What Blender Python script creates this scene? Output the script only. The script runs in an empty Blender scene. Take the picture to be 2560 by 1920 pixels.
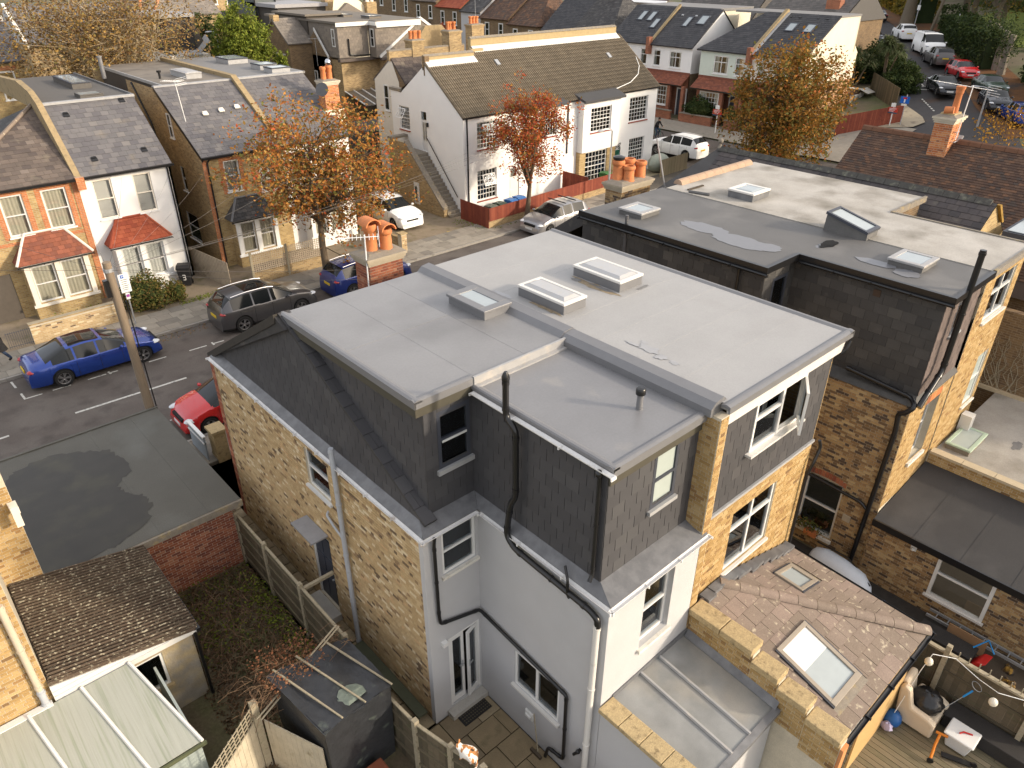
import bpy,math,random
import numpy as np
from mathutils import Vector,Matrix
random.seed(7)
SC = bpy.context.scene
COL = SC.collection
# ---------------------------------------------------------------- camera
CAM = Vector((-5.6544,-8.6356,14.4954))
yaw,pitch,roll = 0.7365,0.5274,0.0024
_f = Vector((math.sin(yaw)*math.cos(pitch),math.cos(yaw)*math.cos(pitch),-math.sin(pitch)))
_r = Vector((math.cos(yaw),-math.sin(yaw),0)); _u = _r.cross(_f)
_r2 = _r*math.cos(roll)+_u*math.sin(roll); _u2 = -_r*math.sin(roll)+_u*math.cos(roll)
cd = bpy.data.cameras.new('camera'); cam = bpy.data.objects.new('camera',cd); COL.objects.link(cam)
cd.sensor_width = 36.0; cd.lens = 1849.78/2560*36; cd.clip_end = 2000; cd.clip_start = 0.1
cam.matrix_world = Matrix(((_r2.x,_u2.x,-_f.x,CAM.x),(_r2.y,_u2.y,-_f.y,CAM.y),(_r2.z,_u2.z,-_f.z,CAM.z),(0,0,0,1)))
SC.camera = cam
# ---------------------------------------------------------------- sky and sun
SUN_EL,SUN_AZ = math.radians(19),math.radians(146)     # azimuth clockwise from +Y
w = bpy.data.worlds.new('World'); SC.world = w; w.use_nodes = True
_n = w.node_tree.nodes.new('ShaderNodeTexSky'); _n.sky_type = 'NISHITA'; _n.sun_disc = False
_n.sun_elevation = SUN_EL; _n.sun_rotation = SUN_AZ; _n.dust_density = 4.0; _n.air_density = 0.8; _n.ozone_density = 1.0
_m = w.node_tree.nodes.new('ShaderNodeMix'); _m.data_type = 'RGBA'; _m.inputs[0].default_value = 0.55   # thin even veil added to the unseen sky to lift the shade
_m.inputs[7].default_value = (5.1,4.85,4.6,1); w.node_tree.links.new(_n.outputs[0],_m.inputs[6])
w.node_tree.links.new(_m.outputs[2],w.node_tree.nodes['Background'].inputs[0])
w.node_tree.nodes['Background'].inputs[1].default_value = 0.15
sl = bpy.data.lights.new('sun','SUN'); sl.energy = 1.7; sl.angle = math.radians(3.0); sl.color = (1.0,0.86,0.68)
so = bpy.data.objects.new('sun',sl); COL.objects.link(so)
_sd = Vector((math.sin(SUN_AZ)*math.cos(SUN_EL),math.cos(SUN_AZ)*math.cos(SUN_EL),math.sin(SUN_EL)))
so.rotation_euler = (-_sd).to_track_quat('-Z','Y').to_euler(); so.location = (20,-40,40)
SC.view_settings.view_transform = 'Standard'; SC.view_settings.look = 'None'
SC.view_settings.exposure = 1.15; SC.view_settings.gamma = 1.0; SC.view_settings.use_curve_mapping = False
SC.render.engine = 'CYCLES'; SC.cycles.use_denoising = True; SC.cycles.max_bounces = 6
SC.cycles.transparent_max_bounces = 12; SC.cycles.caustics_reflective = False; SC.cycles.caustics_refractive = False
# ---------------------------------------------------------------- materials
MATS = {}
class _Mats:
    def __getattr__(s,k): return MATS[k]
M = _Mats()
def mk(name,col,rough=0.8,var=0.12,scale=3.0,col2=None,fine=0.06,fscale=60.0,bump=0.0,bscale=80.0,spec=0.3,metal=0.0,
       rnd=None,stain=None,brick=None,stripes=None,coat=0.0,stretch=None,local=False):
    """procedural surface: base colour broken up by large and fine noise; rnd = per-piece colour ramp; brick / stripes = far pieces"""
    if name in MATS: return MATS[name]
    m = bpy.data.materials.new(name); m.use_nodes = True; t = m.node_tree; N = t.nodes; L = t.links
    b = N['Principled BSDF']; b.inputs['Roughness'].default_value = rough; b.inputs['Metallic'].default_value = metal
    b.inputs['Specular IOR Level'].default_value = spec
    if coat: b.inputs['Coat Weight'].default_value = coat; b.inputs['Coat Roughness'].default_value = 0.05
    g = N.new('ShaderNodeNewGeometry')
    pos = g.outputs['Position']
    if local:
        tc = N.new('ShaderNodeTexCoord'); pos = tc.outputs['Object']
    if stretch:
        mp = N.new('ShaderNodeMapping'); L.new(pos,mp.inputs[0]); mp.inputs['Scale'].default_value = stretch; npos = mp.outputs[0]
    else: npos = pos
    def noise(s,d=3):
        n = N.new('ShaderNodeTexNoise'); n.inputs['Scale'].default_value = s; n.inputs['Detail'].default_value = d
        L.new(npos,n.inputs['Vector']); return n.outputs[0]
    def mix(a,bb,fac,mode='MIX'):
        x = N.new('ShaderNodeMix'); x.data_type = 'RGBA'; x.blend_type = mode
        for s,k in ((a,6),(bb,7)):
            if isinstance(s,tuple): x.inputs[k].default_value = (*s[:3],1)
            else: L.new(s,x.inputs[k])
        if isinstance(fac,float): x.inputs[0].default_value = fac
        else: L.new(fac,x.inputs[0])
        return x.outputs[2]
    def ramp(src,lo,hi,a=0.0,c=1.0):
        r = N.new('ShaderNodeMapRange'); L.new(src,r.inputs[0])
        for k,v in zip((1,2,3,4),(lo,hi,a,c)): r.inputs[k].default_value = v
        return r.outputs[0]
    cur = tuple(col)
    if rnd:
        oi = N.new('ShaderNodeObjectInfo'); ad = N.new('ShaderNodeMath'); ad.operation = 'ADD'
        L.new(oi.outputs['Random'],ad.inputs[0]); L.new(g.outputs['Random Per Island'],ad.inputs[1])
        fr = N.new('ShaderNodeMath'); fr.operation = 'FRACT'; L.new(ad.outputs[0],fr.inputs[0])
        cr = N.new('ShaderNodeValToRGB'); L.new(fr.outputs[0],cr.inputs[0]); e = cr.color_ramp; e.interpolation = 'CONSTANT'
        while len(e.elements) < len(rnd): e.elements.new(0.5)
        tot = sum(x[1] for x in rnd); acc = 0
        for el,(cc,wt) in zip(e.elements,rnd): el.position = acc/tot; el.color = (*cc,1); acc += wt
        cur = cr.outputs[0]
    if brick:
        bw,bh,mo,c1,c2,cm = brick
        sx = N.new('ShaderNodeSeparateXYZ'); L.new(pos,sx.inputs[0])
        a = N.new('ShaderNodeMath'); a.operation = 'ADD'; L.new(sx.outputs[0],a.inputs[0]); L.new(sx.outputs[1],a.inputs[1])
        cb = N.new('ShaderNodeCombineXYZ'); L.new(a.outputs[0],cb.inputs[0]); L.new(sx.outputs[2],cb.inputs[1])
        bt = N.new('ShaderNodeTexBrick'); L.new(cb.outputs[0],bt.inputs[0]); bt.inputs['Scale'].default_value = 1.0
        bt.inputs['Brick Width'].default_value = bw; bt.inputs['Row Height'].default_value = bh; bt.inputs['Mortar Size'].default_value = mo
        bt.inputs['Color1'].default_value = (*c1,1); bt.inputs['Color2'].default_value = (*c2,1); bt.inputs['Mortar'].default_value = (*cm,1)
        cur = bt.outputs[0]
    if col2: cur = mix(cur,tuple(col2),ramp(noise(scale,4),0.42,0.62))
    if stain:
        sc_,ss,lo,hi = stain
        cur = mix(cur,tuple(sc_),ramp(noise(ss,5),lo,hi))
    if var:
        dk = mix((1-var*1.6,)*3,(1+var,)*3,noise(scale*1.7,4)); cur = mix(cur,dk,1.0,'MULTIPLY')
    if fine:
        dk = mix((1-fine*2,)*3,(1+fine*2,)*3,noise(fscale,2)); cur = mix(cur,dk,1.0,'MULTIPLY')
    if isinstance(cur,tuple): b.inputs['Base Color'].default_value = (*cur,1)
    else: L.new(cur,b.inputs['Base Color'])
    if bump:
        bp = N.new('ShaderNodeBump'); bp.inputs['Strength'].default_value = bump; bp.inputs['Distance'].default_value = 0.02
        L.new(noise(bscale,3),bp.inputs['Height']); L.new(bp.outputs[0],b.inputs['Normal'])
    MATS[name] = m; return m
def glass(name,tint,alpha,rough=0.02):
    """window glass: part see-through, part mirror"""
    if name in MATS: return MATS[name]
    m = bpy.data.materials.new(name); m.use_nodes = True; t = m.node_tree; N = t.nodes; L = t.links
    for n in list(N): N.remove(n)
    o = N.new('ShaderNodeOutputMaterial'); tr = N.new('ShaderNodeBsdfTransparent'); tr.inputs[0].default_value = (*tint,1)
    gl = N.new('ShaderNodeBsdfGlossy'); gl.inputs['Roughness'].default_value = rough; gl.inputs[0].default_value = (0.9,0.95,1.0,1)
    fr = N.new('ShaderNodeFresnel'); fr.inputs[0].default_value = 1.5
    ad = N.new('ShaderNodeMath'); ad.operation = 'ADD'; ad.use_clamp = True; L.new(fr.outputs[0],ad.inputs[0]); ad.inputs[1].default_value = alpha
    mx = N.new('ShaderNodeMixShader'); L.new(ad.outputs[0],mx.inputs[0]); L.new(tr.outputs[0],mx.inputs[1]); L.new(gl.outputs[0],mx.inputs[2])
    L.new(mx.outputs[0],o.inputs[0]); MATS[name] = m; return m
# ---------------------------------------------------------------- mesh collector
ORG = {}
def V3(*a): return Vector(a[0] if len(a) == 1 else a)
class MB:
    def __init__(s): s.v = []; s.f = []
    def quad(s,*p):
        n = len(s.v); s.v += [tuple(q) for q in p]; s.f.append(tuple(range(n,n+len(p)))); return s
    poly = quad
    def box(s,x0,x1,y0,y1,z0,z1):
        n = len(s.v)
        s.v += [(x0,y0,z0),(x1,y0,z0),(x1,y1,z0),(x0,y1,z0),(x0,y0,z1),(x1,y0,z1),(x1,y1,z1),(x0,y1,z1)]
        s.f += [tuple(n+i for i in q) for q in ((0,3,2,1),(4,5,6,7),(0,1,5,4),(1,2,6,5),(2,3,7,6),(3,0,4,7))]; return s
    def obox(s,O,U,W,N,u0,u1,v0,v1,n0,n1):
        """box in the frame (O; U across, W up, N out)"""
        O,U,W,N = Vector(O),Vector(U),Vector(W),Vector(N)
        P = lambda a,b,c: tuple(O+U*a+W*b+N*c); n = len(s.v)
        s.v += [P(u0,v0,n0),P(u1,v0,n0),P(u1,v1,n0),P(u0,v1,n0),P(u0,v0,n1),P(u1,v0,n1),P(u1,v1,n1),P(u0,v1,n1)]
        fl = U.cross(W).dot(N) > 0
        for q in ((0,3,2,1),(4,5,6,7),(0,1,5,4),(1,2,6,5),(2,3,7,6),(3,0,4,7)):
            s.f.append(tuple(n+i for i in (q if fl else q[::-1])))
        return s
    def prism(s,pts,vec):
        """flat outline pushed along vec"""
        pts = [Vector(p) for p in pts]; vec = Vector(vec); n = len(s.v); k = len(pts)
        nr = Vector((0,0,0))
        for i in range(k): nr += pts[i].cross(pts[(i+1) % k])
        if nr.dot(vec) < 0: pts = pts[::-1]
        s.v += [tuple(p) for p in pts]+[tuple(p+vec) for p in pts]
        s.f.append(tuple(range(n+k-1,n-1,-1))); s.f.append(tuple(range(n+k,n+2*k)))
        for i in range(k): j = (i+1) % k; s.f.append((n+i,n+j,n+k+j,n+k+i))
        return s
    def tube(s,path,r,n=8,cap=True,r1=None):
        path = [Vector(p) for p in path]; k = len(path); base = len(s.v)
        up = None
        for i,p in enumerate(path):
            d = (path[min(i+1,k-1)]-path[max(i-1,0)]).normalized()
            if up is None:
                up = Vector((0,0,1)) if abs(d.z) < 0.9 else Vector((1,0,0))
            a = d.cross(up).normalized(); bb = a.cross(d).normalized(); up = bb
            rr = (r[i] if isinstance(r,(list,tuple)) else (r if r1 is None else r+(r1-r)*i/(k-1)))
            for j in range(n):
                t = 2*math.pi*j/n; s.v.append(tuple(p+a*(rr*math.cos(t))+bb*(rr*math.sin(t))))
        for i in range(k-1):
            for j in range(n):
                q = (j+1) % n; s.f.append((base+i*n+j,base+i*n+q,base+(i+1)*n+q,base+(i+1)*n+j))
        if cap:
            s.f.append(tuple(base+j for j in range(n-1,-1,-1))); s.f.append(tuple(base+(k-1)*n+j for j in range(n)))
        return s
    def lathe(s,c,prof,n=16,axis=None,cap=True):
        """profile [(radius, height)...] turned about a vertical (or given) axis at c"""
        c = Vector(c); ax = Vector(axis).normalized() if axis is not None else Vector((0,0,1))
        a = ax.orthogonal().normalized(); bb = ax.cross(a); base = len(s.v); k = len(prof)
        for r,h in prof:
            for j in range(n):
                t = 2*math.pi*j/n; s.v.append(tuple(c+ax*h+a*(r*math.cos(t))+bb*(r*math.sin(t))))
        for i in range(k-1):
            for j in range(n):
                q = (j+1) % n; s.f.append((base+i*n+j,base+i*n+q,base+(i+1)*n+q,base+(i+1)*n+j))
        if cap:
            s.f.append(tuple(base+j for j in range(n-1,-1,-1))); s.f.append(tuple(base+(k-1)*n+j for j in range(n)))
        return s
    def ball(s,c,rx,ry=None,rz=None,n=12,m=8,jit=0.0):
        ry = ry or rx; rz = rz or rx; base = len(s.v)
        for i in range(m+1):
            p = math.pi*i/m
            for j in range(n):
                t = 2*math.pi*j/n; q = 1+random.uniform(-jit,jit)
                s.v.append((c[0]+rx*q*math.sin(p)*math.cos(t),c[1]+ry*q*math.sin(p)*math.sin(t),c[2]+rz*q*math.cos(p)))
        for i in range(m):
            for j in range(n):
                q = (j+1) % n; s.f.append((base+i*n+j,base+(i+1)*n+j,base+(i+1)*n+q,base+i*n+q))
        return s
    def build(s,name,mat,parent=None,smooth=False,bevel=0.0,kind=None):
        me = bpy.data.meshes.new(name)
        off = ORG.get(parent.name,Vector((0,0,0))) if parent else Vector((0,0,0))
        vs = s.v if off.length == 0 else [(a-off.x,b-off.y,c-off.z) for a,b,c in s.v]
        me.from_pydata(vs,[],s.f)
        if smooth: me.polygons.foreach_set('use_smooth',[True]*len(me.polygons))
        o = bpy.data.objects.new(name,me); COL.objects.link(o); me.materials.append(mat)
        if parent: o.parent = parent; ORG[o.name] = off
        if smooth and smooth != 'full':
            me.set_sharp_from_angle(angle=math.radians(40))
        if bevel:
            md = o.modifiers.new('bevel','BEVEL'); md.width = bevel; md.segments = 2; md.limit_method = 'ANGLE'
        if kind: o['kind'] = kind
        return o
LABELS = set()
def tag(o,label,cat,group=None):
    o['label'] = label; o['category'] = cat
    if group: o['group'] = group
    return o
def thing(name,label,cat,loc=(0,0,0),group=None,rz=0.0):
    o = bpy.data.objects.new(name,None); COL.objects.link(o); o.location = loc; o.rotation_euler = (0,0,rz); o.empty_display_size = 0.3
    ORG[o.name] = Vector(loc) if rz == 0.0 else Vector((0,0,0))
    return tag(o,label,cat,group)
def struct(name,mb,mat,smooth=False):
    o = mb.build(name,mat,None,smooth); o['kind'] = 'structure'; return o
def copy_tree(o,parent=None):
    c = o.copy(); COL.objects.link(c); c.parent = parent
    for ch in o.children: copy_tree(ch,c)
    return c
# ---------------------------------------------------------------- pieces laid on a plane (bricks, slates, tiles, slabs, boards)
def clip_poly(pts,poly):
    """pts (u,v) cut by a convex outline given anticlockwise"""
    out = pts
    for i in range(len(poly)):
        a,b = poly[i],poly[(i+1) % len(poly)]; inp = out; out = []
        if not inp: return []
        def side(p): return (b[0]-a[0])*(p[1]-a[1])-(b[1]-a[1])*(p[0]-a[0])
        for j in range(len(inp)):
            p,q = inp[j],inp[(j+1) % len(inp)]; sp,sq = side(p),side(q)
            if sp >= 0: out.append(p)
            if (sp >= 0) != (sq >= 0):
                t = sp/(sp-sq); out.append((p[0]+(q[0]-p[0])*t,p[1]+(q[1]-p[1])*t))
    return out
PIECES = 0
def pieces(parent,name,O,U,W,size,pw,ph,mat,gap=0.01,th=0.006,clip=None,holes=(),bond=0.5,n_ind=300,lift=0.0,tilt=0.0,gapv=None,far=None,jit=0.0,base_n=0.0,miss=0.0):
    """rows of pieces of width pw (a number or a cycle) and row height ph over size=(w,h); holes = (u0,v0,u1,v1); the n_ind nearest the
    camera become objects of their own, the rest one joined part"""
    global PIECES
    O,U,W = Vector(O),Vector(U).normalized(),Vector(W).normalized(); N = U.cross(W)
    w,h = size; gapv = gap if gapv is None else gapv
    cyc = pw if isinstance(pw,(list,tuple)) else [pw]
    full,rest = [],[]
    r = 0; v = 0.0
    while v < h-0.01:
        v0,v1 = v,min(v+ph,h); vm = (v0+v1)/2
        cuts = sorted((a,c) for a,b,c,d in holes if b-0.004 < vm < d+0.004)
        iv = [(0.0,w)]
        for a,c in cuts:
            iv = [q for (p0,p1) in iv for q in ((p0,min(p1,a)),(max(p0,c),p1)) if q[1]-q[0] > 0.015]
        tot = sum(cyc); u = -tot*(bond*r % 1.0) if len(cyc) == 1 else -(cyc[0]*0.5+cyc[1]*0.5)*(r % 2)-0.0
        k = 0
        while u < w:
            pwid = cyc[k % len(cyc)]; k += 1; a,bb = u,u+pwid; u = bb
            for p0,p1 in iv:
                x0,x1 = max(a,p0),min(bb,p1)
                if x1-x0 < 0.02: continue
                if miss and random.random() < miss: continue
                q = [(x0+gap/2,v0+gapv/2),(x1-gap/2,v0+gapv/2),(x1-gap/2,v1-gapv/2),(x0+gap/2,v1-gapv/2)]
                isf = abs((x1-x0)-pwid) < 1e-6 and abs((v1-v0)-ph) < 1e-6
                if clip:
                    qq = clip_poly(q,clip)
                    if len(qq) < 3: continue
                    if len(qq) != 4 or any(abs(m[0]-n_[0])+abs(m[1]-n_[1]) > 1e-6 for m,n_ in zip(qq,q)): isf = False
                    q = qq
                (full if isf else rest).append((q,pwid))
        v += ph; r += 1
    def dist(it):
        q = it[0]; p = O+U*q[0][0]+W*q[0][1]; return (p-CAM).length
    full.sort(key=dist)
    ind,more = full[:n_ind],full[n_ind:]+rest
    off = ORG.get(parent.name,Vector((0,0,0)))
    cache = {}
    def shell(mb,q,P):
        n = len(mb.v); k = len(q); vlo = min(p[1] for p in q); vhi = max(p[1] for p in q); sp = max(vhi-vlo,1e-6)
        mb.v += [P(a,b,-0.002) for a,b in q]
        mb.v += [P(a,b,th+tilt*(vhi-b)/sp) for a,b in q]
        mb.f.append(tuple(range(n+k,n+2*k)))
        for i in range(k): j = (i+1) % k; mb.f.append((n+i,n+j,n+k+j,n+k+i))
    R3 = Matrix((U,W,N)).transposed()
    for q,pwid in ind:
        if pwid not in cache:
            mb = MB(); c0 = (q[0][0],q[0][1]); shell(mb,[(a-c0[0],b-c0[1]) for a,b in q],lambda a,b,c: (a,b,c))
            me = bpy.data.meshes.new(name); me.from_pydata(mb.v,[],mb.f); me.materials.append(mat); cache[pwid] = me
        o = bpy.data.objects.new(name,cache[pwid]); COL.objects.link(o); o.parent = parent
        loc = O+U*q[0][0]+W*q[0][1]+N*(base_n+random.uniform(-jit,jit))-off
        o.matrix_local = Matrix.LocRotScale(loc,R3.to_quaternion(),None); PIECES += 1
    if more:
        mb = MB()
        for q,pwid in more:
            jj = random.uniform(-jit,jit)
            shell(mb,q,lambda a,b,c: tuple(O+U*a+W*b+N*(c+base_n+jj)))
        o = mb.build(name+'_field' if not name.endswith('s') else name,mat,parent); o['kind'] = 'stuff'
BR = (0.225,0.1125)      # flemish bond
def wall_panel(mb,O,U,w,h,holes=(),depth=0.12,N=None):
    """flat wall face with openings and their reveals"""
    O,U,W = Vector(O),Vector(U),Vector((0,0,1)); N = U.cross(W) if N is None else Vector(N)
    us = sorted({0.0,w,*[x for hh in holes for x in (hh[0],hh[2])]}); vs = sorted({0.0,h,*[x for hh in holes for x in (hh[1],hh[3])]})
    P = lambda a,b,c=0.0: tuple(O+U*a+W*b-N*c)
    for i in range(len(us)-1):
        for j in range(len(vs)-1):
            a,b,c,d = us[i],vs[j],us[i+1],vs[j+1]; um,vm = (a+c)/2,(b+d)/2
            if any(q[0] < um < q[2] and q[1] < vm < q[3] for q in holes): continue
            mb.quad(P(a,b),P(c,b),P(c,d),P(a,d))
    for a,b,c,d in holes:
        mb.quad(P(a,b),P(a,b,depth),P(c,b,depth),P(c,b)); mb.quad(P(a,d),P(c,d),P(c,d,depth),P(a,d,depth))
        mb.quad(P(a,b),P(a,d),P(a,d,depth),P(a,b,depth)); mb.quad(P(c,b),P(c,b,depth),P(c,d,depth),P(c,d))
    return mb
def bars_sash(w,h,f=0.06): return [(0,h*0.5-0.03,w,h*0.5+0.03)]
def window(parent,O,U,w,h,style='sash',fmat=None,gmat=None,rec=0.08,sill=None,sillw=0.06,curtain=None,f=0.055,name='window',blind=None,N=None,cmat=None,split=None,label=None):
    """a framed window in an opening; O = lower left corner on the wall face, U along the wall"""
    O,U,W = Vector(O),Vector(U),Vector((0,0,1)); N = U.cross(W) if N is None else Vector(N)
    fm = fmat or M.frame_white; gm = gmat or M.glass_dark
    B = O-N*rec; mb = MB(); d0,d1 = -0.03,0.03
    box = lambda u0,u1,v0,v1,n0=d0,n1=d1: mb.obox(B,U,W,N,u0,u1,v0,v1,n0,n1)
    box(0,w,0,f); box(0,w,h-f,h); box(0,f,f,h-f); box(w-f,w,f,h-f)
    panes = []
    iw,ih = w-2*f,h-2*f
    if style == 'sash':
        s = split or 0.5
        box(f,w-f,f+ih*s-0.025,f+ih*s+0.025,-0.028,0.034); panes = [(f,f,w-f,f+ih*s-0.025),(f,f+ih*s+0.025,w-f,h-f)]
    elif style == 'one': panes = [(f,f,w-f,h-f)]
    elif style == 'two':
        box(w/2-0.035,w/2+0.035,f,h-f,-0.028,0.028); panes = [(f,f,w/2-0.035,h-f),(w/2+0.035,f,w-f,h-f)]
    elif style == 'toplights':      # two casements under two small lights
        s = split or 0.7; y = f+ih*s
        box(f,w-f,y-0.03,y+0.03,-0.028,0.034); box(w/2-0.03,w/2+0.03,f,y-0.03,-0.026,0.028); box(w/2-0.03,w/2+0.03,y+0.03,h-f,-0.026,0.028)
        panes = [(f,f,w/2-0.03,y-0.03),(w/2+0.03,f,w-f,y-0.03),(f,y+0.03,w/2-0.03,h-f),(w/2+0.03,y+0.03,w-f,h-f)]
    elif style == 'toplight1':
        s = split or 0.68; y = f+ih*s; box(f,w-f,y-0.03,y+0.03,-0.028,0.034); panes = [(f,f,w-f,y-0.03),(f,y+0.03,w-f,h-f)]
    elif style.startswith('grid'):   # grid4x4: small panes
        a,c = [int(x) for x in style[4:].split('x')]
        for i in range(1,a): x = f+iw*i/a; box(x-0.014,x+0.014,f,h-f,-0.012,0.018)
        for i in range(1,c):
            y = f+ih*i/c; t = 0.03 if (c % 2 == 0 and i == c//2) else 0.014
            box(f,w-f,y-t,y+t,-0.014,0.022)
        panes = [(f+iw*i/a+0.012,f+ih*j/c+0.012,f+iw*(i+1)/a-0.012,f+ih*(j+1)/c-0.012) for i in range(a) for j in range(c)] if a*c <= 12 else [(f,f,w-f,f+ih/2-0.03),(f,f+ih/2+0.03,w-f,h-f)]
    wo = mb.build(name,fm,parent)
    if label: wo['label'] = label
    for a,b,c,d in panes:
        pb = MB(); pb.obox(B,U,W,N,a-0.004,c+0.004,b-0.004,d+0.004,-0.008,0.0); pb.build('pane',gm,wo)
    if curtain:
        cb = MB(); cm = cmat or M.curtain; n = max(8,int(w*14)); dd = -0.14
        gaps = {'full': [(0,1)],'sides': [(0,0.28),(0.72,1)],'right': [(0.66,1)],'left': [(0,.34)]}[curtain]
        for g0,g1 in gaps:
            m_ = max(4,int(n*(g1-g0)))
            for i in range(m_):
                u0,u1 = w*(g0+(g1-g0)*i/m_),w*(g0+(g1-g0)*(i+1)/m_)
                z0,z1 = dd+0.025*(i % 2)+0.012*math.sin(i*1.7),dd+0.025*((i+1) % 2)+0.012*math.sin((i+1)*1.7)
                P = lambda a,b,c: tuple(B+U*a+W*b+N*c); cb.quad(P(u0,0.03,z0),P(u1,0.03,z1),P(u1,h-0.03,z1),P(u0,h-0.03,z0))
        cb.build('curtain',cm,wo)
    if blind:
        bb = MB(); bb.obox(B,U,W,N,0.03,w-0.03,h*(1-blind),h-0.02,-0.13,-0.12); bb.build('blind',M.blind,wo)
    if sill:
        sb = MB(); sb.obox(O,U,W,N,-0.05,w+0.05,-sillw,-0.001,-rec-0.02,0.07); sb.build('sill',sill,wo)
    return wo
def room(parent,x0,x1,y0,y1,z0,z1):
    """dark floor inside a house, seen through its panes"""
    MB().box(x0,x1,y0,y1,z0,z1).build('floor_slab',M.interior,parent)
def smooth_path(pts,r=0.06,n=4):
    """round the corners of a pipe run"""
    pts = [Vector(p) for p in pts]; out = [pts[0]]
    for i in range(1,len(pts)-1):
        a,b,c = pts[i-1],pts[i],pts[i+1]; ra = min(r,(a-b).length*0.45,(c-b).length*0.45)
        p,q = b+(a-b).normalized()*ra,b+(c-b).normalized()*ra
        for k in range(n+1):
            t = k/n; out.append(p*(1-t)**2+b*2*t*(1-t)+q*t*t)
    out.append(pts[-1]); return out
def pipe(parent,pts,r,mat,name='drainpipe',joints=True,rb=0.09,label=None,cat='pipe',collars=(),n=10):
    """round pipe with swept bends; collars = points where a thicker socket sits"""
    mb = MB(); pts = [Vector(p) for p in pts]; mb.tube(smooth_path(pts,rb),r,n)
    for i in range(len(pts)-1):
        a,b = pts[i],pts[i+1]; L = (b-a).length
        if L > 3.2*rb+0.12 and joints:
            d = (b-a).normalized()
            for t in ((rb+0.02) if i else 0.05,L-((rb+0.07) if i < len(pts)-2 else 0.12)):
                p = a+d*t; mb.tube([p,p+d*0.06],r*1.16,n)
            k = int(L/1.6)
            for j in range(1,k+1):
                p = a+d*(L*j/(k+1)); mb.tube([p,p+d*0.035],r*1.2,n)
    o = mb.build(name,mat,parent,smooth=True)
    if label: tag(o,label,cat)
    return o
def gutter(parent,p0,p1,mat,out,r=0.055,name='gutter'):
    """half-round gutter from p0 to p1; out = outward direction"""
    p0,p1,out = Vector(p0),Vector(p1),Vector(out); mb = MB(); n = 8; d = p1-p0
    prof = [(math.cos(math.pi*(1+j/n))*r,math.sin(math.pi*(1+j/n))*r) for j in range(n+1)]
    prof = prof+[(a*0.86,b*0.86) for a,b in prof[::-1]]
    base = [tuple(p0+out*(a+r)+Vector((0,0,1))*b) for a,b in prof]; m = len(base)
    mb.v += base+[tuple(Vector(q)+d) for q in base]
    for j in range(m): q = (j+1) % m; mb.f.append((j,q,m+q,m+j))
    for j in range(n):      # end stops
        mb.f.append((j,j+1,m-2-j,m-1-j)); mb.f.append((2*m-1-j,2*m-2-j,m+j+1,m+j))
    k = max(1,int(d.length/0.9))
    for j in range(k+1):
        q = p0+d*(j/k); dn = d.normalized(); mb.obox(q+out*r,dn,(0,0,1),dn.cross(Vector((0,0,1))),-0.012,0.012,-r-0.012,-0.01,-r-0.008,r+0.008)
    return mb.build(name,mat,parent,smooth=True)
# ---------------------------------------------------------------- shared materials
mk('frame_white',(0.70,0.695,0.67),0.35,var=0.05,fine=0.02,spec=0.4)
mk('frame_dark',(0.055,0.06,0.075),0.45,var=0.08,fine=0.02)
mk('upvc',(0.66,0.64,0.60),0.4,var=0.04,fine=0.02,stain=((0.45,0.42,0.36),4.0,0.62,0.85))
mk('plastic_black',(0.012,0.012,0.013),0.28,var=0.1,fine=0.03,spec=0.5)
mk('plastic_grey',(0.42,0.44,0.47),0.4,var=0.08,fine=0.03,stain=((0.25,0.24,0.22),5.0,0.6,0.85))
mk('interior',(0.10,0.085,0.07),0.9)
mk('curtain',(0.80,0.79,0.74),0.9,var=0.08,stretch=(9,9,1))
mk('curtain_cream',(0.62,0.57,0.45),0.9,var=0.12,stretch=(9,9,1))
mk('blind',(0.72,0.70,0.66),0.9,var=0.04)
glass('glass_dark',(0.92,0.94,0.94),0.04)
glass('glass_clear',(0.96,0.97,0.97),0.02)
mk('glass_frost',(0.40,0.45,0.42),0.25,var=0.04,fine=0.02,spec=0.6)
mk('dome',(0.40,0.40,0.40),0.3,var=0.05,fine=0.03,spec=0.6,stain=((0.42,0.40,0.36),6.0,0.5,0.8))
mk('skyglass',(0.34,0.38,0.39),0.08,var=0.06,fine=0.0,spec=0.6)
mk('lead',(0.13,0.132,0.138),0.5,var=0.18,scale=4,fine=0.08,spec=0.5,col2=(0.17,0.172,0.178))
mk('lead_light',(0.36,0.36,0.36),0.55,var=0.15,scale=4,fine=0.08)
mk('gutter_white',(0.74,0.73,0.71),0.4,var=0.06,stain=((0.30,0.22,0.15),3.0,0.62,0.8))
mk('stone_sill',(0.70,0.67,0.60),0.7,var=0.1,stain=((0.40,0.33,0.24),7.0,0.55,0.8))
mk('mortar',(0.56,0.50,0.39),0.95,var=0.15,fine=0.12)
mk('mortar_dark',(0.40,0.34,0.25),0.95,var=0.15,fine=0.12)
STOCK = [((0.50,0.36,0.19),6),((0.54,0.40,0.225),6),((0.45,0.32,0.165),5),((0.48,0.34,0.18),3),((0.66,0.54,0.35),3),((0.30,0.20,0.11),1.6),((0.17,0.115,0.07),1.5),((0.54,0.36,0.19),1.5)]
STOCKY = [((0.40,0.265,0.11),6),((0.44,0.30,0.135),6),((0.35,0.225,0.09),4),((0.47,0.335,0.165),3),((0.30,0.18,0.075),1.4),((0.20,0.12,0.055),0.5)]
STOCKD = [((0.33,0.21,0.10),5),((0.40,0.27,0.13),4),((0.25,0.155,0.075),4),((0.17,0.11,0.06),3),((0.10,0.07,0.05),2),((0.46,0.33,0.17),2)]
REDB = [((0.30,0.10,0.055),5),((0.36,0.13,0.07),5),((0.24,0.075,0.045),4),((0.19,0.07,0.05),2),((0.42,0.19,0.11),2)]
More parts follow.
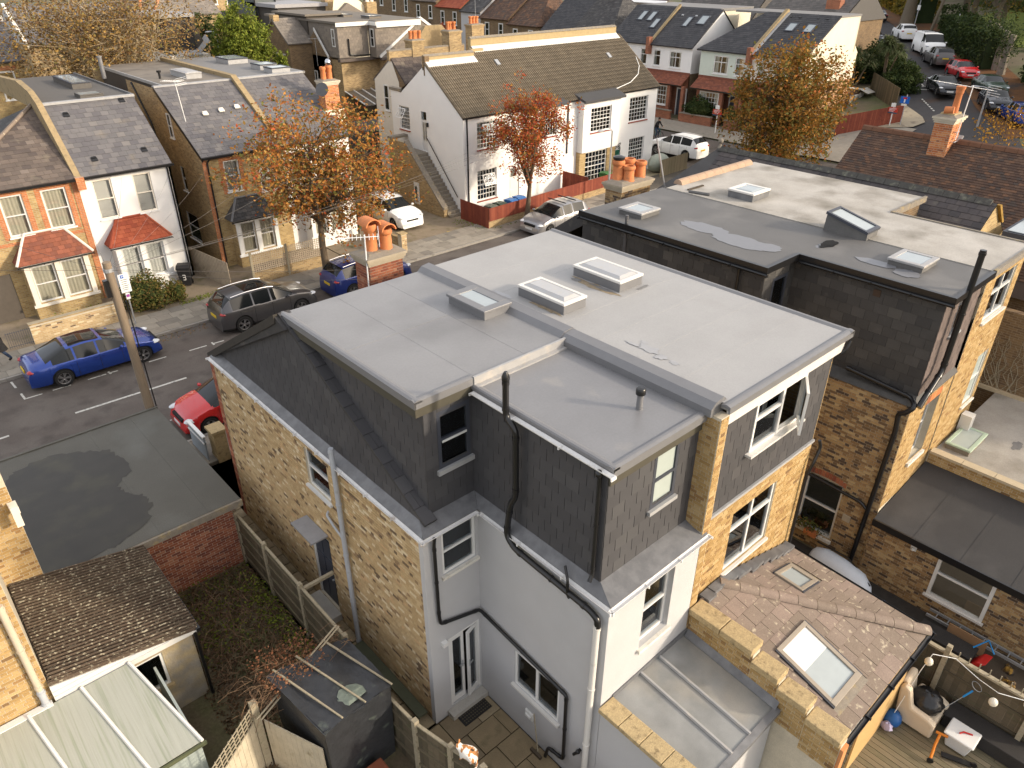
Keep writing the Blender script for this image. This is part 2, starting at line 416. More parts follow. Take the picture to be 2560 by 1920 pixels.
mk('brick_stock',(0,0,0),0.92,var=0.12,scale=2.0,fine=0.16,fscale=70,rnd=STOCK)
mk('brick_yellow',(0,0,0),0.92,var=0.1,scale=2.0,fine=0.14,fscale=70,rnd=STOCKY)
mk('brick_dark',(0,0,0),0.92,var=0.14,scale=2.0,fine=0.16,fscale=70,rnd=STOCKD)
mk('brick_red',(0,0,0),0.92,var=0.12,scale=2.0,fine=0.16,fscale=70,rnd=REDB)
mk('brick_orange',(0,0,0),0.92,var=0.1,scale=2.0,fine=0.16,fscale=70,rnd=[((0.52,0.19,0.07),5),((0.58,0.25,0.10),4),((0.44,0.15,0.06),3),((0.30,0.12,0.06),1)])
# far walls: the pieces are too small to pick apart
mk('far_stock',(0,0,0),0.92,var=0.2,scale=1.2,fine=0.15,fscale=30,brick=(0.225,0.075,0.008,(0.46,0.32,0.15),(0.26,0.17,0.08),(0.36,0.31,0.22)))
mk('far_dark',(0,0,0),0.92,var=0.2,scale=1.2,fine=0.15,fscale=30,brick=(0.225,0.075,0.008,(0.22,0.145,0.075),(0.13,0.085,0.05),(0.24,0.19,0.13)))
mk('far_yellow',(0,0,0),0.92,var=0.2,scale=1.2,fine=0.15,fscale=30,brick=(0.225,0.075,0.008,(0.50,0.36,0.16),(0.32,0.21,0.09),(0.42,0.36,0.24)))
mk('far_red',(0,0,0),0.92,var=0.2,scale=1.2,fine=0.15,fscale=30,brick=(0.225,0.075,0.008,(0.33,0.115,0.06),(0.24,0.08,0.045),(0.30,0.2,0.14)))
mk('far_orange',(0,0,0),0.92,var=0.2,scale=1.2,fine=0.15,fscale=30,brick=(0.225,0.075,0.008,(0.55,0.21,0.08),(0.44,0.15,0.06),(0.45,0.3,0.2)))
mk('far_peach',(0,0,0),0.92,var=0.2,scale=1.2,fine=0.15,fscale=30,brick=(0.225,0.075,0.008,(0.50,0.26,0.12),(0.40,0.20,0.09),(0.45,0.33,0.22)))
mk('white_render',(0.80,0.795,0.775),0.85,var=0.04,scale=0.8,fine=0.03,bump=0.08,bscale=60)
mk('cream_render',(0.72,0.66,0.52),0.9,var=0.07,scale=1.2,fine=0.08,fscale=40,bump=0.15,bscale=40)
mk('cream_paint',(0.74,0.69,0.60),0.7,var=0.06,fine=0.03)
mk('green_render',(0.60,0.66,0.58),0.85,var=0.06,fine=0.04)
mk('slate_new',(0.060,0.060,0.066),0.62,var=0.10,scale=1.5,fine=0.06,fscale=90,spec=0.35,rnd=[((0.058,0.057,0.061),4),((0.066,0.065,0.069),4),((0.062,0.061,0.065),4),((0.072,0.071,0.074),1)])
mk('slate_sun',(0.1,0.1,0.1),0.7,var=0.12,fine=0.06,rnd=[((0.085,0.078,0.078),4),((0.10,0.092,0.09),3),((0.075,0.07,0.07),3)])
mk('slate_old',(0.1,0.1,0.1),0.75,var=0.2,scale=1.0,fine=0.1,rnd=[((0.060,0.058,0.058),4),((0.075,0.072,0.07),4),((0.052,0.050,0.05),3),((0.10,0.094,0.09),1)],stain=((0.13,0.12,0.105),2.5,0.62,0.8))
mk('slate_street',(0.1,0.1,0.1),0.7,var=0.14,scale=0.9,fine=0.09,rnd=[((0.125,0.120,0.124),5),((0.145,0.138,0.140),4),((0.110,0.105,0.112),3),((0.165,0.155,0.15),1.2)],stain=((0.19,0.165,0.135),1.2,0.62,0.8))
mk('slate_brown',(0.1,0.1,0.1),0.85,var=0.18,scale=1.2,fine=0.1,rnd=[((0.115,0.093,0.08),5),((0.14,0.112,0.095),4),((0.09,0.073,0.066),3),((0.17,0.14,0.12),1)],stain=((0.20,0.17,0.13),1.6,0.6,0.8))
mk('slate_black',(0.1,0.1,0.1),0.7,var=0.15,scale=1.0,fine=0.1,rnd=[((0.052,0.052,0.056),5),((0.063,0.062,0.065),4),((0.044,0.044,0.048),3)])
mk('tile_brown',(0.1,0.1,0.1),0.85,var=0.16,scale=1.0,fine=0.14,fscale=40,rnd=[((0.105,0.062,0.042),5),((0.125,0.075,0.05),4),((0.085,0.052,0.038),4),((0.16,0.085,0.05),1.5),((0.075,0.055,0.045),2)])
mk('tile_concrete',(0.25,0.2,0.14),0.9,var=0.16,scale=1.0,fine=0.16,fscale=35,rnd=[((0.185,0.15,0.105),5),((0.20,0.163,0.115),4),((0.165,0.135,0.095),3)],stain=((0.24,0.205,0.155),3.0,0.6,0.8))
mk('tile_pink',(0.2,0.15,0.1),0.9,var=0.16,scale=1.2,fine=0.16,fscale=45,rnd=[((0.235,0.185,0.15),5),((0.26,0.20,0.165),4),((0.215,0.17,0.135),3)],stain=((0.46,0.40,0.30),9.0,0.6,0.72))
mk('tile_moss',(0.2,0.15,0.1),0.95,var=0.2,scale=1.5,fine=0.2,fscale=40,rnd=[((0.100,0.073,0.052),5),((0.115,0.085,0.06),4),((0.085,0.063,0.045),3)],stain=((0.42,0.38,0.28),16.0,0.56,0.66))
mk('tile_red',(0.3,0.08,0.04),0.85,var=0.16,scale=2.0,fine=0.12,rnd=[((0.30,0.072,0.035),5),((0.34,0.09,0.045),4),((0.26,0.06,0.032),3)])
mk('tile_redbrown',(0.3,0.08,0.04),0.85,var=0.2,scale=2.0,fine=0.12,rnd=[((0.24,0.085,0.05),5),((0.28,0.10,0.06),4),((0.20,0.075,0.05),3)])
mk('terracotta',(0.56,0.20,0.075),0.75,var=0.14,scale=6,fine=0.08,stain=((0.30,0.13,0.07),8,0.55,0.8))
mk('coping',(0.46,0.35,0.19),0.95,var=0.2,scale=6,fine=0.2,fscale=40,bump=0.5,bscale=50,stain=((0.24,0.18,0.10),9,0.55,0.75))
mk('coping_grey',(0.24,0.21,0.17),0.95,var=0.2,scale=5,fine=0.15,bump=0.3,stain=((0.34,0.27,0.15),5,0.55,0.75))
mk('wood_dark',(0.085,0.065,0.045),0.85,var=0.2,scale=3,fine=0.1,stretch=(8,8,0.8))
mk('wood_fence',(0.19,0.15,0.10),0.9,var=0.2,scale=2,fine=0.12,stretch=(1,1,6),rnd=[((0.125,0.10,0.065),4),((0.105,0.085,0.055),4),((0.15,0.12,0.08),2),((0.09,0.075,0.05),2)],stain=((0.09,0.095,0.045),2.5,0.55,0.8))
mk('wood_rail_dark',(0.14,0.115,0.075),0.9,var=0.2,scale=3,fine=0.12,stain=((0.12,0.125,0.06),3.0,0.55,0.8))
mk('wood_rail',(0.36,0.31,0.22),0.9,var=0.2,scale=3,fine=0.12,stretch=(4,4,4),stain=((0.2,0.19,0.11),3.0,0.55,0.8))
mk('fence_red',(0.2,0.05,0.03),0.85,var=0.16,scale=2,fine=0.1,rnd=[((0.21,0.052,0.030),4),((0.18,0.045,0.028),4),((0.25,0.07,0.04),2)])
mk('metal_galv',(0.42,0.43,0.44),0.45,var=0.1,fine=0.05,metal=0.5)
mk('paint_white',(0.80,0.80,0.78),0.5,var=0.06,fine=0.03)
mk('concrete',(0.42,0.40,0.36),0.95,var=0.14,scale=2,fine=0.12)
# ---------------------------------------------------------------- terrain: level near the camera, climbing to the east and north
TX = ([-1e4,42,46,51,77,94,130,200,1e4],[0,0,.4,1.5,5.5,7.3,9,10.5,10.5])
TY = ([-1e4,37,48,60,80,120,200,1e4],[0,0,1.9,3.0,5.0,7.5,9,9])
def tz(x,y): return max(float(np.interp(x,*TX)),float(np.interp(y,*TY)))
mk('soil',(0.13,0.10,0.065),0.95,var=0.2,scale=0.8,fine=0.2,fscale=20,col2=(0.10,0.105,0.045))
mk('asphalt',(0.115,0.098,0.086),0.9,var=0.14,scale=0.5,fine=0.2,fscale=45,bump=0.3,bscale=120,stain=((0.075,0.064,0.057),1.1,0.52,0.75),col2=(0.135,0.118,0.104))
mk('asphalt_far',(0.06,0.057,0.058),0.9,var=0.12,scale=0.5,fine=0.12,fscale=20,stain=((0.09,0.05,0.028),0.35,0.56,0.8))
mk('paving',(0.3,0.28,0.24),0.92,var=0.14,scale=1.5,fine=0.12,rnd=[((0.285,0.255,0.21),4),((0.25,0.225,0.185),4),((0.315,0.285,0.235),3),((0.215,0.195,0.165),2)],stain=((0.12,0.105,0.085),2.2,0.6,0.85))
mk('paving_base',(0.12,0.105,0.085),0.95,var=0.2,fine=0.2)
mk('kerb',(0.30,0.28,0.25),0.9,var=0.14,fine=0.12,stain=((0.12,0.10,0.08),2,0.58,0.8))
mk('roadpaint',(0.56,0.55,0.50),0.8,var=0.15,scale=5,fine=0.15,stain=((0.13,0.125,0.12),9,0.55,0.72))
mk('drive',(0.25,0.20,0.14),0.95,var=0.2,scale=0.9,fine=0.15,stain=((0.14,0.125,0.06),1.4,0.55,0.75),bump=0.2)
mk('leafverge',(0.16,0.075,0.03),0.95,var=0.25,scale=1.5,fine=0.35,fscale=14,stain=((0.05,0.045,0.042),0.5,0.5,0.7))
mk('meadow',(0.17,0.21,0.04),0.95,var=0.25,scale=0.8,fine=0.2,fscale=10)
def grid_sheet(xs,ys,off,zf=None):
    mb = MB(); zf = zf or tz
    for y in ys:
        for x in xs: mb.v.append((x,y,zf(x,y)+off))
    k = len(xs)
    for j in range(len(ys)-1):
        for i in range(k-1): mb.f.append((j*k+i,j*k+i+1,(j+1)*k+i+1,(j+1)*k+i))
    return mb
def lin(a,b,n): return [a+(b-a)*i/n for i in range(n+1)]
gx = sorted({-900,-400,-150,-60,*lin(-40,40,16),*lin(42,140,49),150,170,200,300,500,900})
gy = sorted({-900,-400,-150,-60,*lin(-40,36,19),*lin(37,121,42),140,170,200,300,500,900})
struct('ground',grid_sheet(gx,gy,0.0),mk('earth',(0.15,0.125,0.085),0.95,var=0.2,scale=0.4,fine=0.2,fscale=15,col2=(0.10,0.11,0.05)))
def strip(path,wl,wr,off):
    """road-like band along a path that follows the terrain"""
    mb = MB(); pts = [Vector((*p,0)) for p in path]; dense = []
    for a,b in zip(pts,pts[1:]):
        n = max(1,int((b-a).length/1.5))
        dense += [a+(b-a)*(i/n) for i in range(n)]
    dense.append(pts[-1]); k = 7
    for i,p in enumerate(dense):
        d = (dense[min(i+1,len(dense)-1)]-dense[max(i-1,0)]).normalized(); r = Vector((d.y,-d.x,0))
        for j in range(k):
            q = p-r*wl+r*(wl+wr)*j/(k-1); mb.v.append((q.x,q.y,tz(q.x,q.y)+off))
    for i in range(len(dense)-1):
        for j in range(k-1): mb.f.append((i*k+j,(i+1)*k+j,(i+1)*k+j+1,i*k+j+1)[::-1])
    return mb
road = struct('road',grid_sheet([-90,-40,0,42,44,46,48,49.2],[14.2,18,23.1],0.006),M.asphalt)
struct('cross_road',grid_sheet(lin(43.6,49.2,4),sorted([*lin(23.1,75,36)]),0.006),M.asphalt)
struct('cross_road_south',grid_sheet(lin(43.6,49.2,4),lin(-40,14.2,20),0.006),M.asphalt)
FARROAD = [(49.2,6),(56,10),(62,13),(67.5,16.3),(73,20.5),(79,25.5),(86,30.5),(93.5,36),(103,43),(118,54),(150,78)]
struct('hill_road',strip(FARROAD,4.2,3.4,0.05),M.asphalt_far)
struct('leafy_verge',strip([(60,7.2),(66,11.5),(71.5,14.8),(77.5,19),(83,23.8),(90,28.6),(97.5,34.2),(107,41),(122,52)],1.9,2.8,0.09),M.leafverge)
struct('meadow',grid_sheet(lin(86,150,16),lin(-30,28,14),0.05),M.meadow)
# pavements with kerbs (real steps)
def kerbed(name,x0,x1,y0,y1,h=0.11):
    mb = MB(); mb.box(x0,x1,y0,y1,-0.2,h); return struct(name,mb,M.paving_base)
pf = kerbed('pavement_far',-60,43.4,23.24,25.6)
pieces(pf,'paving_slab',(-8,23.27,0.112),(1,0,0),(0,1,0),(42.0,2.3),(0.62,0.93),0.575,M.paving,gap=0.012,th=0.012,n_ind=230,jit=0.002)
pn = kerbed('pavement_near',-60,43.4,12.4,14.08)
pieces(pn,'paving_slab',(-6,12.42,0.112),(1,0,0),(0,1,0),(30.0,1.64),(0.62,0.93),0.547,M.paving,gap=0.012,th=0.012,n_ind=40,jit=0.002)
def kerb_run(par,x0,x1,y0,y1,L=0.91):
    mb = None; n = int((x1-x0)/L); me = None
    for i in range(n):
        if me is None:
            b = MB(); b.box(0,L-0.008,0,y1-y0,-0.2,0.125); me = bpy.data.meshes.new('kerbstone'); me.from_pydata(b.v,[],b.f); me.materials.append(M.kerb)
        o = bpy.data.objects.new('kerbstone',me); COL.objects.link(o); o.parent = par; o.location = (x0+i*L,y0,random.uniform(-.004,.004))
kerb_run(pf,-8,40,23.1,23.235); kerb_run(pn,-6,16,14.085,14.2)
kv = grid_sheet([49.2,49.34,51.2],lin(19,60,28),0.13)
struct('pavement_east',kv,M.paving)
mb = MB()
cn = [(56.6,17.6),(58.2,15.0),(59.6,14.7),(60.7,15.4),(61.6,16.3),(62.8,17.6),(60.0,18.3)]
mb.v = [(x,y,tz(x,y)+0.17) for x,y in cn]; mb.f = [tuple(range(len(cn)))]
mb2 = grid_sheet(lin(49.34,58,6),lin(14.6,19.0,4),.12); struct('pavement_corner_base',mb2,M.paving)
struct('corner_pavement',mb,mk('paving_sun',(0.34,0.29,0.21),0.9,var=0.14,fine=0.1,brick=None,stain=((0.2,0.16,0.12),1.5,0.55,0.7)))
# painted markings
def mark(mb,x0,y0,x1,y1,w,off=0.012):
    a,b = Vector((x0,y0,0)),Vector((x1,y1,0)); d = (b-a).normalized(); r = Vector((-d.y,d.x,0))*w/2
    mb.quad(*[(q.x,q.y,tz(q.x,q.y)+off) for q in (a-r,b-r,b+r,a+r)]); return mb
def marking(label,segs,w=0.1,off=0.012):
    for s in segs:
        o = mark(MB(),*s,w,off).build('road_marking',M.roadpaint,road)
marking('centre',[(-12.2,18.82,-8.2,18.8),(-8.0+0.05,18.8,-4.3,18.79),(-2.17,18.84,1.84,18.73),(4.2,18.75,8.2,18.75),(10.4,18.75,14.4,18.75)],0.11)
marking('bay',[(-3.27,21.16,-2.7,21.15),(-2.34,21.16,-1.7,21.15),(-1.09,21.15,-0.42,21.14),(-0.27,21.14,0.03,21.13),(1.2,21.05,1.9,21.03),(2.82,20.92,3.55,20.9),(3.85,20.89,4.3,20.87)],0.075)
marking('bay',[(-3.30,21.7,-3.28,21.12),(-3.37,22.95,-3.34,22.3),(-0.3,21.3,-0.27,21.03),(3.83,21.05,3.82,20.75)],0.075)
marking('dash',[(0.2,16.05,1.0,16.02),(1.35,16.0,2.1,15.98)],0.075)
marking('dash',[(44.0,25.6+i*0,44.0,25.6) for i in ()])
for i in range(5): marking('dash',[(46.9,22.5+i*1.6,46.9,23.4+i*1.6)],0.11,0.03)
for i in range(7):      # dashed line at the mouth of the hill road
    a = Vector((65.3,17.5,0)).lerp(Vector((62.5,15.2,0)),i/7); b = Vector((65.3,17.5,0)).lerp(Vector((62.5,15.2,0)),(i+.55)/7)
    marking('dash',[(a.x,a.y,b.x,b.y)],0.13,0.09)
mb = MB(); cx,cy = 69.2,18.9      # painted roundel on the hill road
for i in range(28):
    t0,t1 = 2*math.pi*i/28,2*math.pi*(i+1)/28
    q = [(cx+r*math.cos(t)*1.35,cy+r*math.sin(t)*1.35) for r,t in ((1.0,t0),(1.13,t0),(1.13,t1),(1.0,t1))]
    mb.quad(*[(x,y,tz(x,y)+0.085) for x,y in q])
for s in ((-.55,-.1,.1,.45),(-.1,-.45,.5,.15),(-.6,.1,-.2,-.35)): mark(mb,cx+s[0],cy+s[1],cx+s[2],cy+s[3],0.14,0.085)
mb.build('road_marking',M.roadpaint,road)
# driveways and gardens on the north side of the street
mb = MB(); mb.box(13.5,23.0,25.65,33.5,-0.1,0.05); struct('driveway',mb,M.drive)
mb = MB(); mb.box(-20,13.4,25.65,29.4,-0.1,0.06); struct('front_gardens',mb,M.drive)
mb = MB(); mb.box(23.1,42.5,25.65,27.3,-0.1,0.05); struct('front_path',mb,M.drive)
# rear gardens of the near houses
mb = MB(); mb.box(-0.95,1.35,-9,14.0,-0.1,0.0); sp = struct('side_path',mb,M.paving_base)
mk('patio_stone',(0.3,0.25,0.18),0.9,var=0.18,scale=1.6,fine=0.15,rnd=[((0.24,0.185,0.11),4),((0.27,0.21,0.13),4),((0.21,0.165,0.105),3),((0.29,0.235,0.15),2)],stain=((0.12,0.10,0.055),2.5,0.58,0.8),bump=0.25,bscale=30)
pieces(sp,'paving_slab',(-0.85,0.02,0.001),(1,0,0),(0,1,0),(0.84,11.5),(0.42,),0.44,M.patio_stone,gap=0.03,th=0.03,n_ind=60,bond=0.5,jit=0.006)
pieces(sp,'paving_slab',(-0.85,-5.0,0.001),(1,0,0),(0,1,0),(2.12,4.98),(0.72,),0.62,M.patio_stone,gap=0.022,th=0.03,n_ind=60,bond=0.4,jit=0.004)
# ================================================================= the pair of houses in the middle
mk('roof_grp',(0.225,0.223,0.224),0.42,var=0.10,scale=0.55,fine=0.05,fscale=25,spec=0.5,stain=((0.18,0.178,0.178),0.8,0.48,0.75),bump=0.05,bscale=30)
mk('roof_grp_out',(0.195,0.195,0.20),0.36,var=0.10,scale=0.7,fine=0.05,fscale=25,spec=0.5,stain=((0.30,0.28,0.25),1.3,0.6,0.85),bump=0.06,bscale=18)
mk('roof_felt',(0.34,0.335,0.327),0.6,var=0.08,scale=0.7,fine=0.06,fscale=40,spec=0.35,stain=((0.31,0.30,0.29),0.8,0.55,0.85),bump=0.08,bscale=60)
mk('trim_grey',(0.17,0.17,0.175),0.4,var=0.08,fine=0.04,spec=0.5)
mk('trim_light',(0.34,0.335,0.33),0.42,var=0.1,fine=0.05,spec=0.5,stain=((0.45,0.41,0.36),3.0,0.55,0.75))
mk('soffit_brown',(0.075,0.068,0.05),0.8,var=0.1)
mk('render_grey',(0.48,0.478,0.482),0.92,var=0.05,scale=1.0,fine=0.07,fscale=90,bump=0.35,bscale=140,stain=((0.43,0.427,0.43),0.9,0.6,0.85))
mk('stain_dark',(0.20,0.195,0.19),0.6,var=0.25,scale=5,fine=0.1)
mk('rust_stain',(0.30,0.24,0.16),0.75,var=0.3,scale=6,fine=0.15)
XP,X2 = 3.95,8.0                  # party line, far side of the neighbour
ZR,ZE,ZN,ZG = 8.01,7.85,8.04,5.30
L = thing('house','end house with dark slate-hung loft and grey rendered back, grey flat roof','house',(0,0,0),'pair of houses with loft conversions')
Rr = thing('house','neighbouring brick house with pale grey flat roof and open white loft window','house',(XP,-3.25,0),'pair of houses with loft conversions')
# --- brick flank (faces -X)
fl_win = (5.0-0.4,3.95,5.0+0.55,4.97)     # along u = D - y
D = 9.39
U = (0,-1,0)
holes = [(D-4.52,3.96,D-3.52,4.98),(D-4.92,0.25,D-3.98,2.55)]
mb = wall_panel(MB(),(0,D,0),U,D,ZG,holes,0.14); wl = mb.build('brick_flank_wall',M.mortar,L)
pieces(wl,'brick',(0,D,0),U,(0,0,1),(D-0.12,ZG-0.05),BR,0.0755,M.brick_stock,gap=0.011,th=0.007,holes=holes,n_ind=300,jit=0.002)
window(L,(0,4.52,3.96),U,1.0,1.02,'toplight1',rec=0.07,sill=M.frame_white,split=0.55)
# red quoin strip at the street corner and street front
mb = MB(); mb.box(0.0,8.0,D-0.01,D+0.1,0,ZG); mb.build('front_wall',M.far_stock,L)
mb = MB(); wall_panel(mb,(-0.015,D+0.115,0),U,0.24,ZG,(),0.1); q = mb.build('corner_pier',M.mortar,L)
pieces(q,'pier_brick',(-0.015,D+0.115,0),U,(0,0,1),(0.24,ZG),(0.23,),0.0755,M.brick_red,gap=0.011,th=0.006,n_ind=0)
# side door
dr = MB(); dr.box(0.05,0.10,4.03,4.87,0.27,2.5); dd = dr.build('side_door',M.frame_dark,L)
f = MB(); f.box(0.02,0.11,3.98,4.03,0.25,2.55); f.box(0.02,0.11,4.87,4.92,0.25,2.55); f.box(0.02,0.11,4.03,4.87,2.5,2.55); f.build('door_frame',M.frame_white,dd)
for z0,z1 in ((0.4,1.1),(1.25,1.75),(1.85,2.4)):
    for y0,y1 in ((4.1,4.42),(4.48,4.8)):
        p = MB(); p.box(0.035,0.05,y0,y1,z0,z1); p.build('door_panel',M.frame_dark,dd)
h = MB(); h.box(-0.02,0.05,4.08,4.11,1.2,1.24); h.build('handle',M.metal_galv,dd)
h = MB(); h.box(-0.45,-0.02,3.95,4.95,2.72,2.76); h.box(-0.42,-0.04,4.05,4.09,2.62,2.72); h.box(-0.42,-0.04,4.82,4.86,2.62,2.72); h.build('door_canopy',mk('canopy_grey',(.28,.28,.29),.5),L)
h = MB(); h.box(-0.35,0.02,3.9,5.0,0.0,0.22); h.build('door_step',M.concrete,L)
# --- rear wall, outrigger flank and back (grey render)
w1,L2 = 1.29,3.36
rear_holes = [(0.40,4.12,1.22,5.22),(0.42,0.22,1.25,2.32)]
mb = wall_panel(MB(),(0.0,0,0),(1,0,0),w1,ZG,rear_holes,0.1)
out_holes = [(1.08,1.27,2.36,2.28)]
wall_panel(mb,(w1,0,0),U,L2,ZG,out_holes,0.1)
back_holes = [(2.25-w1,3.56,3.08-w1,5.08)]
wall_panel(mb,(w1,-L2,0),(1,0,0),XP-w1,ZG,back_holes,0.16)
mb.build('rendered_wall',M.render_grey,L)
mb = MB(); mb.box(-0.022,0.0,-0.001,0.13,0,ZG); mb.build('render_return',M.render_grey,L)
window(L,(0.40,0,4.12),(1,0,0),0.82,1.10,'sash',rec=0.06,sill=M.stone_sill,sillw=0.07,f=0.06)
window(L,(w1,-1.08,1.27),U,1.28,1.01,'two',rec=0.05,sill=M.upvc,f=0.06,curtain=None)
window(L,(2.25,-L2,3.56),(1,0,0),0.83,1.52,'sash',rec=0.14,sill=M.stone_sill,sillw=0.08,f=0.07,curtain='left',cmat=mk('curtain_brown',(.36,.25,.15),.9,stretch=(9,9,1)))
# french doors
fd = MB(); fd.obox((0.42,0.05,0.22),(1,0,0),(0,0,1),(0,-1,0),0,0.83,2.04,2.10,-0.03,0.04); fd.obox((0.42,0.05,0.22),(1,0,0),(0,0,1),(0,-1,0),0,0.05,0,2.04,-0.03,0.04); fd.obox((0.42,0.05,0.22),(1,0,0),(0,0,1),(0,-1,0),0.78,0.83,0,2.04,-0.03,0.04)
fdo = fd.build('french_doors',M.frame_white,L)
for k,(u0,u1,ang) in enumerate(((0.05,0.41,0),(0.42,0.78,-0.22))):
    O = Vector((0.42+u0,0.05,0.24)); Ud = Vector((1,0,0))
    if k == 1:
        O = Vector((0.42+u1,0.05,0.24)); Ud = Vector((-math.cos(ang),math.sin(ang),0)) ; Ud = Vector((-math.cos(.3),-math.sin(.3),0))
    Nd = Vector((0,-1,0)) if k == 0 else Vector((0,0,1)).cross(Ud)*1.0
    if Nd.y > 0: Nd = -Nd
    lf = MB(); ww = 0.36
    lf.obox(O,Ud,(0,0,1),Nd,0,0.07,0,2.0,-0.02,0.025); lf.obox(O,Ud,(0,0,1),Nd,ww-0.07,ww,0,2.0,-0.02,0.025)
    lf.obox(O,Ud,(0,0,1),Nd,0.07,ww-0.07,0,0.16,-0.02,0.025); lf.obox(O,Ud,(0,0,1),Nd,0.07,ww-0.07,1.92,2.0,-0.02,0.025)
    lo = lf.build('door_leaf',M.frame_white,fdo)
    p = MB(); p.obox(O,Ud,(0,0,1),Nd,0.06,ww-0.06,0.15,1.93,-0.006,0.002); p.build('pane',M.glass_dark,lo) if False else p.build('pane',M.glass_dark,fdo)
    p = MB(); p.obox(O,Ud,(0,0,1),Nd,(0.3 if k == 0 else 0.3),0.33,0.95,1.15,0.025,0.035); p.obox(O,Ud,(0,0,1),Nd,0.22,0.33,1.04,1.06,0.035,0.06); p.build('handle',M.metal_galv,fdo)
p = MB(); p.box(0.30,1.28,-0.22,-0.002,0.0,0.16); p.build('door_step',M.concrete,L)
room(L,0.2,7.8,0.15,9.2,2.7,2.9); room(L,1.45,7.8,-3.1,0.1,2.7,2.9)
# --- roof: gable triangle, loft box, flat roofs
SL = M.slate_new
GXs = 0.16      # slate planes stand back from the brick behind a lead skirt
GA = [(D,5.45),(0.18,5.45),(5.02,7.93)]
mb = MB(); mb.poly((GXs,D-0.1,5.42),(GXs,0.2,5.42),(GXs,5.0,7.98)); gw = mb.build('gable_face',M.slate_old,L)
# verge strip running from ridge to back corner (rear slope edge) and the back slope itself
A,B = Vector((0.13,5.0,8.0)),Vector((0.13,0.12,5.42))
sl = (B-A).normalized(); nrm = Vector((0,sl.z,-sl.y)); nrm = nrm if nrm.z > 0 else -nrm
pieces(gw,'slate',(GXs,D-0.1,5.44),U,(0,0,1),(D-0.3,2.6),0.30,0.25,SL,gap=0.010,gapv=0.004,th=0.004,tilt=0.006,n_ind=140,
       clip=[(0.12,0.0),(D-0.36,0.0),(4.40,2.42),(4.36,2.42)])
vs = MB(); vs.prism([A+nrm*0.05,B+nrm*0.05,B+Vector((0.02,0,0))+nrm*0.05+Vector((0.26,0,0)),A+nrm*0.05+Vector((0.26,0,0))],nrm*-0.06); vso = vs.build('verge_strip',M.slate_old,L)
pieces(vso,'slate',B+nrm*0.052,(1,0,0),-sl,(0.27,(A-B).length-0.05),0.27,0.36,SL,gap=0.006,gapv=0.006,th=0.004,tilt=0.01,n_ind=20)
# loft cheek (left), back of loft, outrigger cheek and back
CX,RY,OX,OY = 0.38,0.30,1.46,-2.98
mb = MB(); mb.poly((CX,5.0,7.85),(CX,4.6,7.85),(CX,RY,5.5),(CX,RY,7.85)); ck = mb.build('loft_cheek',M.slate_old,L)
def cheek_clip(): return [(0.0,2.25),(4.25,0.0),(4.68,0.0),(4.68,2.38),(0.0,2.38)]
pieces(ck,'slate',(CX,RY+4.68,5.47),U,(0,0,1),(4.68,2.38),0.30,0.25,SL,gap=0.010,gapv=0.004,th=0.004,tilt=0.006,n_ind=70,clip=[(0.3,2.38),(4.68,0.02),(4.68,2.38)])
bh = [(0.66-CX,6.36-5.47,1.40-CX,7.58-5.47)]
mb = wall_panel(MB(),(CX,RY,5.47),(1,0,0),OX-CX,2.4,bh,0.1); bk = mb.build('loft_back_wall',M.slate_old,L)
pieces(bk,'slate',(CX,RY,5.47),(1,0,0),(0,0,1),(OX-CX,2.38),0.30,0.25,SL,gap=0.008,gapv=0.004,th=0.004,tilt=0.006,n_ind=30,holes=bh)
mb = MB(); mb.poly((OX,RY,5.45),(OX,OY,5.45),(OX,OY,7.8),(OX,RY,7.8)); ok_ = mb.build('outrigger_cheek',M.slate_old,L)
pieces(ok_,'slate',(OX,RY,5.47),U,(0,0,1),(RY-OY,2.25),0.30,0.25,SL,gap=0.012,gapv=0.004,th=0.004,tilt=0.006,n_ind=90)
oh = [(2.60-OX,6.36-5.47,3.26-OX,7.52-5.47)]
mb = wall_panel(MB(),(OX,OY,5.45),(1,0,0),XP-OX-0.05,2.3,[(a,b+.02,c,d+.02) for a,b,c,d in oh],0.1); ob = mb.build('outrigger_back',M.slate_old,L)
pieces(ob,'slate',(OX,OY,5.47),(1,0,0),(0,0,1),(XP-OX-0.06,2.2),0.30,0.25,SL,gap=0.012,gapv=0.004,th=0.004,tilt=0.006,n_ind=70,holes=oh)
wd = window(L,(0.66,RY,6.36),(1,0,0),0.74,1.22,'sash',M.frame_dark,rec=0.02,sill=M.lead_light,f=0.075,curtain='right',sillw=0.1,label='dark grey sash window of the loft back')
MB().obox((0.66,RY,6.36),(1,0,0),(0,0,1),(0,-1,0),0.09,0.65,0.56,0.60,0.012,0.03).build('sash_rail',M.frame_white,wd)
wd = window(L,(2.60,OY,6.36),(1,0,0),0.66,1.16,'sash',M.frame_dark,gmat=M.glass_frost,rec=0.02,sill=M.lead_light,f=0.07,sillw=0.08,label='dark grey sash window with frosted panes')
